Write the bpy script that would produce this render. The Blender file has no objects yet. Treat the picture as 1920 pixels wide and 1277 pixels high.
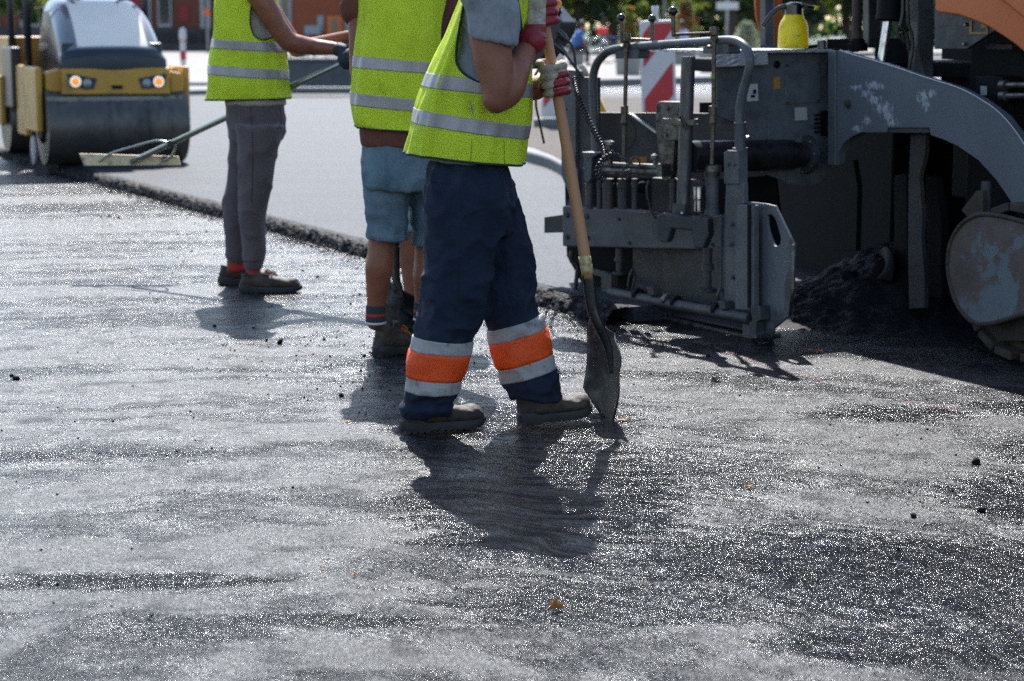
import bpy, bmesh, math, random
import numpy as np
from mathutils import Vector, Matrix, noise, Quaternion
from mathutils.bvhtree import BVHTree

random.seed(7)
R = math.radians
SC = bpy.context.scene
COL = SC.collection
FPX = 3733.0                      # focal length in pixels of the 1920 px wide photograph (70 mm)
TH = math.atan(588.5 / FPX)       # the camera looks this far down
CAMH = 1.35
CT, ST = math.cos(TH), math.sin(TH)

def V(x, y=0.0, z=0.0): return Vector((x, y, z))
def ray(u, v):
    x = (u - 960.0) / FPX; y = -(v - 638.5) / FPX
    return Vector((x, CT + y * ST, -ST + y * CT))
def W(u, v, Y):
    d = ray(u, v); return Vector((0, 0, CAMH)) + d * (Y / d.y)
def G(u, v, z=0.0):
    d = ray(u, v); return Vector((0, 0, CAMH)) + d * ((z - CAMH) / d.z)
def onpl(u, v, p, n):
    d = ray(u, v); o = Vector((0, 0, CAMH)); return o + d * ((p - o).dot(n) / d.dot(n))
def spx(Y): return FPX / Y        # rough pixels per metre at depth Y

# ------------------------------------------------------------ mesh builder
class MB:
    def __init__(s): s.v = []; s.f = []; s.m = []
    def add(s, vs, fs, mi=0):
        b = len(s.v); s.v.extend([Vector(p) for p in vs]); s.f.extend([tuple(b + i for i in f) for f in fs]); s.m.extend([mi] * len(fs)); return s
    def box(s, c, size, rot=None, mi=0):
        x, y, z = [q / 2 for q in size]
        vs = [Vector((sx * x, sy * y, sz * z)) for sx in (-1, 1) for sy in (-1, 1) for sz in (-1, 1)]
        if rot is not None: vs = [rot @ p for p in vs]
        c = Vector(c); vs = [p + c for p in vs]
        return s.add(vs, [(0, 1, 3, 2), (4, 6, 7, 5), (0, 4, 5, 1), (2, 3, 7, 6), (0, 2, 6, 4), (1, 5, 7, 3)], mi)
    def prism(s, pts, ext, mi=0):
        n = len(pts); ext = Vector(ext)
        vs = [Vector(p) for p in pts] + [Vector(p) + ext for p in pts]
        fs = [tuple(range(n)), tuple(range(2 * n - 1, n - 1, -1))] + [(i, i + n, (i + 1) % n + n, (i + 1) % n) for i in range(n)]
        return s.add(vs, fs, mi)
    def tube(s, path, r, seg=10, mi=0, cap=True, flat=1.0, up=None):
        path = [Vector(p) for p in path]; n = len(path)
        rr = r if isinstance(r, (list, tuple)) else [r] * n
        up = Vector(up) if up is not None else None
        t0 = (path[1] - path[0]).normalized()
        a = up if up is not None else (Vector((0, 0, 1)) if abs(t0.z) < 0.9 else Vector((1, 0, 0)))
        vs = []
        for i, p in enumerate(path):
            t = (path[min(i + 1, n - 1)] - path[max(i - 1, 0)]).normalized()
            a = (a - t * a.dot(t)); a = a.normalized() if a.length > 1e-6 else t.orthogonal().normalized()
            b = t.cross(a)
            for k in range(seg):
                q = 2 * math.pi * k / seg
                vs.append(p + (a * math.cos(q) + b * math.sin(q) * flat) * rr[i])
        fs = [(i * seg + k, i * seg + (k + 1) % seg, (i + 1) * seg + (k + 1) % seg, (i + 1) * seg + k) for i in range(n - 1) for k in range(seg)]
        if cap: fs += [tuple(range(seg - 1, -1, -1)), tuple((n - 1) * seg + k for k in range(seg))]
        return s.add(vs, fs, mi)
    def lathe(s, o, axis, prof, seg=24, mi=0):      # prof: (dist along axis, radius)
        axis = Vector(axis).normalized(); o = Vector(o)
        return s.tube([o + axis * h for h, _ in prof], [max(r, 1e-4) for _, r in prof], seg, mi) if False else s._lathe(o, axis, prof, seg, mi)
    def _lathe(s, o, axis, prof, seg, mi):
        a = axis.orthogonal().normalized(); b = axis.cross(a); vs = []
        for h, r in prof:
            for k in range(seg):
                q = 2 * math.pi * k / seg; vs.append(o + axis * h + (a * math.cos(q) + b * math.sin(q)) * max(r, 1e-4))
        n = len(prof)
        fs = [(i * seg + k, i * seg + (k + 1) % seg, (i + 1) * seg + (k + 1) % seg, (i + 1) * seg + k) for i in range(n - 1) for k in range(seg)]
        fs += [tuple(range(seg - 1, -1, -1)), tuple((n - 1) * seg + k for k in range(seg))]
        return s.add(vs, fs, mi)
    def ball(s, c, r, seg=16, rings=10, scale=(1, 1, 1), rot=None, mi=0):
        c = Vector(c); vs = [Vector((0, 0, 1))]
        for i in range(1, rings):
            p = math.pi * i / rings
            for k in range(seg):
                q = 2 * math.pi * k / seg; vs.append(Vector((math.sin(p) * math.cos(q), math.sin(p) * math.sin(q), math.cos(p))))
        vs.append(Vector((0, 0, -1)))
        vs = [Vector((p.x * scale[0], p.y * scale[1], p.z * scale[2])) * r for p in vs]
        if rot is not None: vs = [rot @ p for p in vs]
        vs = [p + c for p in vs]
        fs = [(0, 1 + k, 1 + (k + 1) % seg) for k in range(seg)]
        for i in range(rings - 2):
            fs += [(1 + i * seg + k, 1 + (i + 1) * seg + k, 1 + (i + 1) * seg + (k + 1) % seg, 1 + i * seg + (k + 1) % seg) for k in range(seg)]
        e = len(vs) - 1; b = 1 + (rings - 2) * seg
        fs += [(b + (k + 1) % seg, b + k, e) for k in range(seg)]
        return s.add(vs, fs, mi)
    def loft(s, rings, seg=40, sub=5, n=2.0, disp=None, cap=True, mi=0):
        """rings: (centre, a vector, b vector); superellipse sections, Catmull-Rom between them."""
        rr = resample(rings, sub); vs = []; m = len(rr)
        for i, (c, a, b) in enumerate(rr):
            for k in range(seg):
                q = 2 * math.pi * k / seg; cq, sq = math.cos(q), math.sin(q)
                x = math.copysign(abs(cq) ** (2 / n), cq); y = math.copysign(abs(sq) ** (2 / n), sq)
                d = a * x + b * y
                if disp: d = d * (1 + disp(q, i / (m - 1)) / max(d.length, 1e-4))
                vs.append(c + d)
        fs = [(i * seg + k, i * seg + (k + 1) % seg, (i + 1) * seg + (k + 1) % seg, (i + 1) * seg + k) for i in range(m - 1) for k in range(seg)]
        if cap: fs += [tuple(range(seg - 1, -1, -1)), tuple((m - 1) * seg + k for k in range(seg))]
        return s.add(vs, fs, mi)
    def bvh(s): return BVHTree.FromPolygons([tuple(p) for p in s.v], s.f)

def resample(rings, sub):
    out = []; n = len(rings)
    R_ = [tuple(Vector(q) for q in r) for r in rings]
    for i in range(n - 1):
        p0, p1, p2, p3 = R_[max(i - 1, 0)], R_[i], R_[i + 1], R_[min(i + 2, n - 1)]
        for j in range(sub):
            t = j / sub
            out.append(tuple(0.5 * ((2 * b) + (c - a) * t + (2 * a - 5 * b + 4 * c - d) * t * t + (3 * b - a - 3 * c + d) * t ** 3) for a, b, c, d in zip(p0, p1, p2, p3)))
    out.append(R_[-1]); return out
def curve(pts, sub=6): return [r[0] for r in resample([(p,) for p in pts], sub)]
def curve_r(pts, sub=6):
    r = resample([(p, Vector((q, 0, 0))) for p, q in pts], sub)
    return [x[0] for x in r], [x[1].x for x in r]

# ------------------------------------------------------------ objects
def thing(name, label, cat, loc=(0, 0, 0), group=None):
    o = bpy.data.objects.new(name, None); COL.objects.link(o); o.location = loc
    o.empty_display_size = 0.1; o['label'] = label; o['category'] = cat
    if group: o['group'] = group
    return o
def rootloc(p):
    l = Vector((0, 0, 0))
    while p is not None: l = l + Vector(p.location); p = p.parent
    return l
def put(name, mb, mats, parent=None, smooth=True, bevel=0.0, label=None, cat=None, group=None, kind=None, loc=None, autos=None):
    """links the collected shapes as ONE mesh object; world coordinates in, local ones stored"""
    off = rootloc(parent) if parent is not None else (Vector(loc) if loc is not None else Vector((0, 0, 0)))
    me = bpy.data.meshes.new(name)
    me.from_pydata([tuple(p - off) for p in mb.v], [], mb.f)
    mats = mats if isinstance(mats, (list, tuple)) else [mats]
    for m in mats: me.materials.append(m)
    if len(mats) > 1: me.polygons.foreach_set('material_index', mb.m)
    bm = bmesh.new(); bm.from_mesh(me); bmesh.ops.recalc_face_normals(bm, faces=bm.faces); bm.to_mesh(me); bm.free()
    if smooth: me.polygons.foreach_set('use_smooth', [True] * len(me.polygons))
    me.update()
    o = bpy.data.objects.new(name, me); COL.objects.link(o)
    if parent is not None: o.parent = parent
    else: o.location = off
    if smooth and autos is not None: me.set_sharp_from_angle(angle=R(autos))
    if bevel > 0:
        b = o.modifiers.new('bevel', 'BEVEL'); b.width = bevel; b.segments = 2; b.limit_method = 'ANGLE'; b.angle_limit = R(40); b.harden_normals = smooth
    for k, q in (('label', label), ('category', cat), ('group', group), ('kind', kind)):
        if q: o[k] = q
    return o
def hard(name, mb, mats, parent=None, bevel=0.004, **k):
    return put(name, mb, mats, parent, smooth=True, bevel=bevel, autos=35, **k)

def fuse(mb, voxel=0.008, smooth=3, disp=None, sfac=0.5):
    """melts overlapping closed shapes into one continuous surface"""
    me = bpy.data.meshes.new('t'); me.from_pydata([tuple(p) for p in mb.v], [], mb.f)
    bm = bmesh.new(); bm.from_mesh(me); bmesh.ops.recalc_face_normals(bm, faces=bm.faces); bm.to_mesh(me); bm.free()
    o = bpy.data.objects.new('t', me); COL.objects.link(o)
    r = o.modifiers.new('r', 'REMESH'); r.mode = 'VOXEL'; r.voxel_size = voxel
    if smooth:
        sm = o.modifiers.new('s', 'SMOOTH'); sm.iterations = smooth; sm.factor = sfac
    dg = bpy.context.evaluated_depsgraph_get(); dg.update()
    e = bpy.data.meshes.new_from_object(o.evaluated_get(dg))
    out = MB(); nrm = [v.normal.copy() for v in e.vertices]
    vs = [v.co.copy() for v in e.vertices]
    if disp: vs = [p + q * disp(p, q) for p, q in zip(vs, nrm)]
    out.add(vs, [tuple(p.vertices) for p in e.polygons])
    bpy.data.objects.remove(o); bpy.data.meshes.remove(me); bpy.data.meshes.remove(e)
    return out

def boolean_cut(mb, cutter):
    def mk(m):
        me = bpy.data.meshes.new('t'); me.from_pydata([tuple(p) for p in m.v], [], m.f)
        bm = bmesh.new(); bm.from_mesh(me); bmesh.ops.recalc_face_normals(bm, faces=bm.faces); bm.to_mesh(me); bm.free()
        o = bpy.data.objects.new('t', me); COL.objects.link(o); return o
    a, b = mk(mb), mk(cutter)
    q = a.modifiers.new('b', 'BOOLEAN'); q.operation = 'DIFFERENCE'; q.object = b; q.solver = 'EXACT'
    dg = bpy.context.evaluated_depsgraph_get(); dg.update()
    e = bpy.data.meshes.new_from_object(a.evaluated_get(dg)); out = MB()
    out.add([v.co.copy() for v in e.vertices], [tuple(p.vertices) for p in e.polygons])
    bpy.data.objects.remove(a); bpy.data.objects.remove(b)
    return out

def shell(rings, th=0.003, seg=72, sub=8, n=2.2, disp=None):
    """an open garment tube with a real thickness (closed solid wall)"""
    rr = resample(rings, sub); m = len(rr); outer = []; inner = []
    for i, (c, a, b) in enumerate(rr):
        for k in range(seg):
            q = 2 * math.pi * k / seg; cq, sq = math.cos(q), math.sin(q)
            d = a * (math.copysign(abs(cq) ** (2 / n), cq)) + b * (math.copysign(abs(sq) ** (2 / n), sq))
            if disp: d = d * (1 + disp(q, i / (m - 1)) / max(d.length, 1e-4))
            outer.append(c + d); inner.append(c + d * (1 - th / d.length))
    N = m * seg; fs = []
    for i in range(m - 1):
        for k in range(seg):
            k2 = (k + 1) % seg
            fs.append((i * seg + k, i * seg + k2, (i + 1) * seg + k2, (i + 1) * seg + k))
            fs.append((N + i * seg + k, N + (i + 1) * seg + k, N + (i + 1) * seg + k2, N + i * seg + k2))
    for i in (0, m - 1):
        for k in range(seg):
            k2 = (k + 1) % seg; fs.append((i * seg + k, i * seg + k2, N + i * seg + k2, N + i * seg + k))
    mb = MB(); mb.add(outer + inner, fs); return mb

def wrap(bvh, rings, off=0.003, seg=64, rows=6, back=0.004, n=2.0, qr=None):
    """a band of cloth laid round a limb: rays from inside find the surface it lies on"""
    rr = resample(rings, rows); vs = []; m = len(rr)
    qs = [2 * math.pi * k / seg for k in range(seg)] if qr is None else [qr[0] + (qr[1] - qr[0]) * k / (seg - 1) for k in range(seg)]
    for i, (c, a, b) in enumerate(rr):
        for q in qs:
            d = a * math.cos(q) + b * math.sin(q); L = d.length; d = d / L
            hit = bvh.ray_cast(c, d, L * 2.2)
            h = (hit[0] - c).length if hit[0] is not None else L
            vs.append(c + d * (h + off))
    inn = []
    for i, (c, a, b) in enumerate(rr):
        for k in range(seg):
            p = vs[i * seg + k]; inn.append(p + (c - p).normalized() * (off + back))
    N = m * seg; fs = []; kk = seg if qr is None else seg - 1
    for i in range(m - 1):
        for k in range(kk):
            k2 = (k + 1) % seg
            fs.append((i * seg + k, i * seg + k2, (i + 1) * seg + k2, (i + 1) * seg + k))
    for i in (0, m - 1):
        for k in range(kk):
            k2 = (k + 1) % seg; fs.append((i * seg + k, i * seg + k2, N + i * seg + k2, N + i * seg + k))
    mb = MB(); mb.add(vs + inn, fs); return mb

def fbm(p, o=3):
    s = 0; a = 1.0
    for _ in range(o): s += a * noise.noise(p); p = p * 2.03; a *= 0.5
    return s

# ------------------------------------------------------------ materials
MATS = {}
def mat(name, col, rough=0.6, metal=0.0, spec=0.5, var=0.0, vscale=8.0, col2=None, bump=0.0, bscale=60.0, bdet=4, rvar=0.0, dirt=None, dscale=5.0, dthr=0.55, dsoft=0.08,
        bump2=0.0, b2scale=6.0, stretch=None, trans=0.0, tcol=None, sheen=0.0, coat=0.0, sss=0.0, emis=None, estr=0.0):
    m = bpy.data.materials.new(name); m.use_nodes = True; nt = m.node_tree; nd = nt.nodes; lk = nt.links
    P = nd['Principled BSDF']; out = nd['Material Output']
    P.inputs['Base Color'].default_value = (*col, 1); P.inputs['Roughness'].default_value = rough; P.inputs['Metallic'].default_value = metal
    P.inputs['Specular IOR Level'].default_value = spec; P.inputs['Sheen Weight'].default_value = sheen; P.inputs['Coat Weight'].default_value = coat
    if sss: P.inputs['Subsurface Weight'].default_value = sss; P.inputs['Subsurface Radius'].default_value = (0.6, 0.25, 0.15); P.inputs['Subsurface Scale'].default_value = 0.012
    if emis: P.inputs['Emission Color'].default_value = (*emis, 1); P.inputs['Emission Strength'].default_value = estr
    tc = nd.new('ShaderNodeTexCoord'); mp = nd.new('ShaderNodeMapping'); lk.new(tc.outputs['Object'], mp.inputs['Vector'])
    if stretch: mp.inputs['Scale'].default_value = stretch
    def nz(scale, det=4, rg=0.6, dist=0.0):
        n = nd.new('ShaderNodeTexNoise'); n.inputs['Scale'].default_value = scale; n.inputs['Detail'].default_value = det; n.inputs['Roughness'].default_value = rg; n.inputs['Distortion'].default_value = dist
        lk.new(mp.outputs['Vector'], n.inputs['Vector']); return n.outputs['Fac']
    def ramp(fac, a, b, ca=(0, 0, 0, 1), cb=(1, 1, 1, 1)):
        r = nd.new('ShaderNodeValToRGB'); r.color_ramp.elements[0].position = max(0, a); r.color_ramp.elements[1].position = min(1, b)
        r.color_ramp.elements[0].color = ca; r.color_ramp.elements[1].color = cb; lk.new(fac, r.inputs['Fac']); return r.outputs['Color']
    c = None
    if var > 0 or col2:
        a = tuple(max(0, x * (1 - var)) for x in col) + (1,); b = (*(col2 if col2 else tuple(min(1, x * (1 + var)) for x in col)), 1)
        c = ramp(nz(vscale, 6, 0.65), 0.32, 0.68, a, b)
    if dirt:
        mk = ramp(nz(dscale, 8, 0.7, 0.3), dthr - dsoft, dthr + dsoft)
        mx = nd.new('ShaderNodeMixRGB'); lk.new(mk, mx.inputs['Fac']); mx.inputs['Color2'].default_value = (*dirt, 1)
        if c is not None: lk.new(c, mx.inputs['Color1'])
        else: mx.inputs['Color1'].default_value = (*col, 1)
        c = mx.outputs['Color']
    if c is not None: lk.new(c, P.inputs['Base Color'])
    if rvar > 0:
        q = ramp(nz(vscale * 1.7, 5), 0.3, 0.7, (max(0, rough - rvar),) * 3 + (1,), (min(1, rough + rvar),) * 3 + (1,)); lk.new(q, P.inputs['Roughness'])
    last = None
    for bs, sc, det in ((bump2, b2scale, 3), (bump, bscale, bdet)):
        if bs > 0:
            b = nd.new('ShaderNodeBump'); b.inputs['Strength'].default_value = 1.0; b.inputs['Distance'].default_value = bs
            lk.new(nz(sc, det, 0.6, 0.4 if sc < 30 else 0), b.inputs['Height'])
            if last is not None: lk.new(last, b.inputs['Normal'])
            last = b.outputs['Normal']
    if last is not None: lk.new(last, P.inputs['Normal'])
    if trans > 0:
        t = nd.new('ShaderNodeBsdfTranslucent'); t.inputs['Color'].default_value = (*(tcol or col), 1)
        if c is not None and not tcol: lk.new(c, t.inputs['Color'])
        x = nd.new('ShaderNodeMixShader'); x.inputs['Fac'].default_value = trans
        lk.new(P.outputs[0], x.inputs[1]); lk.new(t.outputs[0], x.inputs[2]); lk.new(x.outputs[0], out.inputs['Surface'])
    return m
# ------------------------------------------------------------ camera, sun, sky
cam_d = bpy.data.cameras.new('camera'); cam = bpy.data.objects.new('camera', cam_d); COL.objects.link(cam)
cam_d.sensor_width = 36.0; cam_d.lens = 36.0 * FPX / 1920.0; cam_d.clip_end = 2000; cam_d.clip_start = 0.05
cam.location = (0, 0, CAMH); cam.rotation_euler = (math.pi / 2 - TH, 0, 0)
cam_d.dof.use_dof = True; cam_d.dof.focus_distance = 6.62; cam_d.dof.aperture_fstop = 4.0
SC.camera = cam
SUN_EL = R(49.0); SUN_AZ = math.atan2(-0.07, 1.0)     # sun beyond the scene, a touch to the left
sd = Vector((math.sin(SUN_AZ) * math.cos(SUN_EL), math.cos(SUN_AZ) * math.cos(SUN_EL), math.sin(SUN_EL)))
sl = bpy.data.lights.new('sun', 'SUN'); sun = bpy.data.objects.new('sun', sl); COL.objects.link(sun)
sl.energy = 5.0; sl.angle = R(0.55); sl.color = (1.0, 0.985, 0.965)
sun.rotation_euler = sd.to_track_quat('Z', 'Y').to_euler(); sun.location = (0, 20, 30)
w = bpy.data.worlds.new('World'); SC.world = w; w.use_nodes = True
nt = w.node_tree; bgn = nt.nodes['Background']
sky = nt.nodes.new('ShaderNodeTexSky'); sky.sky_type = 'NISHITA'; sky.sun_disc = False
sky.sun_elevation = SUN_EL; sky.sun_rotation = SUN_AZ; sky.air_density = 1.0; sky.dust_density = 0.6; sky.ozone_density = 1.0
nt.links.new(sky.outputs[0], bgn.inputs['Color']); bgn.inputs['Strength'].default_value = 0.12
SC.view_settings.view_transform = 'Standard'; SC.view_settings.look = 'None'; SC.view_settings.exposure = 1.1; SC.view_settings.gamma = 1
SC.cycles.use_denoising = False
SC.cycles.max_bounces = 6; SC.cycles.diffuse_bounces = 3; SC.cycles.glossy_bounces = 3; SC.cycles.transmission_bounces = 4
SC.cycles.sample_clamp_indirect = 4.0; SC.cycles.caustics_reflective = False; SC.cycles.caustics_refractive = False

# ------------------------------------------------------------ asphalt shading
def asphalt(name, wet=True):
    """stones of a few millimetres under bitumen; each stone is a small dome, so each glints on its own"""
    m = bpy.data.materials.new(name); m.use_nodes = True; nt = m.node_tree; nd = nt.nodes; lk = nt.links
    P = nd['Principled BSDF']; tc = nd.new('ShaderNodeTexCoord')
    def mapn(sc=(1, 1, 1), rz=0.0, loc=(0, 0, 0)):
        q = nd.new('ShaderNodeMapping'); q.inputs['Scale'].default_value = sc; q.inputs['Rotation'].default_value = (0, 0, rz); q.inputs['Location'].default_value = loc
        lk.new(tc.outputs['Object'], q.inputs['Vector']); return q.outputs['Vector']
    def nz(vec, s, det=3, rg=0.55, dist=0.0):
        n = nd.new('ShaderNodeTexNoise'); n.inputs['Scale'].default_value = s; n.inputs['Detail'].default_value = det
        n.inputs['Roughness'].default_value = rg; n.inputs['Distortion'].default_value = dist; lk.new(vec, n.inputs['Vector']); return n.outputs['Fac']
    def vor(vec, s, rnd=1.0):
        n = nd.new('ShaderNodeTexVoronoi'); n.inputs['Scale'].default_value = s; n.inputs['Randomness'].default_value = rnd; lk.new(vec, n.inputs['Vector']); return n.outputs['Distance'], n.outputs['Color']
    def rmp(f, a, b, va=0.0, vb=1.0, smooth=True):
        q = nd.new('ShaderNodeMapRange'); q.interpolation_type = 'SMOOTHSTEP' if smooth else 'LINEAR'; lk.new(f, q.inputs['Value'])
        q.inputs['From Min'].default_value = a; q.inputs['From Max'].default_value = b; q.inputs['To Min'].default_value = va; q.inputs['To Max'].default_value = vb; return q.outputs['Result']
    def mth(op, a, b, clamp=False):
        q = nd.new('ShaderNodeMath'); q.operation = op; q.use_clamp = clamp
        for i, x in enumerate((a, b)):
            if isinstance(x, (int, float)): q.inputs[i].default_value = x
            else: lk.new(x, q.inputs[i])
        return q.outputs[0]
    base = mapn(); sweep = mapn((0.5, 1.8, 1), R(-24)); bro = mapn((7.0, 34.0, 1), R(-20)); curl = mapn((1.0, 3.2, 1), R(-38))
    vd, vc = vor(base, 150.0 if wet else 190.0); vd2, vc2 = vor(base, 62.0)
    grit = nz(base, 260.0, 2, 0.6); blot = nz(base, 7.0, 6, 0.68, 0.2); large = nz(sweep, 1.0, 6, 0.62, 0.8); 
    # broom strokes swing in arcs round the man's feet
    s0 = nd.new('ShaderNodeSeparateXYZ'); lk.new(base, s0.inputs[0]); ax = mth('ADD', s0.outputs['X'], 0.60); ay = mth('SUBTRACT', s0.outputs['Y'], 3.3 if wet else 0.0)
    wob = nz(base, 1.6, 3, 0.6); rad = mth('SQRT', mth('ADD', mth('MULTIPLY', ax, ax), mth('MULTIPLY', ay, ay)), 0); rad = mth('ADD', rad, mth('MULTIPLY', wob, 0.55)); the = mth('ARCTAN2', ay, ax)
    def arc(kt, kr, off):
        q = nd.new('ShaderNodeCombineXYZ'); lk.new(mth('MULTIPLY', the, kt), q.inputs[0]); lk.new(mth('MULTIPLY', rad, kr), q.inputs[1]); q.inputs[2].default_value = off; return q.outputs[0]
    broom = nz(arc(5.5, 40.0, 1.0), 1.0, 5, 0.7, 0.25); ripple = nz(arc(4.2, 15.0, 4.0), 1.0, 6, 0.72, 0.35); sweepn = nz(arc(1.5, 2.2, 8.0), 1.0, 6, 0.62, 0.4); lump = nz(arc(13.0, 64.0, 2.0), 1.0, 4, 0.66, 0.5); crumble = nz(base, 26.0, 5, 0.7)
    if wet:
        sp = nd.new('ShaderNodeSeparateXYZ'); lk.new(tc.outputs['Object'], sp.inputs[0])
        def blob(cx, cy, rx, ry, w=1.0):
            a = mth('DIVIDE', mth('SUBTRACT', sp.outputs['X'], cx), rx); b = mth('DIVIDE', mth('SUBTRACT', sp.outputs['Y'], cy), ry)
            d = mth('ADD', mth('MULTIPLY', a, a), mth('MULTIPLY', b, b)); d = mth('ADD', d, mth('MULTIPLY', mth('SUBTRACT', ripple, 0.5), 2.2)); return mth('MULTIPLY', rmp(d, 0.2, 1.6, 1.0, 0.0), w)
        pool = None
        for q in POOLS:
            k = blob(*q); pool = k if pool is None else mth('MAXIMUM', pool, k)
        shiny = mth('MAXIMUM', rmp(mth('ADD', mth('MULTIPLY', sweepn, 0.65), mth('MULTIPLY', ripple, 0.35)), 0.57, 0.43), pool)
    else:
        pool = None; shiny = rmp(large, 0.6, 0.4, 0.0, 0.35)
    # colour: film of dust over black bitumen, single pale stones
    c = nd.new('ShaderNodeMixRGB'); lk.new(shiny, c.inputs['Fac'])
    c.inputs['Color1'].default_value = (*ASP['dry' if wet else 'mat'], 1); c.inputs['Color2'].default_value = (*ASP['bit' if wet else 'mat2'], 1)
    g = nd.new('ShaderNodeMixRGB'); g.blend_type = 'MULTIPLY'; g.inputs['Fac'].default_value = 1.0; lk.new(c.outputs[0], g.inputs['Color1'])
    gr = nd.new('ShaderNodeCombineXYZ'); sepc = nd.new('ShaderNodeSeparateXYZ'); lk.new(vc, sepc.inputs[0])
    gq = mth('MULTIPLY', rmp(sepc.outputs[0], 0.0, 1.0, 0.45, 1.7, False), rmp(crumble, 0.3, 0.62, 0.55, 1.15))
    for i in range(3): lk.new(gq, gr.inputs[i])
    lk.new(gr.outputs[0], g.inputs['Color2']); lk.new(g.outputs[0], P.inputs['Base Color'])
    r_dry, r_wet = ASP['r'] if wet else ASP['rm']
    ro = rmp(shiny, 0, 1, r_dry, r_wet); ro = mth('ADD', ro, rmp(sepc.outputs[1], 0, 1, -0.10, 0.14, False))
    if wet: ro = mth('SUBTRACT', ro, mth('MULTIPLY', pool, ASP['pool_r']))
    lk.new(ro, P.inputs['Roughness']); 
    if wet:
        spl = mth('ADD', mth('MULTIPLY', shiny, ASP['s'][1] - ASP['s'][0]), ASP['s'][0])
        strk = rmp(mth('ADD', mth('MULTIPLY', ripple, 0.55), mth('MULTIPLY', broom, 0.45)), ASP['k'][0], ASP['k'][1], 1.0, 0.0)      # 1 in the dull furrows
        furrow = mth('MULTIPLY', strk, mth('ADD', 0.06, mth('MULTIPLY', mth('MAXIMUM', mth('MULTIPLY', shiny, 0.35), pool), 0.9)))
        spl = mth('MULTIPLY', spl, mth('SUBTRACT', 1.0, mth('MULTIPLY', furrow, 0.80)))
        patchy = rmp(mth('ADD', mth('MULTIPLY', sweepn, 0.55), mth('MULTIPLY', blot, 0.45)), 0.43, 0.56, 0.32, 1.15)
        spl = mth('MULTIPLY', spl, mth('MAXIMUM', patchy, pool))
        ro = mth('ADD', ro, mth('MULTIPLY', furrow, 0.22))
    if wet: lk.new(spl, P.inputs['Specular IOR Level'])
    else: P.inputs['Specular IOR Level'].default_value = ASP['sm']
    last = None
    if wet: amt = [(lump, 0.019, 'lump'), (ripple, ASP['ripple'], 'wet'), (broom, ASP['broom'], None), (blot, 0.012, None), (crumble, ASP['crumble'], None), (vd2, -0.0030, 'stone'), (vd, ASP['dome'], 'stone'), (grit, ASP['grit'], 'stone')]
    else: amt = [(blot, 0.004, None), (crumble, 0.0025, None), (vd, ASP['domem'], None), (grit, ASP['gritm'], None)]
    for h, dd, kind in amt:
        b = nd.new('ShaderNodeBump'); b.inputs['Distance'].default_value = abs(dd); b.invert = dd < 0
        if kind == 'wet': lk.new(mth('ADD', 0.08, mth('MULTIPLY', mth('MAXIMUM', mth('MULTIPLY', shiny, 0.3), pool), 0.9)), b.inputs['Strength'])
        elif kind == 'lump': lk.new(mth('ADD', 0.12, mth('MULTIPLY', mth('MAXIMUM', mth('MULTIPLY', shiny, 0.5), pool), 0.88)), b.inputs['Strength'])
        elif kind == 'stone': lk.new(rmp(pool, 0.05, 0.65, 1.0, ASP['pool_stone']), b.inputs['Strength'])
        lk.new(h, b.inputs['Height'])
        if last is not None: lk.new(last, b.inputs['Normal'])
        last = b.outputs['Normal']
    lk.new(last, P.inputs['Normal'])
    return m
ASP = dict(dry=(0.017, 0.0175, 0.019), bit=(0.0055, 0.0065, 0.0085), mat=(0.034, 0.039, 0.046), mat2=(0.030, 0.031, 0.034), r=(0.40, 0.25), rm=(0.60, 0.52), pool_r=0.16,
           k=(0.42, 0.56), s=(0.38, 0.85), sm=0.15, ripple=0.075, broom=0.007, crumble=0.010, dome=-0.0034, grit=0.0008, domem=-0.0022, gritm=0.0008, pool_stone=0.07)
POOLS = [(0.12, 5.7, 0.46, 1.0, 1.0), (1.35, 6.9, 0.35, 0.18, 0.8), (1.9, 7.0, 0.3, 0.2, 0.8), (1.05, 4.75, 0.75, 0.50, 1.0), (0.5, 6.0, 0.5, 0.5, 0.7), (0.0, 6.75, 0.50, 0.40, 0.9), (0.75, 5.0, 0.75, 0.35, 0.9), (0.25, 4.55, 0.55, 0.22, 0.8), (1.2, 4.7, 0.35, 0.35, 0.9), (-0.35, 7.8, 0.55, 0.5, 0.6), (-0.7, 4.35, 0.3, 0.12, 0.6), (-0.95, 4.75, 0.45, 0.10, 0.9), (-0.45, 4.42, 0.35, 0.07, 0.8), (1.55, 5.6, 0.3, 0.45, 0.9), (1.75, 6.2, 0.3, 0.3, 0.7), (-1.5, 6.2, 0.5, 0.12, 0.6), (1.0, 4.25, 0.5, 0.2, 1.0)]

M_ROAD = asphalt('tack_coated_asphalt')
M_MAT = asphalt('fresh_mat_asphalt', wet=False)
M_CRUMB = mat('loose_asphalt', (0.008, 0.0085, 0.0095), 0.6, spec=0.14, var=0.5, vscale=40, bump=0.01, bscale=120)
M_PAVE = mat('paving', (0.19, 0.18, 0.17), 0.85, var=0.12, vscale=3, bump=0.004, bscale=30)
M_KERB = mat('kerb_stone', (0.16, 0.16, 0.16), 0.8, var=0.15, vscale=9, bump=0.003, bscale=60)
M_SAND = mat('sandy_soil', (0.088, 0.070, 0.058), 0.95, var=0.4, vscale=14, bump=0.03, bscale=22)
M_GRASS = mat('grass', (0.07, 0.13, 0.03), 0.9, var=0.4, vscale=3, bump=0.03, bscale=25)

# ------------------------------------------------------------ ground
b = MB(); b.add([(-400, -60, 0), (400, -60, 0), (400, 700, 0), (-400, 700, 0)], [(0, 1, 2, 3)])
put('road', b, M_ROAD, smooth=False, kind='structure')

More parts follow.
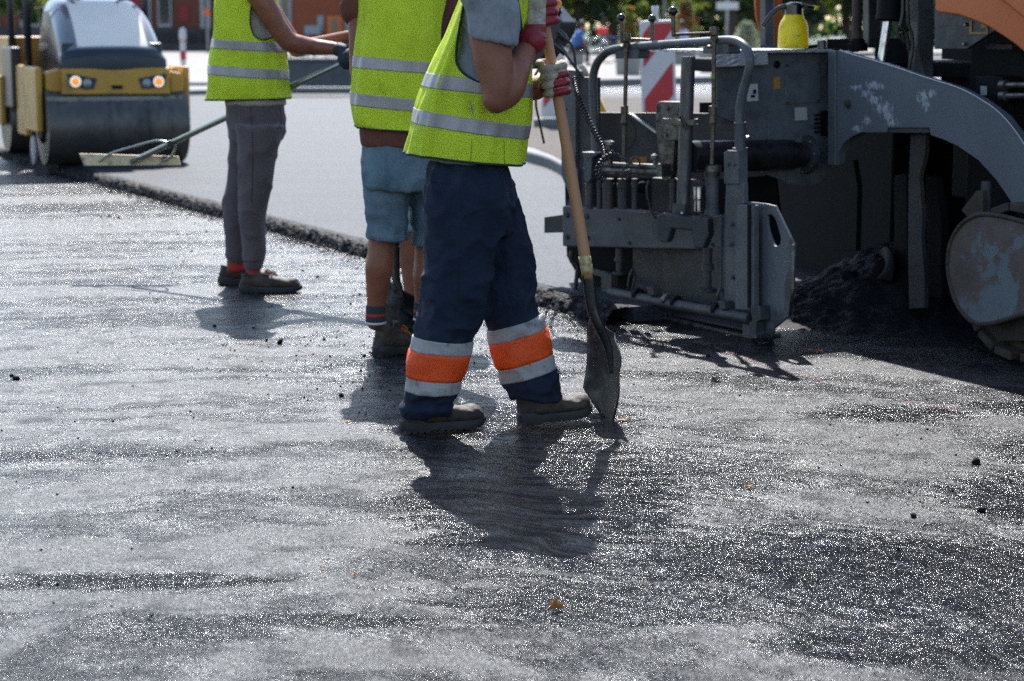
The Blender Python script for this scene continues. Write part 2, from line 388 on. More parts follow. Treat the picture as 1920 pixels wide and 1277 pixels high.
ED0 = G(150, 337); EDd = (G(1250, 640) - G(150, 337)); EDd.z = 0; EDd.normalize()      # foot line of the fresh layer
EDn = Vector((-EDd.y, EDd.x, 0))                                                        # away from the camera, to the right
if EDn.y < 0: EDn = -EDn
MZ = 0.075
def edge_pt(t, wob=True):
    p = ED0 + EDd * t
    if wob: p = p + EDn * (0.03 * noise.noise(Vector((t * 1.6, 3, 0))) + 0.022 * noise.noise(Vector((t * 9.0, 5, 0))))
    return p
T0, T1 = -22.5, 9.75
N = 3400; prof = [(0.0, 0.0), (0.012, 0.026), (0.024, 0.046), (0.038, 0.060), (0.052, 0.068), (0.070, 0.073), (0.10, MZ), (0.14, MZ)]
# finer cross-section
pr = resample([(Vector((a, h, 0)),) for a, h in prof], 3); pr = [(q[0].x, q[0].y) for q in pr]
b = MB(); vs = []; k = len(pr)
for i in range(N + 1):
    t = T0 + (T1 - T0) * i / N; p = edge_pt(t)
    for j, (a, h) in enumerate(pr):
        q = p + EDn * a + Vector((0, 0, h)); fall = 1.0 if j < k - 5 else (k - 1 - j) / 5
        nn = noise.noise(q * 75) * 0.009 + noise.noise(q * 24) * 0.010
        q = q + (Vector((0, 0, 1)) * nn - EDn * nn * 0.9) * fall
        if j == 0: q.z = -0.004
        vs.append(q)
b.add(vs, [(i * k + j, (i + 1) * k + j, (i + 1) * k + j + 1, i * k + j + 1) for i in range(N) for j in range(k - 1)])
put('fresh_layer_edge', b, M_CRUMB, kind='structure')
b = MB()
a0 = ED0 + EDd * T0 + EDn * 0.14; a1 = ED0 + EDd * T1 + EDn * 0.14
b.prism([a0 + V(0, 0, .004), a1 + V(0, 0, .004), a1 + EDn * 30 + V(0, 0, .004), V(60, 40.0, .004), V(20, 40.0, .004)], (0, 0, MZ - .004))
put('fresh_asphalt', b, M_MAT, smooth=False, kind='structure')

# faint seam of a roller pass in the fresh layer, and roller marks
# traffic island of sandy soil with a kerb round it
isl = [(930, 262), (945, 287), (985, 303), (1025, 315), (1060, 334), (1120, 372), (1300, 450)]
far = [(1460, 196), (1130, 194), (1000, 200), (950, 225)]
outer = [G(u, v, MZ) for u, v in isl]; outer = curve(outer, 5)
farp = [G(u, v, MZ) for u, v in far]
poly = outer + [outer[-1] + V(3.0, -0.6, 0), farp[0] + V(6, 0, 0)] + farp
for p in poly: p.z = 0
cen = sum(poly, Vector()) / len(poly)
b = MB(); b.prism([p + V(0, 0, 0.02) for p in poly], (0, 0, 0.16)); put('kerb', b, M_KERB, kind='structure', smooth=False, bevel=0.02)
inn = [p + (cen - p).normalized() * 0.16 for p in poly]
b = MB(); b.prism([p + V(0, 0, 0.03) for p in inn], (0, 0, 0.155)); put('traffic_island_soil', b, M_SAND, kind='structure', smooth=False)
# pavements beyond the road: kerb face, then slabs
def strip(name, y0l, y0r, y1, z0, z1, m, x0=-90, x1=90, yl1=None, bev=0.02):
    b = MB(); b.prism([V(x0, y0l, z0), V(x1, y0r, z0), V(x1, y1, z0), V(x0, yl1 if yl1 else y1, z0)], (0, 0, z1 - z0)); return put(name, b, m, smooth=False, kind='structure', bevel=bev)
KA, KB = G(340, 179, MZ), G(1330, 151, MZ)
sl_ = (KB.y - KA.y) / (KB.x - KA.x)
def ky(x): return KA.y + sl_ * (x - KA.x)
strip('kerb', ky(-120), ky(120), ky(120) + 0.22, -0.1, 0.17, M_KERB, -120, 120, ky(-120) + 0.22)
strip('pavement', ky(-120) + 0.221, ky(120) + 0.221, 900, -0.1, 0.165, M_PAVE, -120, 120)
# ------------------------------------------------------------ people: shared pieces
M_SKIN = mat('tanned_skin', (0.25, 0.088, 0.046), 0.5, spec=0.4, var=0.12, vscale=14, bump=0.0006, bscale=260, sss=0.12, bump2=0.0015, b2scale=30, rvar=0.08)
M_VEST = mat('hi_vis_cloth', (0.80, 0.92, 0.05), 0.62, spec=0.3, var=0.06, vscale=5, bump=0.0007, bscale=900, bdet=1, bump2=0.009, b2scale=9, trans=0.34, tcol=(0.85, 0.98, 0.03), dirt=(0.30, 0.42, 0.03), dscale=14, dthr=0.69, dsoft=0.05)
M_REFL = mat('reflective_tape', (0.37, 0.335, 0.335), 0.42, metal=0.25, var=0.1, vscale=18, bump=0.0006, bscale=500, bump2=0.003, b2scale=22, dirt=(0.10, 0.09, 0.10), dscale=16, dthr=0.66, dsoft=0.04, stretch=(1, 1, 0.35))
M_TRIM = mat('dark_binding', (0.02, 0.035, 0.025), 0.8)
M_ORANGE = mat('orange_hi_vis_cloth', (1.0, 0.095, 0.008), 0.6, var=0.06, vscale=9, bump=0.0006, bscale=700, bump2=0.004, b2scale=18, dirt=(0.22, 0.05, 0.02), dscale=22, dthr=0.66, dsoft=0.05, trans=0.15, tcol=(1.0, .16, .012))
M_REFB = mat('dirty_reflective_tape', (0.36, 0.335, 0.32), 0.6, var=0.12, vscale=22, bump=0.0008, bscale=400, bump2=0.003, b2scale=26, dirt=(0.13, 0.12, 0.12), dscale=24, dthr=0.62, dsoft=0.05)
M_NAVY = mat('navy_work_cloth', (0.012, 0.0185, 0.038), 0.85, spec=0.25, var=0.3, vscale=7, bump=0.0006, bscale=800, bump2=0.012, b2scale=13, sheen=0.0, dirt=(0.04, 0.045, 0.06), dscale=6, dthr=0.64, dsoft=0.1)
M_GREYT = mat('grey_marl_cotton', (0.24, 0.243, 0.255), 0.9, spec=0.2, var=0.14, vscale=45, bump=0.0008, bscale=500, bump2=0.008, b2scale=11, sheen=0.1)
M_BROWNT = mat('brown_cotton', (0.16, 0.060, 0.045), 0.9, spec=0.2, var=0.12, vscale=12, bump=0.0008, bscale=500, bump2=0.007, b2scale=11)
M_BEIGET = mat('beige_cotton', (0.42, 0.37, 0.31), 0.9, spec=0.2, var=0.12, vscale=12, bump=0.0008, bscale=500, bump2=0.006, b2scale=14)
M_JEANS = mat('faded_denim', (0.085, 0.16, 0.22), 0.85, spec=0.25, var=0.35, vscale=7, bump=0.001, bscale=600, bump2=0.007, b2scale=12, col2=(0.17, 0.24, 0.27))
M_JEANS2 = mat('pale_denim', (0.25, 0.33, 0.40), 0.85, spec=0.25, var=0.2, vscale=7, bump=0.001, bscale=600, bump2=0.006, b2scale=12)
M_GREYP = mat('grey_jersey', (0.115, 0.092, 0.092), 0.9, spec=0.2, var=0.12, vscale=8, bump=0.0008, bscale=500, bump2=0.008, b2scale=9, sheen=0.15)
M_BOOT = mat('dusty_brown_leather', (0.032, 0.022, 0.016), 0.7, var=0.4, vscale=16, bump=0.0012, bscale=180, bump2=0.004, b2scale=28, dirt=(0.085, 0.062, 0.042), dscale=12, dthr=0.56, dsoft=0.14)
M_SOLE = mat('black_rubber_sole', (0.018, 0.018, 0.019), 0.65, var=0.4, vscale=25, bump=0.001, bscale=150, dirt=(0.04, 0.035, 0.03), dscale=20, dthr=0.62)
M_LACE = mat('boot_lace', (0.16, 0.09, 0.05), 0.9)
M_LACEO = mat('orange_boot_lace', (0.45, 0.10, 0.03), 0.9)
M_GRED = mat('red_latex_glove', (0.23, 0.010, 0.014), 0.5, var=0.25, vscale=20, bump=0.001, bscale=120, bump2=0.004, b2scale=35, dirt=(0.10, 0.02, 0.02), dscale=22, dthr=0.64)
M_GBEI = mat('dirty_cream_glove', (0.47, 0.39, 0.29), 0.85, var=0.2, vscale=20, bump=0.001, bscale=250, bump2=0.004, b2scale=30, dirt=(0.16, 0.11, 0.07), dscale=17, dthr=0.56, dsoft=0.1)
M_GDARK = mat('dark_blue_glove', (0.02, 0.028, 0.038), 0.7, var=0.2, vscale=20, bump=0.001, bscale=200, bump2=0.004, b2scale=30)
M_SOCKR = mat('red_sock', (0.42, 0.035, 0.03), 0.9, bump=0.001, bscale=300)
M_SOCKD = mat('charcoal_sock', (0.035, 0.037, 0.045), 0.9, bump=0.001, bscale=300)
M_SOCKW = mat('white_sock', (0.55, 0.55, 0.55), 0.9)
M_HAIR = mat('dark_hair', (0.02, 0.013, 0.009), 0.6, bump=0.002, bscale=180)
M_EYE = mat('eye', (0.75, 0.74, 0.72), 0.2)

def up(v, m=1.0): return Vector(v) * m
def pr_ring(v, uL, uR, Y, hb, tiltx=0.0, Yd=0.0):
    """a horizontal section whose sides land on the two picture columns at depth Y"""
    l = W(uL, v, Y); r = W(uR, v, Y); c = (l + r) / 2
    return (c + V(0, Yd, 0), V((r.x - l.x) / 2, 0, tiltx), V(0, hb, 0))

def head_shapes(b, c, yaw, pitch=0.0):
    """skull, jaw, nose, ears, lips; c = centre of the head, faces +x turned by yaw"""
    q = Matrix.Rotation(yaw, 3, 'Z') @ Matrix.Rotation(pitch, 3, 'Y'); c = Vector(c)
    P = lambda x, y, z: c + q @ Vector((x, y, z))
    b.ball(P(-0.012, 0, 0.03), 0.092, 20, 14, (1.04, 0.82, 0.95), q)
    b.ball(P(0.022, 0, -0.045), 0.062, 16, 12, (1.0, 0.88, 1.1), q)
    b.ball(P(0.048, 0, -0.085), 0.026, 12, 8, (1, 1.15, 0.8), q)
    b.tube([P(0.086, 0, 0.018), P(0.105, 0, -0.018), P(0.108, 0, -0.030)], [0.008, 0.012, 0.014], 10)
    b.ball(P(0.080, 0, 0.030), 0.016, 10, 8, (0.7, 2.9, 0.6), q)
    b.ball(P(0.084, 0, -0.056), 0.011, 10, 8, (0.8, 2.1, 0.55), q); b.ball(P(0.080, 0, -0.067), 0.011, 10, 8, (0.8, 1.8, 0.6), q)
    for s in (-1, 1):
        b.ball(P(-0.002, s * 0.078, -0.002), 0.027, 10, 8, (0.65, 0.3, 1.1), q); b.ball(P(0.052, s * 0.040, -0.022), 0.028, 10, 8, (0.8, 0.8, 0.8), q)
    return P, q
def head_extras(root, P, q):
    for s in (-1, 1):
        b = MB(); b.ball(P(0.074, s * 0.030, 0.010), 0.0125, 12, 8); put('eye', b, M_EYE, root)
    b = MB(); b.ball(P(-0.022, 0, 0.045), 0.098, 22, 16, (1.02, 0.86, 0.92), q)
    b = fuse(b, 0.008, 2, lambda p, n: 0.004 * noise.noise(p * 90)); put('hair', b, M_HAIR, root)

def hand_shapes(b, P, A, D, T, pr=0.019, fr=0.0105, wrist=None, thumb_up=1.0, side=1.0, spread=0.0215):
    """a fist closed round a pole: P on the pole's axis, A along it (towards the thumb), D from the pole to
    the palm, T from the wrist towards the knuckles; five separate fingers"""
    A, D, T = [Vector(x).normalized() for x in (A, D, T)]; P = Vector(P)
    rp = pr + fr
    K = []
    for i in range(4):
        o = A * ((1.5 - i) * spread); L = (0.94, 1.0, 0.97, 0.84)[i]; f = fr * (1.0, 1.04, 1.0, 0.88)[i]
        k = P + o + D * (rp * 0.95) + T * (rp * 0.75)
        pts = [(P + o + D * rp * 1.05 - T * 0.012, f * 1.15), (k, f * 1.18), (P + o + T * rp * 1.25 + D * rp * 0.1, f * 1.05), (P + o + T * rp * 0.85 * L - D * rp * 0.85, f), (P + o - T * rp * 0.15 - D * rp * 1.05, f * 0.96), (P + o - T * rp * 0.75 * L - D * rp * 0.55, f * 0.82)]
        pth, rr = curve_r(pts, 4); b.tube(pth, rr, 10); b.ball(pth[-1], rr[-1], 10, 6); K.append(k)
    # palm and heel of the hand
    w = Vector(wrist) if wrist is not None else P + D * rp * 1.3 - T * 0.075
    for i, oo in enumerate((1.6, 0.55, -0.55, -1.5)):
        o = A * oo * spread
        pth, rr = curve_r([(P + o + D * (rp * 1.12) + T * rp * 0.6, 0.0135), (P + o + D * (rp * 1.25) - T * 0.012, 0.0155), (w + (P + o * 0.75 + D * rp * 1.2 - T * 0.05 - w) * 0.45, 0.0195), (w + A * oo * 0.008, 0.021)], 4)
        b.tube(pth, rr, 12); b.ball(pth[-1], rr[-1], 10, 6); b.ball(pth[0], rr[0], 10, 6)
    t0 = P + A * spread * 1.6 + D * rp * 0.9 - T * 0.035
    pts = [(w + A * 0.01, 0.019), (t0, 0.0175), (P + A * spread * 2.15 - T * rp * 1.15 + D * rp * 0.1, 0.0145), (P + A * spread * 2.3 - T * rp * 0.75 - D * rp * 0.95, 0.0125), (P + A * spread * 2.2 + T * rp * 0.3 - D * rp * 1.15, 0.0105)]
    pth, rr = curve_r(pts, 4); b.tube(pth, rr, 12); b.ball(pth[-1], rr[-1], 10, 6)

def boot(root, heel, yaw, pitch=0.0, L=0.31, high=0.10, shaft_to=None, m_up=None, lace=None, name='boot', label=None, w=1.0, sole_h=0.027):
    """a work boot: heel point on the ground, sole, upper, toe cap, tongue and laces"""
    q = Matrix.Rotation(yaw, 3, 'Z') @ Matrix.Rotation(-pitch, 3, 'Y'); heel = Vector(heel)
    P = lambda x, y, z: heel + q @ Vector((x * L / 0.31, y * w, z))
    ax = lambda a: q @ Vector((0, a * w, 0)); az = lambda a: q @ Vector((0, 0, a))
    b = MB(); secs = [(0.004, 0.020, 0.058, 0.030), (0.02, 0.033, 0.075, 0.030), (0.06, 0.037, 0.088, 0.030), (0.11, 0.037, 0.094, 0.026), (0.15, 0.042, 0.086, 0.026), (0.20, 0.048, 0.074, 0.026), (0.245, 0.049, 0.066, 0.026), (0.285, 0.039, 0.057, 0.026), (0.303, 0.019, 0.038, 0.024)]
    b.loft([(P(x, 0, (h + z0) / 2 + 0.002), ax(hw), az((h - z0) / 2 + 0.004)) for x, hw, h, z0 in secs], 24, 4, n=2.6)
    b.ball(P(0.256, 0, 0.050), 0.043, 16, 12, (0.98, 1.05, 0.72), q)
    top = P(0.055, 0, high) if shaft_to is None else Vector(shaft_to)
    b.loft([(P(0.06, 0, 0.045), q @ Vector((0.052, 0, 0)), ax(0.036)), (P(0.062, 0, 0.08), q @ Vector((0.054, 0, -0.012)), ax(0.036)), (P(0.062, 0, 0.10), q @ Vector((0.050, 0, -0.008)), ax(0.037)), (top, q @ Vector((0.046, 0, 0)), ax(0.040))], 24, 4)
    b.loft([(P(0.115, 0, high + 0.004), q @ Vector((0.012, 0, 0.004)), ax(0.024)), (P(0.135, 0, 0.082), q @ Vector((0.014, 0, 0.012)), ax(0.027)), (P(0.175, 0, 0.066), q @ Vector((0.014, 0, 0.010)), ax(0.028))], 16, 3)
    b = fuse(b, 0.0055, 2, lambda p, n: 0.0022 * noise.noise(p * 42) + 0.0008 * noise.noise(p * 120))
    o = put(name, b, m_up or M_BOOT, root, label=label)
    # sole, wider than the upper, with cleats and a raised heel
    out = [(-0.004, 0.0), (0.0, 0.022), (0.02, 0.038), (0.06, 0.042), (0.11, 0.039), (0.15, 0.043), (0.20, 0.052), (0.245, 0.053), (0.285, 0.042), (0.306, 0.020), (0.311, 0.0)]
    pts = curve([V(x, y, 0) for x, y in out], 4); full = [(p.x, p.y) for p in pts] + [(p.x, -p.y) for p in pts[-2:0:-1]]
    s = MB(); n = len(full); lv = [(0.0045, 0.965), (0.012, 1.0), (sole_h, 1.0), (sole_h + 0.006, 0.955)]
    vs = []
    for z, k in lv:
        for x, y in full:
            lift = 0.010 * max(0, (x - 0.24) / 0.07) ** 2
            vs.append(P(0.15 + (x - 0.15) * (k if k < 1 else 1.0), y * k, z + lift + (0.012 if x < 0.08 and z > 0.02 else 0.0) * min(1, (0.08 - x) / 0.03)))
    fs = [(i * n + j, i * n + (j + 1) % n, (i + 1) * n + (j + 1) % n, (i + 1) * n + j) for i in range(len(lv) - 1) for j in range(n)] + [tuple(range(n - 1, -1, -1)), tuple((len(lv) - 1) * n + j for j in range(n))]
    s.add(vs, fs)
    for x0 in (0.006, 0.030, 0.054, 0.078):
        for sy in (-1, 1): s.box(P(x0 + 0.006, sy * 0.021, 0.007), (0.016, 0.034 * w, 0.014), q)
    for x0 in (0.135, 0.158, 0.181, 0.204, 0.227, 0.250, 0.273):
        for sy in (-1, 1): s.box(P(x0, sy * 0.023, 0.007 + 0.006 * max(0, (x0 - 0.24) / 0.05)), (0.013, 0.040 * w, 0.014), q)
    put('sole', s, M_SOLE, o, smooth=True, autos=40)
    if lace:
        s = MB()
        for j in range(4):
            x = 0.128 + j * 0.016; z = 0.114 - j * 0.0105
            s.tube(curve([P(x, -0.030, z - 0.014), P(x + 0.003, -0.012, z + 0.001), P(x + 0.006, 0.012, z + 0.001), P(x + 0.009, 0.030, z - 0.014)], 4), 0.0028, 6)
        for sy in (-1, 1):
            s.tube(curve([P(0.13, 0.0, 0.108), P(0.138, sy * 0.018, 0.119), P(0.152, sy * 0.034, 0.105), P(0.142, sy * 0.026, 0.094), P(0.13, 0, 0.107)], 5), 0.0026, 6)
            s.tube(curve([P(0.13, 0, 0.108), P(0.15, sy * 0.022, 0.103), P(0.165, sy * 0.042, 0.078)], 5), 0.0026, 6)
        put('laces', s, lace, o)
    return o

def limb(b, pts, seg=20, sub=6):
    p, r = curve_r(pts, sub); b.tube(p, r, seg); b.ball(p[0], r[0], seg, 10); b.ball(p[-1], r[-1], seg, 10)
def seam(bvh, px, r=0.0018, dy=0.0, sub=6, lift=0.0005, far=False):
    """a thin cord laid along a drawn line on the surface seen there"""
    pts = curve([V(u, v, 0) for u, v in px], sub); out = []
    for p in pts:
        d = ray(p.x, p.y).normalized(); o = Vector((0, 0, CAMH))
        h = bvh.ray_cast(o, d)
        if h[0] is not None:
            if out and abs((h[0] - out[-1]).length) > 0.12: continue
            out.append(h[0] - d * lift)
    m = MB()
    if len(out) > 1: m.tube(out, r, 6)
    return m

# folds of cloth as a function of the point
def folds(amp, fs=9.0, zs=0.55, amp2=0.4, seed=0.0):
    def f(p, n=None):
        q = Vector((p.x * fs, p.y * fs, p.z * fs * zs + seed)); wv = noise.noise(q)
        r = 1 - 2 * abs(noise.noise(Vector((p.x * fs * 1.1 + p.z * 5 + seed, p.y * fs * 1.1, p.z * fs * 0.9 - p.x * 5))))
        return amp * (wv + amp2 * r * r * (1 if r > 0 else 0) + 0.25 * noise.noise(q * 3.1))
    return f
# ------------------------------------------------------------ the man with the shovel (side view, facing right)
MY = 6.62
man = thing('person', 'man in yellow vest and navy trousers with orange cuffs holding a shovel in red gloves', 'person', (-0.05, MY, 0))
def MR(v, uL, uR, hb, tx=0.0, Yd=0.0): return pr_ring(v, uL, uR, MY + Yd, hb, tx)
NY, FY = MY - 0.085, MY + 0.085       # near and far leg
# boots first: their places fix the legs
hA = G(752, 811); hA.y -= 0.0
tA = G(921, 797); yawA = math.atan2((tA - hA).y, (tA - hA).x)
hB = G(973, 797); yawB = 0.22
kneeless = None
ankA = W(800, 765, NY + 0.03); ankB = W(1008, 745, FY + 0.03)

# shovel first (hands follow it)
SHT = W(1004, -45, MY - 0.02); SHB = W(1103, 521, MY - 0.02)
SHd = (SHB - SHT).normalized()

# body: one skin
b = MB()
shN = W(905, -42, MY - 0.20); shF = W(925, -50, MY + 0.20)
elN = W(933, 186, MY - 0.27); wrN = W(994, 82, MY - 0.10)
elF = W(905, 160, MY + 0.24); wrF = W(1003, 172, MY + 0.06)
limb(b, [(shN, 0.062), (shN.lerp(elN, 0.3), 0.066), (shN.lerp(elN, 0.62), 0.065), (shN.lerp(elN, 0.88) + V(0.004, 0, 0), 0.053), (elN + V(-0.006, 0, 0.0), 0.044)])
limb(b, [(elN + V(-0.004, 0, -0.004), 0.043), (elN.lerp(wrN, 0.2) + V(0.012, 0, -0.008), 0.051), (elN.lerp(wrN, 0.45) + V(0.008, 0, 0), 0.047), (elN.lerp(wrN, 0.8), 0.036), (wrN, 0.031)])
limb(b, [(shF, 0.062), (shF.lerp(elF, 0.5), 0.055), (elF, 0.044)]); limb(b, [(elF, 0.044), (elF.lerp(wrF, 0.4), 0.044), (wrF, 0.030)])
tors = [MR(300, 845, 920, 0.09), MR(250, 825, 955, 0.14), MR(160, 835, 965, 0.155), MR(60, 860, 975, 0.165), MR(-20, 880, 985, 0.165), MR(-60, 895, 975, 0.13), MR(-80, 910, 965, 0.07)]
b.loft(tors, 32, 4)
nk = W(945, -80, MY); hc = W(975, -165, MY)
limb(b, [(nk, 0.060), (W(955, -110, MY), 0.056)])
Ph, qh = head_shapes(b, hc, 0.05, 0.35)
for a, c, k in ((W(880, 330, NY), W(845, 560, NY), ankA), (W(905, 330, FY), W(960, 560, FY), ankB)):
    limb(b, [(a, 0.055), (a.lerp(c, 0.5), 0.055), (c, 0.045), (c.lerp(k, 0.4), 0.054), (k, 0.042)])
hl = []
for h, yw in ((hA, yawA), (hB, yawB)):
    d = V(math.cos(yw), math.sin(yw), 0); limb(b, [(h + d * 0.06 + V(0, 0, 0.075), 0.034), (h + d * 0.15 + V(0, 0, 0.052), 0.026), (h + d * 0.22 + V(0, 0, 0.045), 0.022)])
gN_P = SHT + SHd * ((W(1010, 18, MY - 0.02) - SHT).dot(SHd)); gF_P = SHT + SHd * ((W(1028, 152, MY - 0.02) - SHT).dot(SHd))
limb(b, [(wrN, 0.026), (gN_P + V(-0.01, -0.04, 0), 0.014)]); limb(b, [(wrF, 0.026), (gF_P + V(0.0, 0.045, 0), 0.014)])
body = fuse(b, 0.008, 5, lambda p, n: 0.0015 * noise.noise(p * 22))
put('body', body, M_SKIN, man)
head_extras(man, Ph, qh)

# trousers
b = MB()
b.loft([MR(300, 812, 945, 0.13), MR(325, 804, 955, 0.155), MR(360, 800, 962, 0.168), MR(400, 800, 962, 0.165), MR(440, 806, 955, 0.15)], 40, 5, n=2.2)
A = [(345, 801, 930, .085), (400, 799, 942, .088), (460, 796, 934, .088), (520, 795, 922, .086), (580, 793, 912, .084), (630, 789, 905, .08), (680, 785, 895, .078), (720, 780, 886, .076), (770, 757, 857, .078), (792, 752, 853, .074)]
A = [(345, 801, 930, .085), (400, 799, 940, .088), (460, 797, 930, .088), (520, 796, 920, .086), (570, 793, 911, .084), (600, 786, 903, .082), (636, 777, 880, .080), (655, 773, 877, .079), (690, 769, 868, .078), (715, 769, 858, .078), (738, 768, 855, .078)]
legA = [pr_ring(v, l, r, NY + 0.0, hb) for v, l, r, hb in A]
# slope of the cuffs: seen a little from the side, higher in front
b.loft(legA, 36, 5, n=2.15)
b.loft([pr_ring(722, 768, 858, NY + 0.01, .078), pr_ring(745, 757, 853, NY + 0.02, .080), pr_ring(765, 752, 850, NY + 0.02, .080), pr_ring(778, 753, 846, NY + 0.02, .076)], 36, 4)
Bv = [(345, 850, 960, .085), (400, 880, 975, .088), (440, 892, 988, .088), (490, 905, 999, .086), (530, 905, 1001, .084), (570, 902, 1001, .082), (600, 909, 1007, .078)]
legB = [pr_ring(v, l, r, FY, hb) for v, l, r, hb in Bv]
def tilt_ring(uL, vL, uR, vR, Y, hb):
    l = W(uL, vL, Y); r = W(uR, vR, Y); return ((l + r) / 2, (r - l) / 2, V(0, hb, 0))
legB += [tilt_ring(916, 620, 1013, 592, FY, .076), tilt_ring(923, 646, 1019, 616, FY, .076), tilt_ring(939, 694, 1032, 664, FY, .075), tilt_ring(947, 722, 1039, 690, FY, .074)]
b.loft(legB, 36, 5, n=2.15)
b.loft([tilt_ring(945, 715, 1037, 685, FY, .073), tilt_ring(951, 733, 1046, 712, FY, .076), tilt_ring(960, 742, 1052, 738, FY, .076), tilt_ring(972, 748, 1050, 752, FY, .070)], 36, 4)
fd = folds(0.0065, 9.5, 0.45, 1.6, 3.3)
def fdn(p, n):
    # knees and cuffs crumple more
    k = 1.0 + 0.5 * math.exp(-((p.z - 0.47) / 0.10) ** 2)
    return fd(p) * k + 0.004 * (1 - 2 * abs(noise.noise(Vector((p.x * 16 - p.z * 9, p.y * 14, p.z * 20 + p.x * 12))))) ** 3 + 0.004 * math.exp(-((p.z - 0.08) / 0.06) ** 2) * math.sin(p.z * 150 + 3 * noise.noise(p * 6))
tr = fuse(b, 0.0075, 4, fdn)
trb = tr.bvh(); trous = put('trousers', tr, M_NAVY, man)
def bands(rsets):
    for r0, r1, m, nm in rsets:
        put(nm, wrap(trb, [r0, r1], 0.0045, 72, 6, 0.008), m, trous)
bd = lambda vL, vR, uL, uR: tilt_ring(uL, vL, uR, vR, NY, .078)
a0, a1, a2, a3 = bd(629, 641, 776, 880), bd(654, 664, 772, 875), bd(706, 714, 769, 862), bd(732, 738, 768, 857)
bands([(a0, a1, M_REFB, 'reflective_band'), (a1, a2, M_ORANGE, 'orange_band'), (a2, a3, M_REFB, 'reflective_band')])
FB = lambda vL, vR, uL, uR: tilt_ring(uL, vL, uR, vR, FY, .076)
b0, b1, b2, b3 = FB(619, 590, 916, 1012), FB(643, 615, 923, 1018), FB(691, 664, 940, 1031), FB(717, 691, 947, 1038)
bands([(b0, b1, M_REFB, 'reflective_band'), (b1, b2, M_ORANGE, 'orange_band'), (b2, b3, M_REFB, 'reflective_band')])
# side seams and pocket
s = MB()
for pts in ([(868, 330), (866, 400), (862, 480), (857, 560), (848, 625)], [(877, 335), (871, 350), (876, 352), (888, 345), (898, 328)], [(800, 392), (842, 398), (842, 335)], [(950, 470), (953, 540), (968, 590)]):
    t = seam(trb, pts, 0.0016, lift=0.0003); s.add(t.v, t.f)
put('seam', s, mat('navy_seam', (0.006, 0.010, 0.022), 0.8), trous)

boot(man, hA, yawA, 0.0, L=0.305, high=0.105, shaft_to=ankA + V(0.0, 0, 0.0), lace=M_LACEO)
boot(man, hB, yawB, R(5.5), L=0.262, high=0.10, shaft_to=ankB + V(-0.01, 0, 0.0), lace=M_LACEO)

# t-shirt: torso under the vest plus the near sleeve
b = MB()
b.loft([MR(300, 806, 962, 0.165), MR(250, 808, 968, 0.17), MR(160, 826, 975, 0.178), MR(60, 850, 982, 0.19), MR(-20, 870, 988, 0.20), MR(-58, 888, 980, 0.15), MR(-75, 905, 962, 0.075)], 40, 5)
sl0 = shN + V(0, 0.03, 0.02)
cuffc = W(925, 78, MY - 0.245)
b.loft([(sl0 + V(0, 0.05, 0.0), V(0.075, 0, 0), V(0, 0.08, 0.03)), (sl0 + V(0.0, -0.045, -0.04), V(0.084, 0, 0), V(0, 0.082, 0.01)), (W(925, 25, MY - 0.232), V(0.084, 0, -0.006), V(0, 0.079, 0.006)), (W(924, 62, MY - 0.242), V(0.079, 0, -0.014), V(0, 0.074, 0.0)), (cuffc, V(0.076, 0, -0.016), V(0, 0.072, 0))], 36, 5)
for sgn in (1,):
    b.loft([(shF + V(0, -0.05, 0.02), V(0.075, 0, 0), V(0, 0.08, 0)), (shF.lerp(elF, 0.3), V(0.08, 0, 0), V(0, 0.075, 0)), (shF.lerp(elF, 0.6), V(0.076, 0, 0), V(0, 0.07, 0))], 30, 4)
fs = folds(0.006, 10, 0.6, 1.0, 8.0)
sh = fuse(b, 0.007, 4, lambda p, n: fs(p) + 0.004 * math.sin((p.x * 0.6 + p.z) * 95 + 5 * noise.noise(p * 5)) * max(0, noise.noise(p * 6 + V(3, 3, 3))))
# open the sleeve end so that the arm comes out of a hem
ct = MB(); ct.lathe(cuffc + V(0, 0, -0.05), (0.02, 0, 1), [(0, 0.062), (0.085, 0.062)], 24)
sh = boolean_cut(sh, ct)
shb = sh.bvh(); shirt = put('shirt', sh, M_GREYT, man)

# vest
vr = [((283 + 310) / 2, 760, 983, .178, -.020), (262, 766, 988, .178, -.016), (225, 777, 994, .180, -.016), (186, 788, 996, .184, -.014), (150, 800, 996, .188, -.010), (110, 815, 996, .19, -.004), (60, 836, 995, .195, 0), (10, 857, 993, .20, 0), (-30, 872, 990, .20, 0), (-55, 885, 984, .165, 0), (-72, 900, 970, .10, 0)]
vrings = [pr_ring(v, l, r, MY, hb, tx) for v, l, r, hb, tx in vr]
def vdisp(q, t):
    side = math.cos(q)
    f = noise.noise(Vector((math.cos(q) * 2.6, math.sin(q) * 2.6, t * 1.3 + 2.0)))
    g = noise.noise(Vector((math.cos(q) * 6, math.sin(q) * 6, t * 4.0 + 7)))
    ridge = math.exp(-((q - 4.05) / 0.06) ** 2) * 0.020 * (1 - 0.5 * t) - math.exp(-((q - 4.32) / 0.13) ** 2) * 0.008 * (1 - t)
    return (f * 0.016 + g * 0.008) * (1.05 - 0.7 * t) + ridge + 0.004 * math.sin(t * 26 + 2.5 * q) * (0.3 + abs(side)) * (1 - t) * 0.5
vest = shell(vrings, 0.0028, 120, 9, 2.15, vdisp)
vfull = vest.bvh()
def px_cutter(px, y0, y1, sub=6):
    c = curve([V(u, v, 0) for u, v in px] + [V(*px[0], 0)], sub)[:-1]
    m = MB(); n = len(c); vs = [W(p.x, p.y, y0) for p in c] + [W(p.x, p.y, y1) for p in c]
    m.add(vs, [tuple(range(n)), tuple(range(2 * n - 1, n - 1, -1))] + [(i, i + n, (i + 1) % n + n, (i + 1) % n) for i in range(n)]); return m
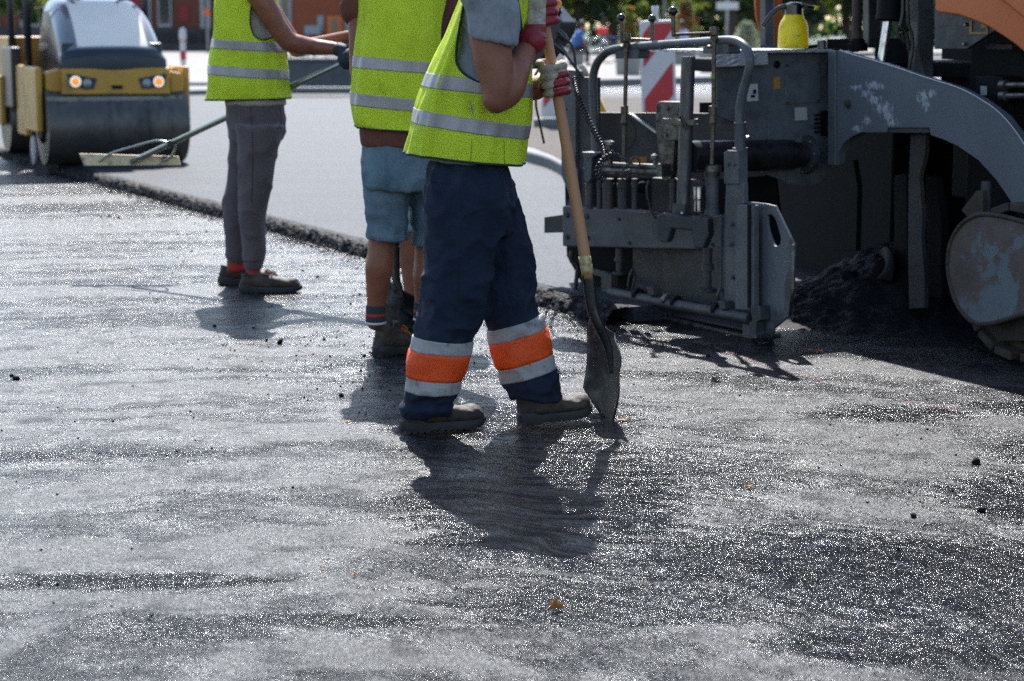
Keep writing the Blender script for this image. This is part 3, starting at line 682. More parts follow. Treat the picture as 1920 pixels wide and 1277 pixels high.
hole = [(879, -45), (869, 10), (860, 60), (855, 106), (861, 128), (877, 143), (898, 153), (925, 157), (955, 148), (972, 120), (979, 80), (974, 20), (962, -40), (920, -58)]
vc = boolean_cut(vest, px_cutter(hole, MY - 0.5, MY - 0.03))
hole2 = [(892, -45), (880, 60), (885, 110), (925, 130), (965, 100), (965, 0), (945, -50)]
vc = boolean_cut(vc, px_cutter(hole2, MY + 0.03, MY + 0.5))
vo = put('vest', vc, M_VEST, man, autos=60)
t = MB()
def lay(px, r, bv, lift=0.0005, sub=8, close=False):
    return seam(bv, px + ([px[0]] if close else []), r, sub=sub, lift=lift)
q = lay(hole[:8], 0.0038, vfull); t.add(q.v, q.f)
put('binding', t, M_TRIM, vo); t = lay(hole[9:13], 0.0038, vfull); put('binding', t, M_TRIM, vo); t = MB()
# hem binding all round
m0 = resample(vrings, 9)[0]
hem = []
for k in range(121):
    a = 2 * math.pi * k / 120; cq, sq = math.cos(a), math.sin(a)
    d = m0[1] * math.copysign(abs(cq) ** (2 / 2.15), cq) + m0[2] * math.copysign(abs(sq) ** (2 / 2.15), sq)
    d = d * (1 + vdisp(a, 0) / d.length); hem.append(m0[0] + d * 0.995)
t.tube(hem, 0.0042, 6)
put('binding', t, M_TRIM, vo)
def vring(vL, vR, uL, uR, hb=.185): return tilt_ring(uL, vL, uR, vR, MY, hb)
for (p, q) in ((vring(203, 234, 785, 994), vring(229, 260, 776, 990)), (vring(136, 156, 808, 996), vring(162, 182, 799, 996))):
    # the rings sag towards the camera in perspective; shift up by the sag
    put('reflective_stripe', wrap(vfull, [p, q], 0.0048, 120, 8, 0.003), M_REFL, vo)
M_VSEAM = mat('vest_seam', (0.25, 0.42, 0.01), 0.8)
for pts in ([(885, 262), (882, 310)], [(945, 262), (946, 312)]):
    put('seam', seam(vfull, pts, 0.0012, lift=0.0010), M_VSEAM, vo)

# gloves
def glove(root, P, A, D, T, wrist, cuff_to, m1, m2, test, name='glove', fr=0.0125, spread=0.0235, pr=0.018, cr=0.036, label=None, sm=2):
    b = MB(); hand_shapes(b, P, A, D, T, pr, fr, wrist, spread=spread)
    limb(b, [(Vector(wrist).lerp(P, .3), 0.032), (wrist, 0.037), (Vector(wrist).lerp(cuff_to, 0.5), 0.038), (cuff_to, cr)])
    g = fuse(b, 0.0033, sm, lambda p, n: 0.0014 * noise.noise(p * 45) + 0.0008 * noise.noise(p * 120))
    g.m = []
    for f in g.f:
        c = sum((g.v[i] for i in f), Vector()) / len(f); g.m.append(0 if test(c) else 1)
    return put(name, g, [m1, m2], root, label=label)
Ax = -SHd
gp = gN_P
nD = V(0.25, -0.97, 0).normalized(); nD = (nD - Ax * nD.dot(Ax)).normalized(); nT = Ax.cross(nD); nT = nT if nT.x > 0 else -nT
wr = W(1003, 52, MY - 0.085)
glove(man, gp, Ax, nD, nT, wr, W(998, 76, MY - 0.10), M_GBEI, M_GRED, lambda c: (c - gp).dot(nT) < 0.002 + 0.25 * (c - gp).dot(V(0, 0, 1)) and c.z > wr.z + 0.012, fr=0.0148, spread=0.029, cr=0.047)
fp = gF_P
fD = V(0.9, 0.42, 0); fD = (fD - Ax * fD.dot(Ax)).normalized(); fT = Ax.cross(fD); fT = fT if fT.y < 0 else -fT
wr2 = W(1013, 160, MY + 0.075)
glove(man, fp, Ax, fD, fT, wr2, W(1004, 166, MY + 0.085), M_GRED, M_GBEI, lambda c: (c - fp).dot(fD) > -0.026 + 0.7 * max(0, (c - fp).dot(Ax) + .01) and (c - fp).dot(Ax) < 0.024 and not (abs(((c - fp).dot(Ax) / .0275) % 1.0 - 0.0) < .05 and (c - fp).dot(fT) > 0.012), fr=0.0138, spread=0.0275, cr=0.038, sm=1)

# ------------------------------------------------------------ shovels
M_WOOD = mat('worn_ash_wood', (0.60, 0.31, 0.155), 0.6, var=0.2, vscale=4, col2=(0.50, 0.23, 0.11), bump=0.0012, bscale=90, stretch=(1, 1, 0.12), dirt=(0.10, 0.06, 0.04), dscale=55, dthr=0.66, dsoft=0.04)
M_TAPE = mat('yellowish_tape', (0.55, 0.42, 0.22), 0.5, var=0.2, vscale=60, dirt=(0.3, 0.25, 0.05), dscale=50, dthr=0.55)
M_STEELD = mat('blackened_steel', (0.016, 0.016, 0.018), 0.38, metal=0.4, var=0.4, vscale=25, rvar=0.15, bump=0.0006, bscale=120, coat=0.2)
M_STEELW = mat('bitumen_smeared_steel', (0.012, 0.013, 0.015), 0.45, metal=0.2, rvar=0.12, bump=0.0008, bscale=90, dirt=(0.13, 0.155, 0.165), dscale=8, dthr=0.60, dsoft=0.12)
def blade_mesh(shoulder, tip, wdir, face, width, dish, th=0.0022, cols=14, rows=22):
    """a dished square-mouth blade from the socket to its edge"""
    shoulder, tip = Vector(shoulder), Vector(tip); ln = (tip - shoulder).normalized(); wdir = (wdir - ln * wdir.dot(ln)).normalized(); nn = face
    L = (tip - shoulder).length; vs = []
    for side in (0, 1):
        for i in range(rows + 1):
            t = i / rows; wd = width * (1.0 if t > 0.12 else 0.80 + 0.20 * math.sqrt(t / 0.12)) * (1 - 0.10 * max(0, t - 0.5) * 2)
            for j in range(cols + 1):
                s = 2 * j / cols - 1
                z = dish * (s * s) * (1 - 0.75 * t ** 1.5) * min(1, 0.25 + t * 3.2) + 0.012 * (1 - t) ** 2 * (1 - abs(s)) * -1 - 0.02 * math.sin(t * 3.1)
                rib = -0.012 * math.exp(-(s / 0.18) ** 2) * max(0, 1 - t * 1.5)
                vs.append(shoulder + ln * (L * t + (0.018 * (1 - s * s) * (1 if t > 0.9 else 0) * (t - 0.9) * 10)) + wdir * (s * wd / 2) + nn * (z + rib + side * th))
    n = (rows + 1) * (cols + 1); fs = []
    for side in (0, 1):
        for i in range(rows):
            for j in range(cols):
                a = side * n + i * (cols + 1) + j; fs.append((a, a + 1, a + cols + 2, a + cols + 1))
    ring = [j for j in range(cols + 1)] + [i * (cols + 1) + cols for i in range(1, rows + 1)] + [rows * (cols + 1) + j for j in range(cols - 1, -1, -1)] + [i * (cols + 1) for i in range(rows - 1, 0, -1)]
    for a, c in zip(ring, ring[1:] + ring[:1]): fs.append((a, c, c + n, a + n))
    m = MB(); m.add(vs, fs); return m
sho = thing('shovel', 'shovel with scratched wooden handle and black blade held upright by the man in red gloves', 'shovel', G(1149, 786))
b = MB(); n = 26; pts = []
for i in range(n + 1):
    t = i / n; pts.append(SHT.lerp(SHB, t) + V(0.004 * math.sin(t * 3.1), 0, 0))
b.tube(pts, [0.0165 + 0.003 * i / n for i in range(n + 1)], 16); put('handle', b, M_WOOD, sho)
b = MB(); c0, c1 = SHT.lerp(SHB, 0.925), SHT.lerp(SHB, 0.985); b.tube([c0, c0.lerp(c1, 0.48), c0.lerp(c1, 0.5), c0.lerp(c1, 0.52), c1], [0.0202, 0.0206, 0.0196, 0.0206, 0.0208], 18); put('tape', b, M_TAPE, sho)
YS = MY - 0.02
b = MB(); pth, rr = curve_r([(SHB - SHd * 0.012, 0.0206), (SHB + SHd * 0.02, 0.0212), (W(1110, 575, YS), 0.0200), (W(1121, 607, YS), 0.0185), (W(1133, 632, YS + 0.01), 0.0165), (W(1142, 660, YS + 0.015), 0.013), (W(1146, 700, YS + 0.015), 0.007)], 6)
b.tube(pth, rr, 16, flat=0.85); b.tube([W(1104, 540, YS - 0.022), W(1104, 540, YS + 0.022)], 0.004, 8); b.tube([W(1112, 580, YS - 0.022), W(1112, 580, YS + 0.022)], 0.004, 8); put('socket', b, M_STEELD, sho)
bt = W(1142, 626, MY + 0.10); cr = G(1149, 786); WD = V(-0.42, 0.88, 0.22).normalized(); bb = cr + WD * 0.105 
fc = V(-0.80, 0.60, -0.1).normalized(); wd = V(0.62, 0.78, 0.0)
m = blade_mesh(bt, bb, WD, V(-0.90, -0.42, 0.05).normalized(), 0.250, 0.030)
put('blade', m, M_STEELW, sho)
# ------------------------------------------------------------ worker in denim shorts, seen from behind
def tr_at(Y):
    def tr(uL, vL, uR, vR, hb, dY=0.0):
        l = W(uL, vL, Y + dY); r = W(uR, vR, Y + dY); return ((l + r) / 2, (r - l) / 2, V(0, hb, 0))
    return tr
PY = G(700, 668).y + 0.02
p2 = thing('person', 'worker in yellow vest and blue denim shorts with his back to the camera', 'person', (G(745, 668).x, PY, 0))
T2 = tr_at(PY)
b = MB()
sL, sR = W(672, -40, PY + 0.02), W(850, -40, PY + 0.02)
eL, eR = W(662, 125, PY + 0.0), W(880, 130, PY + 0.02)
wL, wR = W(705, 165, PY + 0.32), W(770, 190, PY + 0.34)
limb(b, [(sL, 0.060), (sL.lerp(eL, .5) + V(0.02, 0, 0), 0.052), (eL + V(0.03, 0, -0.02), 0.045)]); limb(b, [(eL + V(0.03, 0, -0.02), 0.045), (eL.lerp(wL, .45) + V(0, 0.03, 0), 0.043), (wL, 0.03)])
limb(b, [(sR, 0.060), (sR.lerp(eR, .5), 0.052), (eR, 0.043)]); limb(b, [(eR, 0.043), (eR.lerp(wR, .45), 0.043), (wR, 0.03)])
b.loft([T2(700, 300, 800, 300, .12), T2(690, 230, 812, 230, .12), T2(680, 130, 830, 130, .12), T2(675, 30, 838, 30, .125), T2(680, -20, 835, -20, .12), T2(700, -55, 810, -55, .09), T2(735, -75, 785, -75, .06)], 32, 4)
limb(b, [(W(758, -70, PY), .06), (W(758, -100, PY), .056)]); Ph, qh = head_shapes(b, W(758, -150, PY + 0.03), R(95), 0.2)
lk = [((716, 380), (716, 450), (711, 500), (704, 582), 0.0), ((800, 390), (802, 465), (800, 520), (794, 575), 0.10)]
ank2 = []
for (h, k, c, a, dy) in lk:
    hp, kp, cp, ap = W(*h, PY + dy), W(*k, PY + dy), W(*c, PY + dy - 0.02), W(*a, PY + dy - 0.005); ank2.append(ap)
    limb(b, [(hp, .066), (hp.lerp(kp, .7), .060), (kp, .0565), (kp.lerp(cp, .5), .0555), (cp, .0585), (cp.lerp(ap, .45), .048), (ap, .037), (ap + V(0, 0.0, -0.05), 0.036)])
f2 = [(G(703, 668), R(38)), (G(800, 650), R(80))]
for h, yw in f2:
    d = V(math.cos(yw), math.sin(yw), 0); limb(b, [(h + d * 0.06 + V(0, 0, 0.075), 0.034), (h + d * 0.2 + V(0, 0, 0.05), 0.024)])
# hands on the shovel in front of him
S2T = W(752, 90, PY + 0.36); S2B = W(741, 470, PY + 0.30); S2d = (S2B - S2T).normalized()
for wv, px, s in ((wR, 185, 1), (wL, 155, -1)):
    pp = S2T + S2d * ((W(750, px, PY + 0.36) - S2T).dot(S2d)); hand_shapes(b, pp, -S2d, V(s * -0.2 + (0.9 * s), -0.35, 0), V(0, 1, 0) if False else V(-0.35 * s, 0.9, 0) - S2d * 0, 0.017, 0.0095, wv, spread=0.02)
put('body', fuse(b, 0.0075, 4, lambda p, n: 0.0018 * noise.noise(p * 20)), M_SKIN, p2); head_extras(p2, Ph, qh)
# brown shirt
b = MB()
b.loft([T2(679, 272, 822, 276, .145), T2(676, 240, 826, 244, .15), T2(672, 130, 832, 130, .15), T2(672, 30, 842, 30, .15), T2(672, -20, 846, -20, .14), T2(695, -55, 815, -55, .10), T2(730, -70, 790, -70, .07)], 40, 5)
limb(b, [(sL, .068), (sL.lerp(eL, .35), .066)]); limb(b, [(sR, .070), (sR.lerp(eR, .45), .066), (sR.lerp(eR, .8), .062)])
fs = folds(0.007, 9, 0.7, 0.8, 1.5); put('shirt', fuse(b, 0.008, 4, fs and (lambda p, n: fs(p))), M_BROWNT, p2)
# shorts
b = MB()
b.loft([T2(683, 262, 818, 266, .13), T2(680, 290, 822, 292, .145), T2(678, 326, 824, 330, .155), T2(684, 350, 822, 354, .15)], 40, 5, n=2.3)
b.loft([T2(681, 320, 765, 335, .115), T2(685, 360, 767, 362, .112), T2(688, 391, 765, 400, .108), T2(689, 430, 764, 430, .106), T2(690, 447, 764, 449, .104)], 36, 5, n=2.2)
b.loft([T2(757, 335, 822, 335, .115, 0.08), T2(765, 362, 830, 365, .112, 0.10), T2(771, 400, 834, 404, .108, .10), T2(774, 440, 836, 442, .106, .10), T2(775, 458, 836, 460, .104, .10)], 36, 5, n=2.2)
fd2 = folds(0.009, 9, 0.6, 0.9, 6.0)
sh = fuse(b, 0.0075, 3, lambda p, n: fd2(p) + 0.004 * math.sin(p.z * 70 + 14 * p.x + 4 * noise.noise(p * 7)) * max(0, 1 - abs(p.z - 0.55) / 0.15))
ct = MB(); ct.lathe(W(727, 452, PY), (0, 0, 1), [(-0.02, 0.077), (0.06, 0.075)], 28); ct.lathe(W(805, 463, PY + .1), (0, 0, 1), [(-0.02, 0.070), (0.06, 0.068)], 28)
sh = boolean_cut(sh, ct); shb2 = sh.bvh(); so = put('shorts', sh, M_JEANS, p2)
s = MB()
for pts in ([(719, 282), (720, 318), (713, 345)], [(684, 345), (700, 349), (713, 345)], [(747, 278), (749, 305), (757, 336)], [(765, 270), (775, 290), (786, 325)], [(690, 441), (726, 446), (763, 443)], [(690, 438), (726, 443), (763, 440)], [(754, 300), (768, 310)]):
    t = seam(shb2, pts, 0.0015); s.add(t.v, t.f)
put('seam', s, mat('denim_stitching', (0.20, 0.24, 0.27), 0.9), so)
# vest
vr = [(242, 667, 838, .165, .0), (228, 662, 838, .165, 0), (190, 659, 838, .165, 0), (150, 659, 838, .165, 0), (100, 666, 838, .165, 0), (50, 671, 840, .165, 0), (0, 673, 843, .16, 0), (-35, 680, 838, .15, 0), (-58, 700, 812, .11, 0), (-70, 725, 790, .08, 0)]
vrings2 = [pr_ring(v, l, r, PY, hb, tx) for v, l, r, hb, tx in vr]
for i in range(5): vrings2[i] = (vrings2[i][0], vrings2[i][1] + V(0, 0, -0.012 * (1 - i / 5)), vrings2[i][2])
def vdisp2(q, t):
    f = noise.noise(Vector((math.cos(q) * 3, math.sin(q) * 3, t * 1.2 + 9)))
    rid = 0.018 * math.exp(-((q - 3.72 - 0.5 * t) / 0.13) ** 2) * (1 - t) - 0.012 * math.exp(-((q - 3.45 - 0.4 * t) / 0.12) ** 2) * (1 - t)
    return f * 0.012 * (1.1 - 0.6 * t) + rid + 0.003 * math.sin(t * 22 + 3 * q)
v2 = shell(vrings2, 0.0028, 110, 8, 2.4, vdisp2); vf2 = v2.bvh()
ct = px_cutter([(844, -40), (838, 0), (830, 40), (828, 77), (834, 95), (846, 100), (870, 60), (870, -40)], PY - 0.4, PY + 0.35)
ct2 = px_cutter([(668, -40), (670, 0), (668, 50), (663, 70), (655, 60), (650, -40)], PY - 0.4, PY + 0.35)
v2 = boolean_cut(boolean_cut(v2, ct), ct2)
vo = put('vest', v2, M_VEST, p2)
m0 = resample(vrings2, 8)[0]; hem = []
for k in range(111):
    a = 2 * math.pi * k / 110; cq, sq = math.cos(a), math.sin(a)
    d = m0[1] * math.copysign(abs(cq) ** (2 / 2.4), cq) + m0[2] * math.copysign(abs(sq) ** (2 / 2.4), sq); d = d * (1 + vdisp2(a, 0) / d.length); hem.append(m0[0] + d * 0.995)
t = MB(); t.tube(hem, 0.0042, 6); put('binding', t, M_TRIM, vo); t = MB(); q = seam(vf2, [(840, -10), (834, 20), (829, 45), (828, 77)], 0.0035); t.add(q.v, q.f); put('binding', t, M_TRIM, vo)
for a, c in ((T2(660, 172, 838, 190, .165), T2(660, 195, 838, 212, .165)), (T2(664, 104, 838, 118, .165), T2(663, 126, 838, 139, .165))):
    put('reflective_stripe', wrap(vf2, [a, c], 0.0046, 110, 8, 0.003), M_REFL, vo)
# socks and boots
for i, (h, yw) in enumerate(f2):
    ap = ank2[i]
    b = MB(); b.loft([(ap + V(0, 0, 0.022), V(.040, 0, 0), V(0, .042, 0)), (ap + V(0, 0, -0.01), V(.0405, 0, 0), V(0, .044, 0)), (ap + V(0, 0, -0.045), V(.042, 0, 0), V(0, .046, 0))], 24, 4); sk = put('sock', b, M_SOCKD, p2)
    b = MB(); b.loft([(ap + V(0, 0, -0.012), V(.0415, 0, 0), V(0, .0450, 0)), (ap + V(0, 0, -0.024), V(.0422, 0, 0), V(0, .0462, 0))], 24, 3); put('sock_stripe', b, M_SOCKR, sk)
    b = MB(); b.loft([(ap + V(0, 0, -0.047), V(.0435, 0, 0), V(0, .0475, 0)), (ap + V(0, 0, -0.055), V(.0445, 0, 0), V(0, .0495, 0))], 24, 3); put('sock_stripe', b, M_SOCKW, sk)
    boot(p2, h, yw, 0, L=0.29, high=0.135, shaft_to=ap + V(0.0, 0, -0.048), lace=M_LACEO)
# his shovel
s2 = thing('shovel', 'all black shovel between the legs of the worker in denim shorts', 'shovel', G(728, 632))
b = MB(); b.tube([S2T, S2T.lerp(S2B, .5), S2B], [.0165, .0175, .0185], 14); put('handle', b, M_STEELD, s2)
b = MB(); pth, rr = curve_r([(S2B - S2d * 0.02, .0195), (W(741, 500, PY + .29), .0195), (W(743, 525, PY + .28), .018), (W(749, 542, PY + .27), .0155), (W(755, 560, PY + .26), .010)], 6); b.tube(pth, rr, 14); put('socket', b, M_STEELD, s2)
bm_ = blade_mesh(W(749, 538, PY + .27), G(731, 632) + V(0, 0, 0.004), V(0.75, -0.6, 0.0), V(0.6, 0.75, 0.1).normalized(), 0.235, 0.05); put('blade', bm_, M_STEELW, s2)

# ------------------------------------------------------------ worker with the lute, side view
QY = G(480, 540).y
p3 = thing('person', 'worker in yellow vest, grey joggers and red socks pushing a long-handled rake', 'person', (G(480, 540).x, QY, 0))
T3 = tr_at(QY)
RT, RB = W(664, 107, 10.16), W(247, 304, 10.95)
gq3 = RB + (RT - RB).normalized() * ((RT - RB).length * .985 + .2) + V(-.06, .09, .06)
def R3(v, l, r, hb, tx=0, dY=0): return pr_ring(v, l, r, QY + dY, hb, tx)
b = MB()
s3, s3f = W(470, -35, QY - 0.18), W(470, -35, QY + 0.18)
e3, w3 = W(545, 82, QY - 0.14), W(636, 92, 10.22)
e3f, w3f = W(556, 92, QY + 0.20), gq3
limb(b, [(s3, .068), (W(497, 10, QY - .18), .060), (W(520, 50, QY - .16), .053), (W(540, 78, QY - .14), .050)])
limb(b, [(W(540, 78, QY - .14), .050), (W(560, 84, QY - .12), .049), (W(590, 88, QY - .07), .043), (w3, .030), (W(646, 96, 10.20), .022)])
limb(b, [(s3f, .062), (e3f, .045)]); limb(b, [(e3f, .045), (w3f, .030)])
b.loft([R3(200, 430, 530, .14), R3(120, 425, 515, .14), R3(40, 425, 505, .15), R3(-20, 425, 510, .15), R3(-50, 440, 500, .11), R3(-62, 455, 490, .07)], 32, 4)
limb(b, [(W(476, -60, QY), .058), (W(484, -90, QY), .055)]); Ph, qh = head_shapes(b, W(497, -132, QY), 0.1, 0.3)
NN, FF = QY - 0.13, QY + 0.13
for a, c, k in ((W(485, 240, NN), W(478, 380, NN), W(475, 505, NN)), (W(460, 240, FF), W(440, 370, FF), W(437, 490, FF))):
    limb(b, [(a + V(0, 0, -.03), .055), (c, .045), (c.lerp(k, .4), .040), (k, .034), (k + V(0, 0, -0.03), .035)])
hN, hF = G(449, 549), G(410, 533)
for h in (hN, hF): limb(b, [(h + V(.06, 0, .07), .032), (h + V(.2, 0, .045), .022)])
put('body', fuse(b, .0085, 4, lambda p, n: 0.0018 * noise.noise(p * 20)), M_SKIN, p3); head_extras(p3, Ph, qh)
b = MB()
b.loft([R3(185, 425, 530, .15), R3(240, 426, 534, .15), R3(262, 430, 528, .14)], 36, 4)
b.loft([pr_ring(v, l, r, NN, hb) for v, l, r, hb in [(235, 445, 533, .095), (280, 446, 521, .092), (345, 447, 511, .086), (379, 448, 504, .082), (407, 450, 499, .074), (440, 453, 495, .066), (470, 455, 494, .060), (487, 457, 493, .055), (503, 460, 490, .047)]], 34, 5)
b.loft([pr_ring(v, l, r, FF, hb) for v, l, r, hb in [(235, 428, 505, .095), (280, 429, 500, .092), (336, 424, 490, .086), (379, 418, 480, .082), (449, 421, 468, .066), (475, 423, 462, .056), (489, 427, 460, .046)]], 34, 5)
fd3 = folds(.010, 7, 0.7, 0.8, 9.0)
t3 = fuse(b, .008, 4, lambda p, n: fd3(p)); tb3 = t3.bvh(); tro = put('joggers', t3, M_GREYP, p3)
s = MB()
for pts in ([(523, 200), (528, 215), (526, 235), (520, 240)], [(470, 200), (474, 280), (472, 380)], [(456, 489), (475, 491), (492, 488)]):
    q = seam(tb3, pts, .0018); s.add(q.v, q.f)
put('seam', s, mat('grey_seam', (.03, .028, .03), .9), tro)
# undershirt
b = MB(); b.loft([R3(197, 423, 535, .155), R3(185, 423, 534, .16), R3(120, 418, 522, .16), R3(40, 418, 515, .165), R3(-20, 420, 515, .16), R3(-52, 445, 495, .11)], 36, 5); fs3 = folds(.006, 10, .7, .8, 4)
put('undershirt', fuse(b, .009, 3, lambda p, n: fs3(p)), M_BEIGET, p3)
vr = [(185, 386, 545, .175, .004), (165, 388, 543, .178, .004), (130, 391, 540, .18, .004), (90, 396, 534, .18, 0), (50, 400, 525, .185, 0), (0, 404, 520, .19, 0), (-30, 415, 518, .185, 0), (-52, 435, 505, .14, 0), (-62, 450, 495, .09, 0)]
vrings3 = [pr_ring(v, l, r, QY, hb, tx) for v, l, r, hb, tx in vr]
def vdisp3(q, t):
    f = noise.noise(Vector((math.cos(q) * 3, math.sin(q) * 3, t * 1.2 + 19)))
    return f * .014 * (1.1 - .6 * t) + .004 * math.sin(t * 20 + 2.5 * q) + .010 * math.exp(-((q - 3.9) / .15) ** 2) * (1 - t)
v3 = shell(vrings3, .0028, 110, 8, 2.2, vdisp3); vf3 = v3.bvh()
h3 = [(474, -40), (472, 0), (469, 39), (474, 61), (482, 71), (493, 75), (503, 73), (513, 68), (524, 60), (520, -40), (500, -55)]
v3 = boolean_cut(v3, px_cutter(h3, QY - .5, QY - .02)); v3 = boolean_cut(v3, px_cutter([(480, -40), (478, 30), (490, 60), (515, 60), (515, -40)], QY + .03, QY + .5))
vo = put('vest', v3, M_VEST, p3)
m0 = resample(vrings3, 8)[0]; hem = []
for k in range(111):
    a = 2 * math.pi * k / 110; cq, sq = math.cos(a), math.sin(a)
    d = m0[1] * math.copysign(abs(cq) ** (2 / 2.2), cq) + m0[2] * math.copysign(abs(sq) ** (2 / 2.2), sq); d = d * (1 + vdisp3(a, 0) / d.length); hem.append(m0[0] + d * .995)
t = MB(); t.tube(hem, .0045, 6); put('binding', t, M_TRIM, vo); t = MB(); q = seam(vf3, h3[:8], .0042); t.add(q.v, q.f); put('binding', t, M_TRIM, vo)
for a, c in ((T3(392, 121, 540, 131, .18), T3(391, 139, 541, 149, .18)), (T3(397, 73, 536, 81, .182), T3(396, 90, 537, 98, .182))):
    put('reflective_stripe', wrap(vf3, [a, c], .0047, 110, 6, .003), M_REFL, vo)
for h, Yc, u0, u1, vt, vb in ((hN, NN, 459, 489, 498, 522), (hF, FF, 425, 458, 484, 508)):
    b = MB(); b.loft([pr_ring(vt, u0 + 3, u1 - 2, Yc, .040), pr_ring(vb, u0 + 2, u1 + 2, Yc, .044)], 24, 3); put('sock', b, M_SOCKR, p3)
    boot(p3, h, R(3), 0, L=.322, high=.085, shaft_to=V((W(u0, 515, Yc).x + W(u1, 515, Yc).x) / 2, h.y, 0.098), lace=M_LACE)
# rake
RT, RB = W(664, 107, 10.16), W(247, 304, 10.95)
RTe = RT + (RT - RB).normalized() * 0.35
rk = thing('asphalt_rake', 'long-handled rake with pale wooden board held out in front of the roller', 'rake', RB)
M_ALU = mat('aluminium_tube', (.40, .42, .41), .28, metal=.85, var=.1, vscale=1.6, col2=(.27, .31, .24), rvar=.06)
b = MB(); b.tube([RB, RB.lerp(RTe, .5), RTe], .0165, 18); put('handle', b, M_ALU, rk)
M_BOARD = mat('pale_board', (.78, .62, .40), .7, var=.15, vscale=5, dirt=(.06, .05, .045), dscale=9, dthr=.6, bump=.001, bscale=60)
BYD = 10.95
b = MB(); b.prism([W(157, 311, BYD), W(338, 310, BYD), W(334, 293, BYD), W(148, 288, BYD)], (0, .020, 0)); put('board', b, M_BOARD, rk, smooth=False, bevel=.003)
b = MB(); j = RB + (RTe - RB) * ((W(320, 268, 10.8) - RB).dot(RTe - RB) / (RTe - RB).length_squared)
yb = BYD
for pts in ([(186, 303, -.01), (208, 288, -.03), (250, 275, -.06), (293, 264, -.10)], [(306, 302, -.01), (322, 292, -.03), (329, 276, -.08), (322, 267, -.12)]):
    pth = [W(u, v, yb + d * 1.2) for u, v, d in pts] + [j]
    m = MB(); m.tube(curve(pth, 6), .0065, 8); put('brace', m, M_ALU, rk)
m = MB(); m.box(j, (.035, .045, .035)); put('clamp', m, M_STEELD, rk, bevel=.004)
# gloves gripping the pole
rA = (RTe - RB).normalized(); gpz = RB + rA * ((RT - RB).length * 0.985)
gD = V(0, -0.1, 1.0); gD = (gD - rA * gD.dot(rA)); gT = V(.3, -.9, -.2)
gT = rA.cross(gD.normalized()); gT = gT if gT.y < 0 else gT
glove(p3, gpz, rA, gD, gT, W(646, 97, 10.20), W(636, 93, 10.22), M_GDARK, M_GDARK, lambda c: True, fr=.0135, spread=.025, cr=.037)
gq = gpz + rA * 0.20; glove(p3, gq, rA, gD, gT, gq + V(-.03, .05, .05), gq + V(-.06, .09, .06), M_GDARK, M_GDARK, lambda c: True, fr=.0135, spread=.025, cr=.034)

# ------------------------------------------------------------ a fourth worker, hidden but for one leg
HY = G(773, 604).y
p4 = thing('person', 'worker in pale shorts almost hidden behind the two men in vests, one shin showing', 'person', (G(785, 604).x, HY, 0))
T4 = tr_at(HY)
b = MB(); cx = W(790, 100, HY).x
def C4(z, a, c): return (V(cx, HY, z), V(a, 0, 0), V(0, c, 0))
b.loft([C4(.9, .15, .11), C4(1.05, .14, .10), C4(1.25, .17, .11), C4(1.4, .19, .11), C4(1.47, .12, .09), C4(1.5, .07, .06)], 28, 4)
limb(b, [(V(cx, HY, 1.48), .058), (V(cx, HY, 1.54), .055)]); Ph, qh = head_shapes(b, V(cx, HY - .02, 1.64), R(-100), .2)
for s in (-1, 1):
    limb(b, [(V(cx + s * .17, HY, 1.41), .058), (V(cx + s * .19, HY - .02, 1.12), .043)]); limb(b, [(V(cx + s * .19, HY - .02, 1.12), .043), (V(cx + s * .10, HY - .22, 1.02), .03), (V(cx + s * .07, HY - .28, 1.0), .035)])
for s, (u, v) in ((-1, (768, 455)), (1, (812, 455))):
    k = W(u, v, HY); limb(b, [(V(cx + s * .09, HY, .86), .085), (k, .055), (k + V(.012, .01, -.12), .054), (W(u + 5, 560, HY), .036), (W(u + 5, 580, HY), .034)])
for u in (775, 820): limb(b, [(G(u, 604) + V(0, .04, .06), .032), (G(u, 604) + V(-.01, -.12, .04), .024)])
put('body', fuse(b, .009, 4), M_SKIN, p4); head_extras(p4, Ph, qh)
b = MB(); b.loft([C4(1.0, .165, .13), C4(.85, .18, .14), C4(.78, .18, .13)], 32, 4)
for s, u in ((-1, 769), (1, 812)): k = W(u, 430, HY); b.loft([(V(cx + s * .09, HY, .82), V(.095, 0, 0), V(0, .11, 0)), (k, V(.085, 0, 0), V(0, .10, 0))], 28, 4)
put('shorts', fuse(b, .009, 3, lambda p, n: fd2(p)), M_JEANS2, p4)
b = MB(); b.loft([C4(.92, .18, .14), C4(1.1, .17, .13), C4(1.3, .19, .14), C4(1.42, .21, .13), C4(1.49, .10, .08)], 32, 4)
for s in (-1, 1): limb(b, [(V(cx + s * .17, HY, 1.41), .066), (V(cx + s * .185, HY - .02, 1.2), .06)])
put('shirt', fuse(b, .009, 3, lambda p, n: fs(p)), M_GREYT, p4)
for u, v in ((775, 604), (820, 604)):
    h = G(u, v) + V(.01, .12, 0); boot(p4, h, R(-95), 0, L=.29, high=.10, lace=mat('yellow_lace', (.6, .35, .03), .8) if u < 800 else M_LACE)
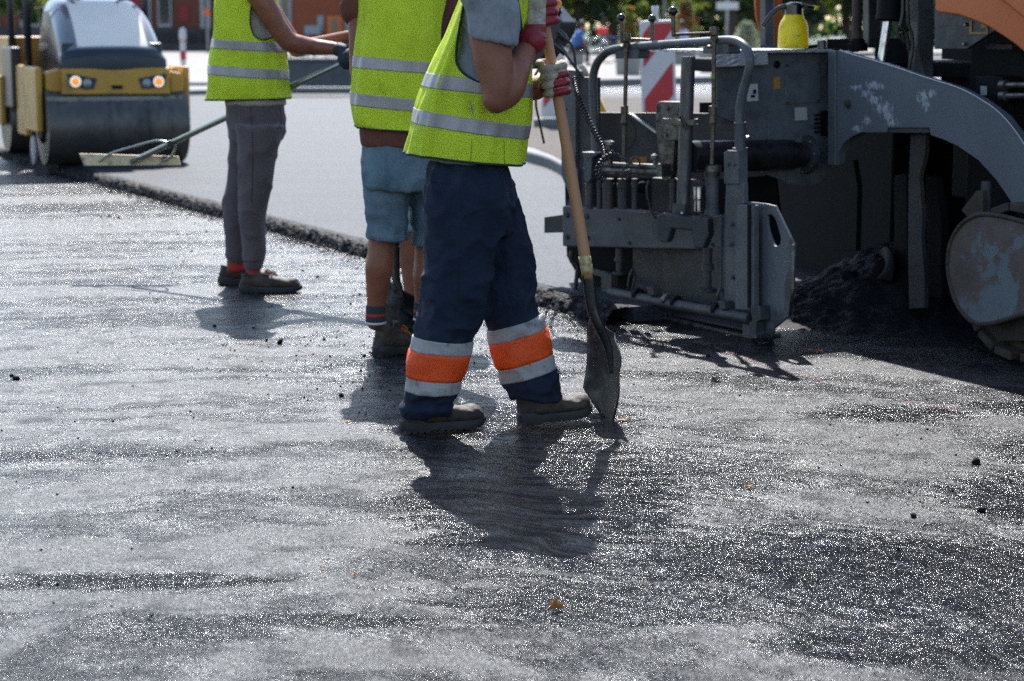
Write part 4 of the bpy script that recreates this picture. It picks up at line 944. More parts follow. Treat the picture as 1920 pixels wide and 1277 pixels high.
# ------------------------------------------------------------ asphalt paver (screed end, tow arm, tractor)
TD = EDd.copy(); TN = EDn.copy()                  # travel direction, and to its far side
M_PG = mat('grey_machine_paint', (0.102, 0.110, 0.120), 0.46, spec=0.5, var=0.14, vscale=3, rvar=0.08, bump=0.0005, bscale=120, dirt=(0.045, 0.045, 0.045), dscale=7, dthr=0.58, dsoft=0.13)
M_PD = mat('grimy_machine_steel', (0.052, 0.053, 0.056), 0.55, spec=0.5, metal=0.2, var=0.3, vscale=9, rvar=0.1, bump=0.0015, bscale=70, dirt=(0.075, 0.062, 0.050), dscale=10, dthr=0.60, dsoft=0.1)
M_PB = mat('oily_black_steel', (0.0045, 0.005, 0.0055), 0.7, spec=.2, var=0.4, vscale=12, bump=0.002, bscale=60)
M_BARE = mat('worn_bare_steel', (0.23, 0.22, 0.20), 0.42, metal=0.75, var=0.3, vscale=14, rvar=0.14, bump=0.0012, bscale=120, dirt=(0.055, 0.045, 0.035), dscale=18, dthr=0.50, dsoft=0.16)
M_POSTM = mat('oiled_steel_post', (0.10, 0.10, 0.10), 0.45, metal=0.55, var=0.35, vscale=20, rvar=0.15, bump=0.001, bscale=150, stretch=(1, 1, .35), dirt=(0.20, 0.18, 0.16), dscale=40, dthr=0.66, dsoft=0.05)
M_CHROME = mat('chromed_rod', (0.62, 0.62, 0.62), 0.22, metal=1.0, rvar=0.08, dirt=(0.2, 0.18, 0.15), dscale=12, dthr=0.6)
M_BRASS = mat('dull_bronze_rod', (0.16, 0.13, 0.10), 0.42, metal=0.6, var=0.3, vscale=30, dirt=(0.06, 0.05, 0.04), dscale=30, dthr=0.5)
M_BALL = mat('black_plastic', (0.008, 0.009, 0.010), 0.2, spec=0.6)
M_RUB = mat('black_rubber_hose', (0.010, 0.011, 0.012), 0.35, spec=0.5)
M_ORP = mat('orange_machine_paint', (0.58, 0.125, 0.018), 0.5, var=0.05, vscale=3, rvar=0.06, bump=0.0003, bscale=200)
M_DIAM = None
def diamond():
    m = bpy.data.materials.new('diamond_plate'); m.use_nodes = True; nt = m.node_tree; nd = nt.nodes; lk = nt.links; P = nd['Principled BSDF']
    P.inputs['Base Color'].default_value = (0.50, 0.50, 0.50, 1); P.inputs['Metallic'].default_value = 0.45; P.inputs['Roughness'].default_value = 0.38
    tc = nd.new('ShaderNodeTexCoord'); hs = []
    for a in (52, -52):
        mp = nd.new('ShaderNodeMapping'); mp.inputs['Rotation'].default_value = (0, R(a), 0); mp.inputs['Scale'].default_value = (22, 22, 60); lk.new(tc.outputs['Object'], mp.inputs[0])
        v = nd.new('ShaderNodeTexVoronoi'); v.inputs['Scale'].default_value = 1.0; v.inputs['Randomness'].default_value = 0.0; lk.new(mp.outputs[0], v.inputs['Vector'])
        r = nd.new('ShaderNodeMapRange'); r.inputs['From Min'].default_value = 0.1; r.inputs['From Max'].default_value = 0.45; r.inputs['To Min'].default_value = 1; r.inputs['To Max'].default_value = 0; lk.new(v.outputs['Distance'], r.inputs[0]); hs.append(r.outputs[0])
    x = nd.new('ShaderNodeMath'); x.operation = 'MAXIMUM'; lk.new(hs[0], x.inputs[0]); lk.new(hs[1], x.inputs[1])
    b = nd.new('ShaderNodeBump'); b.inputs['Distance'].default_value = 0.004; lk.new(x.outputs[0], b.inputs['Height']); lk.new(b.outputs[0], P.inputs['Normal']); return m
M_DIAM = diamond()
def sticker(name, c, r=0.5): return mat(name, c, r, var=.06, vscale=30)
def arm_mat():
    """machine paint rubbed through to bright metal in two scuffed patches"""
    m = mat('scuffed_grey_paint', (0.105, 0.117, 0.134), 0.46, spec=0.5, var=0.10, vscale=3, bump=0.0005, bscale=120, rvar=.06)
    nt = m.node_tree; nd = nt.nodes; lk = nt.links; P = nd['Principled BSDF']
    tc = nd.new('ShaderNodeTexCoord'); prev = P.inputs['Base Color'].links[0].from_socket
    tot = None
    def math_(op, a, b, cl=False):
        q = nd.new('ShaderNodeMath'); q.operation = op; q.use_clamp = cl
        for i, x in enumerate((a, b)):
            if isinstance(x, (int, float)): q.inputs[i].default_value = x
            else: lk.new(x, q.inputs[i])
        return q.outputs[0]
    mp = nd.new('ShaderNodeMapping'); mp.inputs['Scale'].default_value = (1, 1, .7); lk.new(tc.outputs['Object'], mp.inputs[0])
    n = nd.new('ShaderNodeTexNoise'); n.inputs['Scale'].default_value = 46; n.inputs['Detail'].default_value = 9; n.inputs['Roughness'].default_value = .78; lk.new(mp.outputs[0], n.inputs['Vector'])
    for u, v, ru, rv in SCUFF:
        c = onpl(u, v, ARM[0], ARM[1]) - PVL; s = nd.new('ShaderNodeVectorMath'); s.operation = 'SUBTRACT'; lk.new(tc.outputs['Object'], s.inputs[0]); s.inputs[1].default_value = tuple(c)
        sp = nd.new('ShaderNodeSeparateXYZ'); lk.new(s.outputs[0], sp.inputs[0])
        a = math_('DIVIDE', sp.outputs['Y'], ru / 420 * 1.35); z = math_('DIVIDE', sp.outputs['Z'], rv / 420)
        d = math_('ADD', math_('MULTIPLY', a, a), math_('MULTIPLY', z, z)); g = math_('SUBTRACT', 1.0, math_('MULTIPLY', d, 0.33), True)
        tot = g if tot is None else math_('MAXIMUM', tot, g)
    k = math_('ADD', math_('MULTIPLY', tot, 0.62), math_('MULTIPLY', math_('SUBTRACT', n.outputs['Fac'], 0.5), 2.2))
    r = nd.new('ShaderNodeMapRange'); lk.new(k, r.inputs[0]); r.inputs['From Min'].default_value = .46; r.inputs['From Max'].default_value = .60
    mx = nd.new('ShaderNodeMixRGB'); lk.new(r.outputs[0], mx.inputs['Fac']); lk.new(prev, mx.inputs['Color1']); mx.inputs['Color2'].default_value = (.36, .38, .40, 1); lk.new(mx.outputs[0], P.inputs['Base Color'])
    return m
PVL = G(1420, 640)
pv = thing('asphalt_paver', 'dark grey asphalt paver with orange hood, screed, railing and crawler track, filling the right side', 'paving machine', PVL)

def pl(u1, Y1, u2, Y2):
    a, c = V((u1 - 960) / FPX * Y1, Y1, 0), V((u2 - 960) / FPX * Y2, Y2, 0); d = (c - a).normalized(); n = Vector((-d.y, d.x, 0)); n = n if n.y > 0 else -n
    return (a, n, d)
def poly(name, pts, P, th=0.02, m=None, parent=None, off=0.0, bevel=0.003, mb=None, **k):
    """outline drawn on a vertical plane, given real thickness away from the camera"""
    q = [onpl(u, v, P[0] + P[1] * off, P[1]) for u, v in pts]; b = mb or MB(); b.prism(q, P[1] * th)
    if mb is not None: return q
    return put(name, b, m or M_PG, parent or pv, smooth=bevel > 0, bevel=bevel, autos=35 if bevel > 0 else None, **k)
def rod(pts, r, Ys, m=None, name='rod', parent=None, mb=None, seg=14, smooth_path=0):
    """round bar through picture points at given depths; r in metres"""
    p = [W(u, v, Y) for (u, v), Y in zip(pts, Ys)] if isinstance(Ys, (list, tuple)) else [W(u, v, Ys) for u, v in pts]
    if smooth_path: p = curve(p, smooth_path)
    b = mb or MB(); b.tube(p, r if not isinstance(r, list) else r, seg)
    if mb is None: return put(name, b, m or M_PG, parent or pv, smooth=True, autos=40)
def lin(a, b, n): return [a + (b - a) * i / (n - 1) for i in range(n)]
def lathe_v(name, u, v0, v1, Y, prof, m, parent=None, seg=20):
    """upright turned part: prof = (fraction from v0 to v1, radius)"""
    a, c = W(u, v0, Y), W(u, v1, Y); b = MB(); b.lathe(a, (c - a), [(f * (c - a).length, r) for f, r in prof], seg); return put(name, b, m, parent or pv, autos=30)
def bolts(pts, P, r=.011, m=None, parent=None, off=-.004):
    for u, v in pts:
        c = onpl(u, v, P[0] + P[1] * off, P[1]); b = MB(); b.lathe(c + P[1] * .01, -P[1], [(0, r), (.014, r), (.018, r * .8)], 6); b.lathe(c + P[1] * .012, -P[1], [(0, r * 1.4), (.006, r * 1.4)], 14); put('bolt', b, m or M_PD, parent or pv, autos=30)

END = pl(1128, G(1128, 571).y, 1410, G(1410, 635).y)     # near end of the screed, along the travel direction
def yE(u):                                              # depth of the end plane at a picture column
    return onpl(u, 400, END[0], END[1]).y
BEAM = pl(1054, 9.80, 1353, 9.12)
WALL = (V(0.948, 9.2, 0), Vector((-TN.y, TN.x, 0)) if TN.x > 0 else TN, TN)
WALL = (WALL[0], Vector((-TN.y, TN.x, 0)), TN)
if WALL[1].y < 0: WALL = (WALL[0], -WALL[1], TN)
ARM0 = V(605 / FPX * 9.28, 9.28, 0)
an = TN.copy(); ARM = (ARM0, an, TD)

# ---- lower screed: end box, moldboard, levelling pipe
poly('screed_beam', [(1054, 386), (1353, 405), (1353, 469), (1240, 467), (1054, 462)], BEAM, 0.09, M_PG, bevel=.008)
poly('beam_stub', [(1020, 407), (1056, 402), (1056, 436), (1020, 437)], BEAM, 0.10, M_PD, off=.05, bevel=.004)
poly('edge_strip', [(1194, 396), (1230, 398), (1230, 402), (1194, 400)], BEAM, 0.01, M_BARE, off=-.004, bevel=.001)
bolts([(1063, 403), (1100, 406), (1063, 444), (1101, 446)], BEAM, .013)
bolts([(1160, 411), (1330, 421), (1335, 458), (1180, 456)], BEAM, .008)
poly('moldboard', [(1092, 455), (1360, 462), (1400, 470), (1402, 632), (1300, 610), (1128, 573), (1100, 560)], END, 0.03, M_PD, off=.16, bevel=.004)
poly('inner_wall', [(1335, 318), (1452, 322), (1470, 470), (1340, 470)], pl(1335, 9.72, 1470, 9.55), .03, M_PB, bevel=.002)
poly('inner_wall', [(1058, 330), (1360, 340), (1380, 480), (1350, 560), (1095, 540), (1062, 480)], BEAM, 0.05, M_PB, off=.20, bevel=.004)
poly('skid_plate', [(1128, 568), (1409, 631), (1409, 636), (1128, 573)], END, 0.16, M_BARE, bevel=.002)
poly('skid_plate', [(1124, 560), (1409, 618), (1409, 623), (1124, 565)], END, 0.12, M_PD, off=.03, bevel=.002)
b = MB(); b.tube([onpl(1146, 549, END[0] - END[1] * .05, END[1]), onpl(1407, 598, END[0] - END[1] * .05, END[1])], 0.026, 18); put('levelling_pipe', b, M_PD, pv, autos=40)
for u, v in ((1196, 552), (1252, 562), (1268, 566), (1345, 580)):
    b = MB(); c = onpl(u, v, END[0] - END[1] * .05, END[1]); b.tube([c - END[2] * .013, c + END[2] * .013], .030, 18); put('pipe_collar', b, M_PB if u != 1252 else M_BARE, pv, autos=40)
for u0, v0 in ((1211, 537), (1345, 563)):
    poly('pipe_bracket', [(u0, v0), (u0 + 12, v0 + 3), (u0 + 15, v0 + 17), (u0 + 4, v0 + 16)], END, .05, M_PD, off=-.075)
poly('end_bracket', [(1127, 512), (1146, 515), (1146, 545), (1140, 560), (1126, 570)], END, .04, M_PD, off=-.04)
poly('end_bracket', [(1406, 575), (1424, 573), (1426, 600), (1418, 604), (1416, 622), (1419, 632), (1404, 634), (1404, 606), (1410, 600)], END, .05, M_PD, off=-.07)
b = MB(); b.prism([onpl(1404, 633, END[0] - END[1] * .06, END[1]), onpl(1419, 634, END[0] - END[1] * .10, END[1]), onpl(1446, 629, END[0], END[1]), onpl(1450, 626, END[0] + END[1] * .1, END[1])], (0, 0, .008)); put('shoe_plate', b, M_BARE, pv, smooth=False)
for u, r, v0, v1 in ((1161, .018, 470, 514), (1327, .021, 470, 548)):
    lathe_v('tamper_cylinder', u, v0 - 5, v1, yE(u) + .02, [(0, r), (.35, r), (.36, r * 1.35), (.5, r * 1.35), (.51, r * .8), (.9, r * .8), (.91, r * 1.9), (1, r * 1.9)], M_PD)
rod([(1072, 470), (1071, 488), (1082, 502), (1080, 530), (1077, 552)], .011, 9.72, M_RUB, 'hose', smooth_path=5)
rod([(1186, 505), (1180, 520), (1178, 540), (1184, 545), (1190, 520), (1188, 505)], .006, yE(1186) - .03, M_RUB, 'chain', smooth_path=5)
rod([(1352, 540), (1346, 556), (1352, 570), (1360, 560), (1354, 541)], .006, yE(1352) - .05, M_RUB, 'chain', smooth_path=5)
rod([(1352, 402), (1353, 470), (1352, 540)], .004, yE(1352) - .05, M_PD, 'cable')
poly('lower_channel', [(1095, 500), (1145, 512), (1145, 524), (1095, 512)], END, .03, M_PD, off=.05)
rod([(1078, 545), (1096, 548), (1098, 580)], .006, 9.7, M_PD, 'hook', smooth_path=4)
# ---- end gate with the slotted hand hole
GATE = (V(435 / FPX * 8.66, 8.66, 0), Vector((-TD.y, TD.x, 0)) if -TD.y > 0 else TN, TD)
g_out = [(1392, 377), (1437, 382), (1453, 386), (1488, 458), (1487, 540), (1481, 591), (1450, 617), (1448, 630), (1425, 633), (1392, 628)]
q = [onpl(u, v, GATE[0], TN) for u, v in g_out]; b = MB(); b.prism(q, TN * .012)
slot = curve([V(*onpl(u, v, GATE[0], TN)) for u, v in [(1438, 404), (1446, 402), (1454, 412), (1463, 442), (1463, 456), (1456, 462), (1449, 456), (1440, 428), (1438, 404)]], 4)[:-1]
c = MB(); c.prism([p - TN * .05 for p in slot], TN * .12); gt = boolean_cut(b, c)
M_GATE = mat('gate_paint', (0.105, 0.118, 0.133), 0.45, var=.12, vscale=5, rvar=.1, bump=.0006, bscale=90, dirt=(0.045, 0.045, 0.045), dscale=5, dthr=.54, dsoft=.05, stretch=(1, 1, .6))
gto = put('end_gate', gt, M_GATE, pv, smooth=False, bevel=.0015)
GP = (GATE[0], TN, TD)
b = MB(); p0 = [onpl(u, v, GATE[0], TN) for u, v in ((1488, 458), (1487, 540), (1481, 591))]; b.tube([p0[0], p0[1], p0[2]], .007, 8); put('gate_edge', b, M_BARE, gto)
poly('gate_channel', [(1383, 383), (1413, 385), (1413, 575), (1404, 582), (1378, 580), (1378, 450)], GP, .03, M_PG, off=-.05, bevel=.004)
poly('gate_channel', [(1401, 384), (1405, 384), (1405, 578), (1401, 578)], GP, .03, M_PB, off=-.058, bevel=.001)
poly('gate_rail', [(1361, 341), (1394, 342), (1395, 382), (1384, 384), (1378, 580), (1357, 560), (1355, 470)], GP, .025, M_PG, off=-.02, bevel=.004)
poly('rail_bracket', [(1357, 286), (1363, 282), (1384, 283), (1384, 345), (1357, 345)], GP, .05, M_PG, off=-.03, bevel=.003)
bolts([(1371, 420), (1369, 458), (1366, 308), (1377, 308), (1372, 520)], GP, .009, M_PG, off=-.03)
# ---- hand rail with its two clamps, spindles and cranks
hr = [(1119, 330), (1116, 260), (1113, 195), (1112, 149), (1117, 124), (1128, 107), (1142, 96), (1160, 91.5), (1196, 87.5), (1260, 83), (1330, 78), (1362, 76), (1382, 78), (1397, 88), (1405, 104), (1406, 122), (1402, 142), (1394, 170), (1388, 200), (1387, 229), (1387, 280)]
YL, YRt = 9.62, 8.72
def yr(u): return YL + (YRt - YL) * (u - 1119) / (1387 - 1119)
rod(hr, .0205, [yr(u) for u, v in hr], M_PG, 'hand_rail', smooth_path=5, seg=18)
lathe_v('rail_socket', 1388, 229, 284, yr(1387), [(0, .0255), (.04, .027), (.08, .0245), (.86, .0245), (.87, .033), (1, .033)], M_PG)
b = MB(); c = W(1396, 258, yr(1387)); b.tube([c, c + V(.018, -.01, 0)], .009, 6); put('bolt', b, M_BARE, pv, autos=30)
for pts, uu in (([(1153, 110), (1153, 101), (1158, 94), (1170, 87), (1176, 86), (1181, 90), (1195, 83), (1197, 98), (1195, 110)], 1175), ([(1317, 100), (1317, 91), (1329, 78), (1340, 82), (1344, 80), (1356, 72), (1365, 77), (1365, 99), (1362, 101)], 1340)):
    poly('rail_clamp', pts, pl(uu - 20, yr(uu - 20) - .035, uu + 20, yr(uu + 20) - .035), .07, M_PG, bevel=.004)
for u, ut, ub, v0, vb, nm in ((1172, 1175, 1170, 62, 303, 0), (1338, 1339, 1335, 50, 308, 1)):
    Y = yr(u) - .055
    sp = rod([(ut, v0 + 3), (u, 205), (ub, vb)], .0098, Y, M_BRASS, 'spindle')
    lathe_v('spindle_head', ut, v0, v0 + 26, Y, [(0, .019), (.2, .021), (.6, .019), (.65, .012), (.7, .018), (1, .016)], M_BRASS, sp)
    lathe_v('spindle_collar', (u + ub) / 2, 198, 214 if nm == 0 else 216, Y, [(0, .015), (.05, .018), (.95, .018), (1, .014)], M_BRASS, sp)
    lathe_v('spindle_collar', (u + ub) / 2, 214, 236, Y, [(0, .0125), (.6, .0145), (.75, .017), (.85, .012), (1, .011)], M_BRASS, sp)
    lathe_v('lock_knob', ut - 9, 84, 91, Y - .02, [(0, .004), (.3, .012), (.7, .012), (1, .004)], M_BRASS, sp)
def crank(ua, va, ub, vb, ut, vt, Y, r):
    a, c, t = W(ua, va, Y), W(ub, vb, Y - .06), W(ut, vt, Y - .06)
    b = MB(); b.tube([a, c], .0066, 10); b.tube([c + V(0, 0, -.006), t], .0095, 12); b.ball(c, .0105, 10, 8); o = put('crank', b, M_BRASS, pv, autos=50)
    b = MB(); b.ball(t + V(0, 0, r * .85), r, 22, 14); put('ball_knob', b, M_BALL, o)
crank(1178, 73, 1222.5, 75, 1223, 42, yr(1172) - .055, .0195)
crank(1176, 76, 1166, 76, 1165, 40, yr(1172) - .055, .0195)
crank(1335, 62, 1263, 65, 1262, 29, yr(1338) - .055, .0215)
b = MB(); c = W(1337, 148, yr(1338) - .055)
for k in range(3): b.lathe(c + V(0, 0, .008 * k), (0, .2, 1), [(0, .0105), (.001, .0125), (.003, .0125), (.004, .0105)], 14)
put('cable_tie', b, mat('lime_plastic', (.35, .5, .02), .4), pv)
# spindle pot and column
lathe_v('spindle_pot', 1335, 309, 331, 9.0, [(0, .040), (.15, .045), (.55, .045), (.6, .038), (1, .034)], M_BARE)
lathe_v('column', 1335, 328, 404, 9.0, [(0, .030), (.85, .030), (.86, .034), (1, .034)], M_PG)
lathe_v('grease_cap', 1317, 401, 408, 8.98, [(0, .003), (.3, .012), (.7, .022), (1, .024)], M_BARE)
lathe_v('limit_switch', 1309, 350, 396, 9.02, [(0, .022), (.03, .023), (.5, .023), (.55, .019), (1, .019)], M_CHROME)
# side walls behind the spindles
SW = pl(1117, 9.95, 1435, 9.35)
poly('side_wall', [(1117, 212), (1430, 214), (1434, 222), (1435, 330), (1240, 345), (1117, 330)], SW, .012, M_PD, bevel=.002)
poly('side_wall', [(1311, 192), (1408, 191), (1422, 196), (1434, 205), (1434, 216), (1311, 216)], SW, .012, M_PB, off=.15, bevel=.002)
poly('wall_lip', [(1117, 211), (1430, 213), (1430, 215), (1117, 213.5)], SW, .03, M_BARE, off=-.004, bevel=.001)
poly('stiffener', [(1177, 213), (1183, 213), (1229, 246), (1229, 251)], SW, .03, mat('flange_glint', (.6, .6, .58), .3, metal=.5), off=-.03, bevel=.002)  # pale colour paints the specular glint along this flange
poly('warning_label', [(1182, 294), (1213, 294), (1213, 309), (1182, 309)], SW, .002, sticker('orange_label', (.36, .16, .03)), off=-.003, bevel=0)
b = MB(); c = onpl(1165, 250, SW[0] - SW[1] * .004, SW[1]); b.lathe(c, SW[1], [(0, .085), (.004, .085)], 40); put('port_cover', b, M_PD, pv, autos=30)
# slide bracket, thick height post and its clamp
SL = pl(1229, 9.15, 1274, 9.05)
poly('slide_bracket', [(1229, 198), (1232, 192), (1238, 190), (1274, 190), (1274, 262), (1264, 266), (1261, 325), (1257, 338), (1248, 341), (1240, 336), (1232, 266), (1229, 240)], SL, .035, M_BARE, bevel=.006)
poly('slide_plate', [(1240, 197), (1246, 191), (1274, 191), (1274, 263), (1246, 264), (1240, 256)], SL, .012, M_BARE, off=-.016, bevel=.003)
bolts([(1252, 203), (1249, 253), (1249, 326)], SL, .010, M_BARE, off=-.018)
lathe_v('height_post', 1290.5, 106, 107, 8.95, [(0, .0315), (1, .0315)], M_POSTM)
b = MB(); b.tube([W(1290.7, 107, 8.95), W(1281, 386, 8.95)], .0315, 28); b.tube([W(1290.7, 106.3, 8.95), W(1290.7, 107.4, 8.95)], .026, 28); put('height_post', b, M_POSTM, pv, autos=40)
CL = pl(1242, 8.93, 1308, 8.90)
poly('post_clamp', [(1242, 222), (1266, 223), (1270, 226), (1308, 223), (1308, 226), (1300, 230), (1308, 234), (1308, 236), (1266, 235), (1243, 232)], CL, .05, M_BARE, off=-.03, bevel=.003)
rod([(1276, 217), (1280, 227), (1288, 244)], .0075, 8.86, M_BALL, 'clamp_handle')
lathe_v('post_nut', 1278, 382, 408, 8.95, [(0, .040), (.08, .042), (.92, .042), (1, .039)], M_PD, seg=6)
b = MB(); b.ball(W(1279, 400, 8.90), .008, 10, 8); put('grease_nipple', b, M_CHROME, pv)
HB = pl(1230, 8.92, 1329, 8.80)
poly('jack_foot', [(1232, 404), (1240, 400), (1295, 408), (1327, 410), (1329, 440), (1324, 452), (1318, 467), (1300, 465), (1297, 432), (1259, 429), (1250, 456), (1236, 453), (1230, 425)], HB, .07, M_PD, bevel=.008)
rod([(1216, 340), (1213, 352), (1214, 370), (1220, 392), (1230, 408), (1234, 404)], .006, 9.0, M_RUB, 'hose', smooth_path=6)
# twin pipes with end plate, knobs, and rams below
b = MB()
for dv, r in ((-5, .0125), (5, .0165)): b.tube([W(1098, 312 + dv, 9.45), W(1237, 318 + dv, 9.05)], r, 16)
put('slide_pipes', b, M_BARE, pv, autos=40)
poly('pipe_plate', [(1090, 285), (1122, 286), (1122, 290), (1110, 296), (1108, 335), (1102, 344), (1095, 340), (1094, 296)], pl(1090, 9.4, 1122, 9.35), .09, M_PG, bevel=.004)
poly('pipe_end', [(1229, 306), (1240, 308), (1240, 332), (1229, 330)], pl(1229, 9.05, 1240, 9.02), .06, M_BARE, bevel=.004)
lathe_v('mushroom_knob', 1141, 263, 306, 9.3, [(0, .012), (.06, .027), (.2, .029), (.24, .012), (.42, .012), (.44, .022), (.9, .020), (1, .020)], M_BARE)
lathe_v('mushroom_knob', 1227, 288, 312, 9.08, [(0, .006), (.15, .017), (.4, .018), (.45, .008), (1, .008)], M_BARE)
for u, r in ((1105, .018), (1124, .013), (1140, .026), (1167, .023), (1190, .014), (1262, .016)):
    lathe_v('ram', u, 335, 392, 9.42 - (u - 1105) * .0022, [(0, r), (.15, r), (.16, r * 1.15), (.3, r * 1.15), (.31, r), (1, r)], M_PD)
b = MB(); c = W(1205, 352, 9.35); b.lathe(c, (0, 1, 0), [(0, .028), (.02, .028)], 20); put('port', b, M_PB, pv)
poly('mount_block', [(1222, 333), (1300, 338), (1318, 350), (1318, 400), (1222, 396)], pl(1222, 9.35, 1318, 9.15), .06, M_PD, bevel=.004)
# ---- uprights at the left end and the control box on its stand
UP = pl(1050, 9.95, 1112, 9.75)
poly('upright', [(1052, 134), (1056, 131), (1076, 131), (1079, 134), (1079, 312), (1083, 318), (1083, 400), (1052, 330)], UP, .05, M_PG, bevel=.004)
poly('upright', [(1083, 144), (1112, 145), (1112, 400), (1060, 390), (1084, 330), (1083, 310)], UP, .05, M_PD, off=.02, bevel=.004)
rod([(1048, 205), (1064, 204)], .010, 9.85, M_PG, 'stub')
bx = [(1000, 4), (1018, 2), (1030, 14), (1043, 30), (1054, 41), (1050, 62), (1040, 79), (1027, 94), (1014, 113), (1002, 128), (990, 130), (988, 60)]
cb = poly('control_box', bx, pl(990, 9.55, 1054, 9.45), .14, mat('dark_plastic_casing', (.018, .024, .030), .4, var=.15, vscale=9), bevel=.006)
b = MB(); lc = W(1042, 16, 9.5); b.lathe(lc + V(0, 0, -.022), (.15, 0, 1), [(0, .030), (.018, .028), (.022, .022)], 20); put('lamp_base', b, M_BALL, cb)
b = MB(); b.lathe(lc, (.15, 0, 1), [(0, .025), (.02, .026), (.034, .022), (.044, .012), (.047, .002)], 24)
am = mat('amber_lens', (.9, .28, .01), .12, spec=.6); am.node_tree.nodes['Principled BSDF'].inputs['Transmission Weight'].default_value = .35; put('amber_lamp', b, am, cb)
rod([(1035, 86), (1004, 140), (1005, 200), (1020, 268)], .006, [9.5, 9.7, 9.9, 10.1], M_RUB, 'stand_leg')
for a, c_, cab in (((1047, 58), (1062, 76), [(1060, 74), (1070, 82), (1076, 95), (1078, 112), (1080, 128), (1086, 144)]), ((1038, 80), (1060, 101), [(1059, 100), (1068, 112), (1078, 126), (1088, 138), (1094, 146)])):
    rod([a, ((a[0] + c_[0]) / 2, (a[1] + c_[1]) / 2), c_], [.015, .018, .013], 9.45, M_BALL, 'connector')
    rod(cab, .0065, 9.5, M_RUB, 'cable', smooth_path=6)
def coil(px, Y0, Y1, rad, turns, wire, name='coiled_cable'):
    c = curve([W(u, v, Y0 + (Y1 - Y0) * i / (len(px) - 1)) for i, (u, v) in enumerate(px)], 14); L = [0]
    for a, d in zip(c, c[1:]): L.append(L[-1] + (d - a).length)
    n = int(turns * 11); out = []
    for k in range(n + 1):
        s = L[-1] * k / n; i = max(j for j in range(len(L)) if L[j] <= s + 1e-9); i = min(i, len(c) - 2)
        p = c[i].lerp(c[i + 1], (s - L[i]) / max(1e-6, L[i + 1] - L[i])); t = (c[i + 1] - c[i]).normalized(); a = t.cross(V(0, 1, 0)).normalized(); d = t.cross(a); q = 2 * math.pi * turns * k / n
        out.append(p + (a * math.cos(q) + d * math.sin(q)) * rad)
    b = MB(); b.tube(out, wire, 6); return put(name, b, M_RUB, pv)
coil([(1077, 147), (1080, 165), (1085, 182), (1098, 213), (1115, 248), (1130, 277), (1134, 298)], 9.55, 9.2, .0115, 30, .0042)
coil([(1160, 294), (1145, 292), (1130, 301), (1122, 316), (1124, 331), (1133, 338)], 9.18, 9.14, .0125, 12, .0045)
rod([(1160, 294), (1172, 298), (1180, 306), (1172, 312), (1168, 322), (1178, 330), (1172, 338), (1164, 330), (1172, 322), (1184, 318)], .0042, 9.12, M_RUB, 'cable', smooth_path=6)
rod([(1183, 308), (1186, 298), (1193, 295), (1199, 302), (1199, 312)], .004, 9.12, M_RUB, 'cable', smooth_path=6)
# ---- extension tube and its flange
t0, t1 = W(1290, 294, 8.98), W(1512, 290, 9.42)
b = MB(); b.tube([t0, t0.lerp(t1, .86), t0.lerp(t1, .861), t1], [.072, .072, .060, .060], 40); put('extension_tube', b, mat('greased_tube', (.07, .07, .07), .32, metal=.7, var=.3, vscale=6, rvar=.1, dirt=(.02, .02, .02), dscale=5, dthr=.55), pv, autos=40)
b = MB(); dt = (t1 - t0).normalized(); b.lathe(t1 - dt * .03, dt, [(0, .088), (.02, .092), (.03, .092), (.031, .075)], 36); fl = put('tube_flange', b, M_PD, pv, autos=30)
for k in range(8):
    q = 2 * math.pi * k / 8; a = dt.orthogonal().normalized(); c = t1 - dt * .035 + (a * math.cos(q) + dt.cross(a) * math.sin(q)) * .081; b = MB(); b.lathe(c, dt, [(0, .007), (.01, .007)], 6); put('bolt', b, M_BARE, fl)
# ---- rear wall of the machine with its fittings
poly('rear_panel', [(1343, 110), (1350, 96), (1445, 94), (1560, 92), (1560, 312), (1538, 345), (1500, 350), (1430, 325), (1400, 240), (1343, 216)], WALL, .02, M_PG, bevel=.003)
poly('tread_plate', [(1342, 98), (1440, 95), (1442, 122), (1342, 127)], WALL, .04, M_DIAM, off=-.05, bevel=.006)
cp = poly('cover_panel', [(1473, 118), (1538, 113), (1538, 191), (1473, 196)], WALL, .006, M_PG, off=-.006, bevel=.002)
bolts([(1476, 122), (1535, 118), (1476, 192), (1534, 188)], WALL, .006, M_PD, cp, off=-.008)
for u, v, a, c_, m in ((1456.5, 156.5, 6.5, 11, sticker('orange_sticker', (.42, .19, .03))), (1411, 174, 11, 16, sticker('white_label', (.45, .46, .47))), (1502, 214, 12, 12, sticker('torn_white_label', (.38, .38, .35)))):
    poly('sticker', [(u - a, v - c_), (u + a * .9, v - c_ - 1), (u + a, v + c_ - 1), (u - a * .92, v + c_)], WALL, .002, m, off=-.003, bevel=0)
poly('label_print', [(1408, 178), (1416, 178), (1416, 183), (1408, 183)], WALL, .001, M_PB, off=-.0045, bevel=0); poly('label_print', [(1412, 168), (1418, 168), (1418, 176), (1412, 176)], WALL, .001, M_PB, off=-.0045, bevel=0)
b = MB(); c = onpl(1457, 121, WALL[0] - WALL[1] * .004, WALL[1]); b.lathe(c, WALL[1], [(0, .018), (.003, .018)], 20); put('hole_dark_disc', b, M_PB, pv)  # black disc paints the dark inside of an open hole
poly('vent', [(1541, 208), (1554, 208), (1554, 255), (1541, 255)], WALL, .02, M_PB, off=-.012, bevel=.002)
for k in range(5): poly('vent_slat', [(1528, 214 + k * 8), (1540, 213 + k * 8), (1540, 217 + k * 8), (1528, 218 + k * 8)], WALL, .008, M_PB, off=-.008, bevel=.001)
poly('rib', [(1440, 262), (1441, 236), (1448, 224), (1456, 220), (1464, 226), (1468, 240), (1469, 264)], WALL, .01, M_PG, off=-.008, bevel=.003)
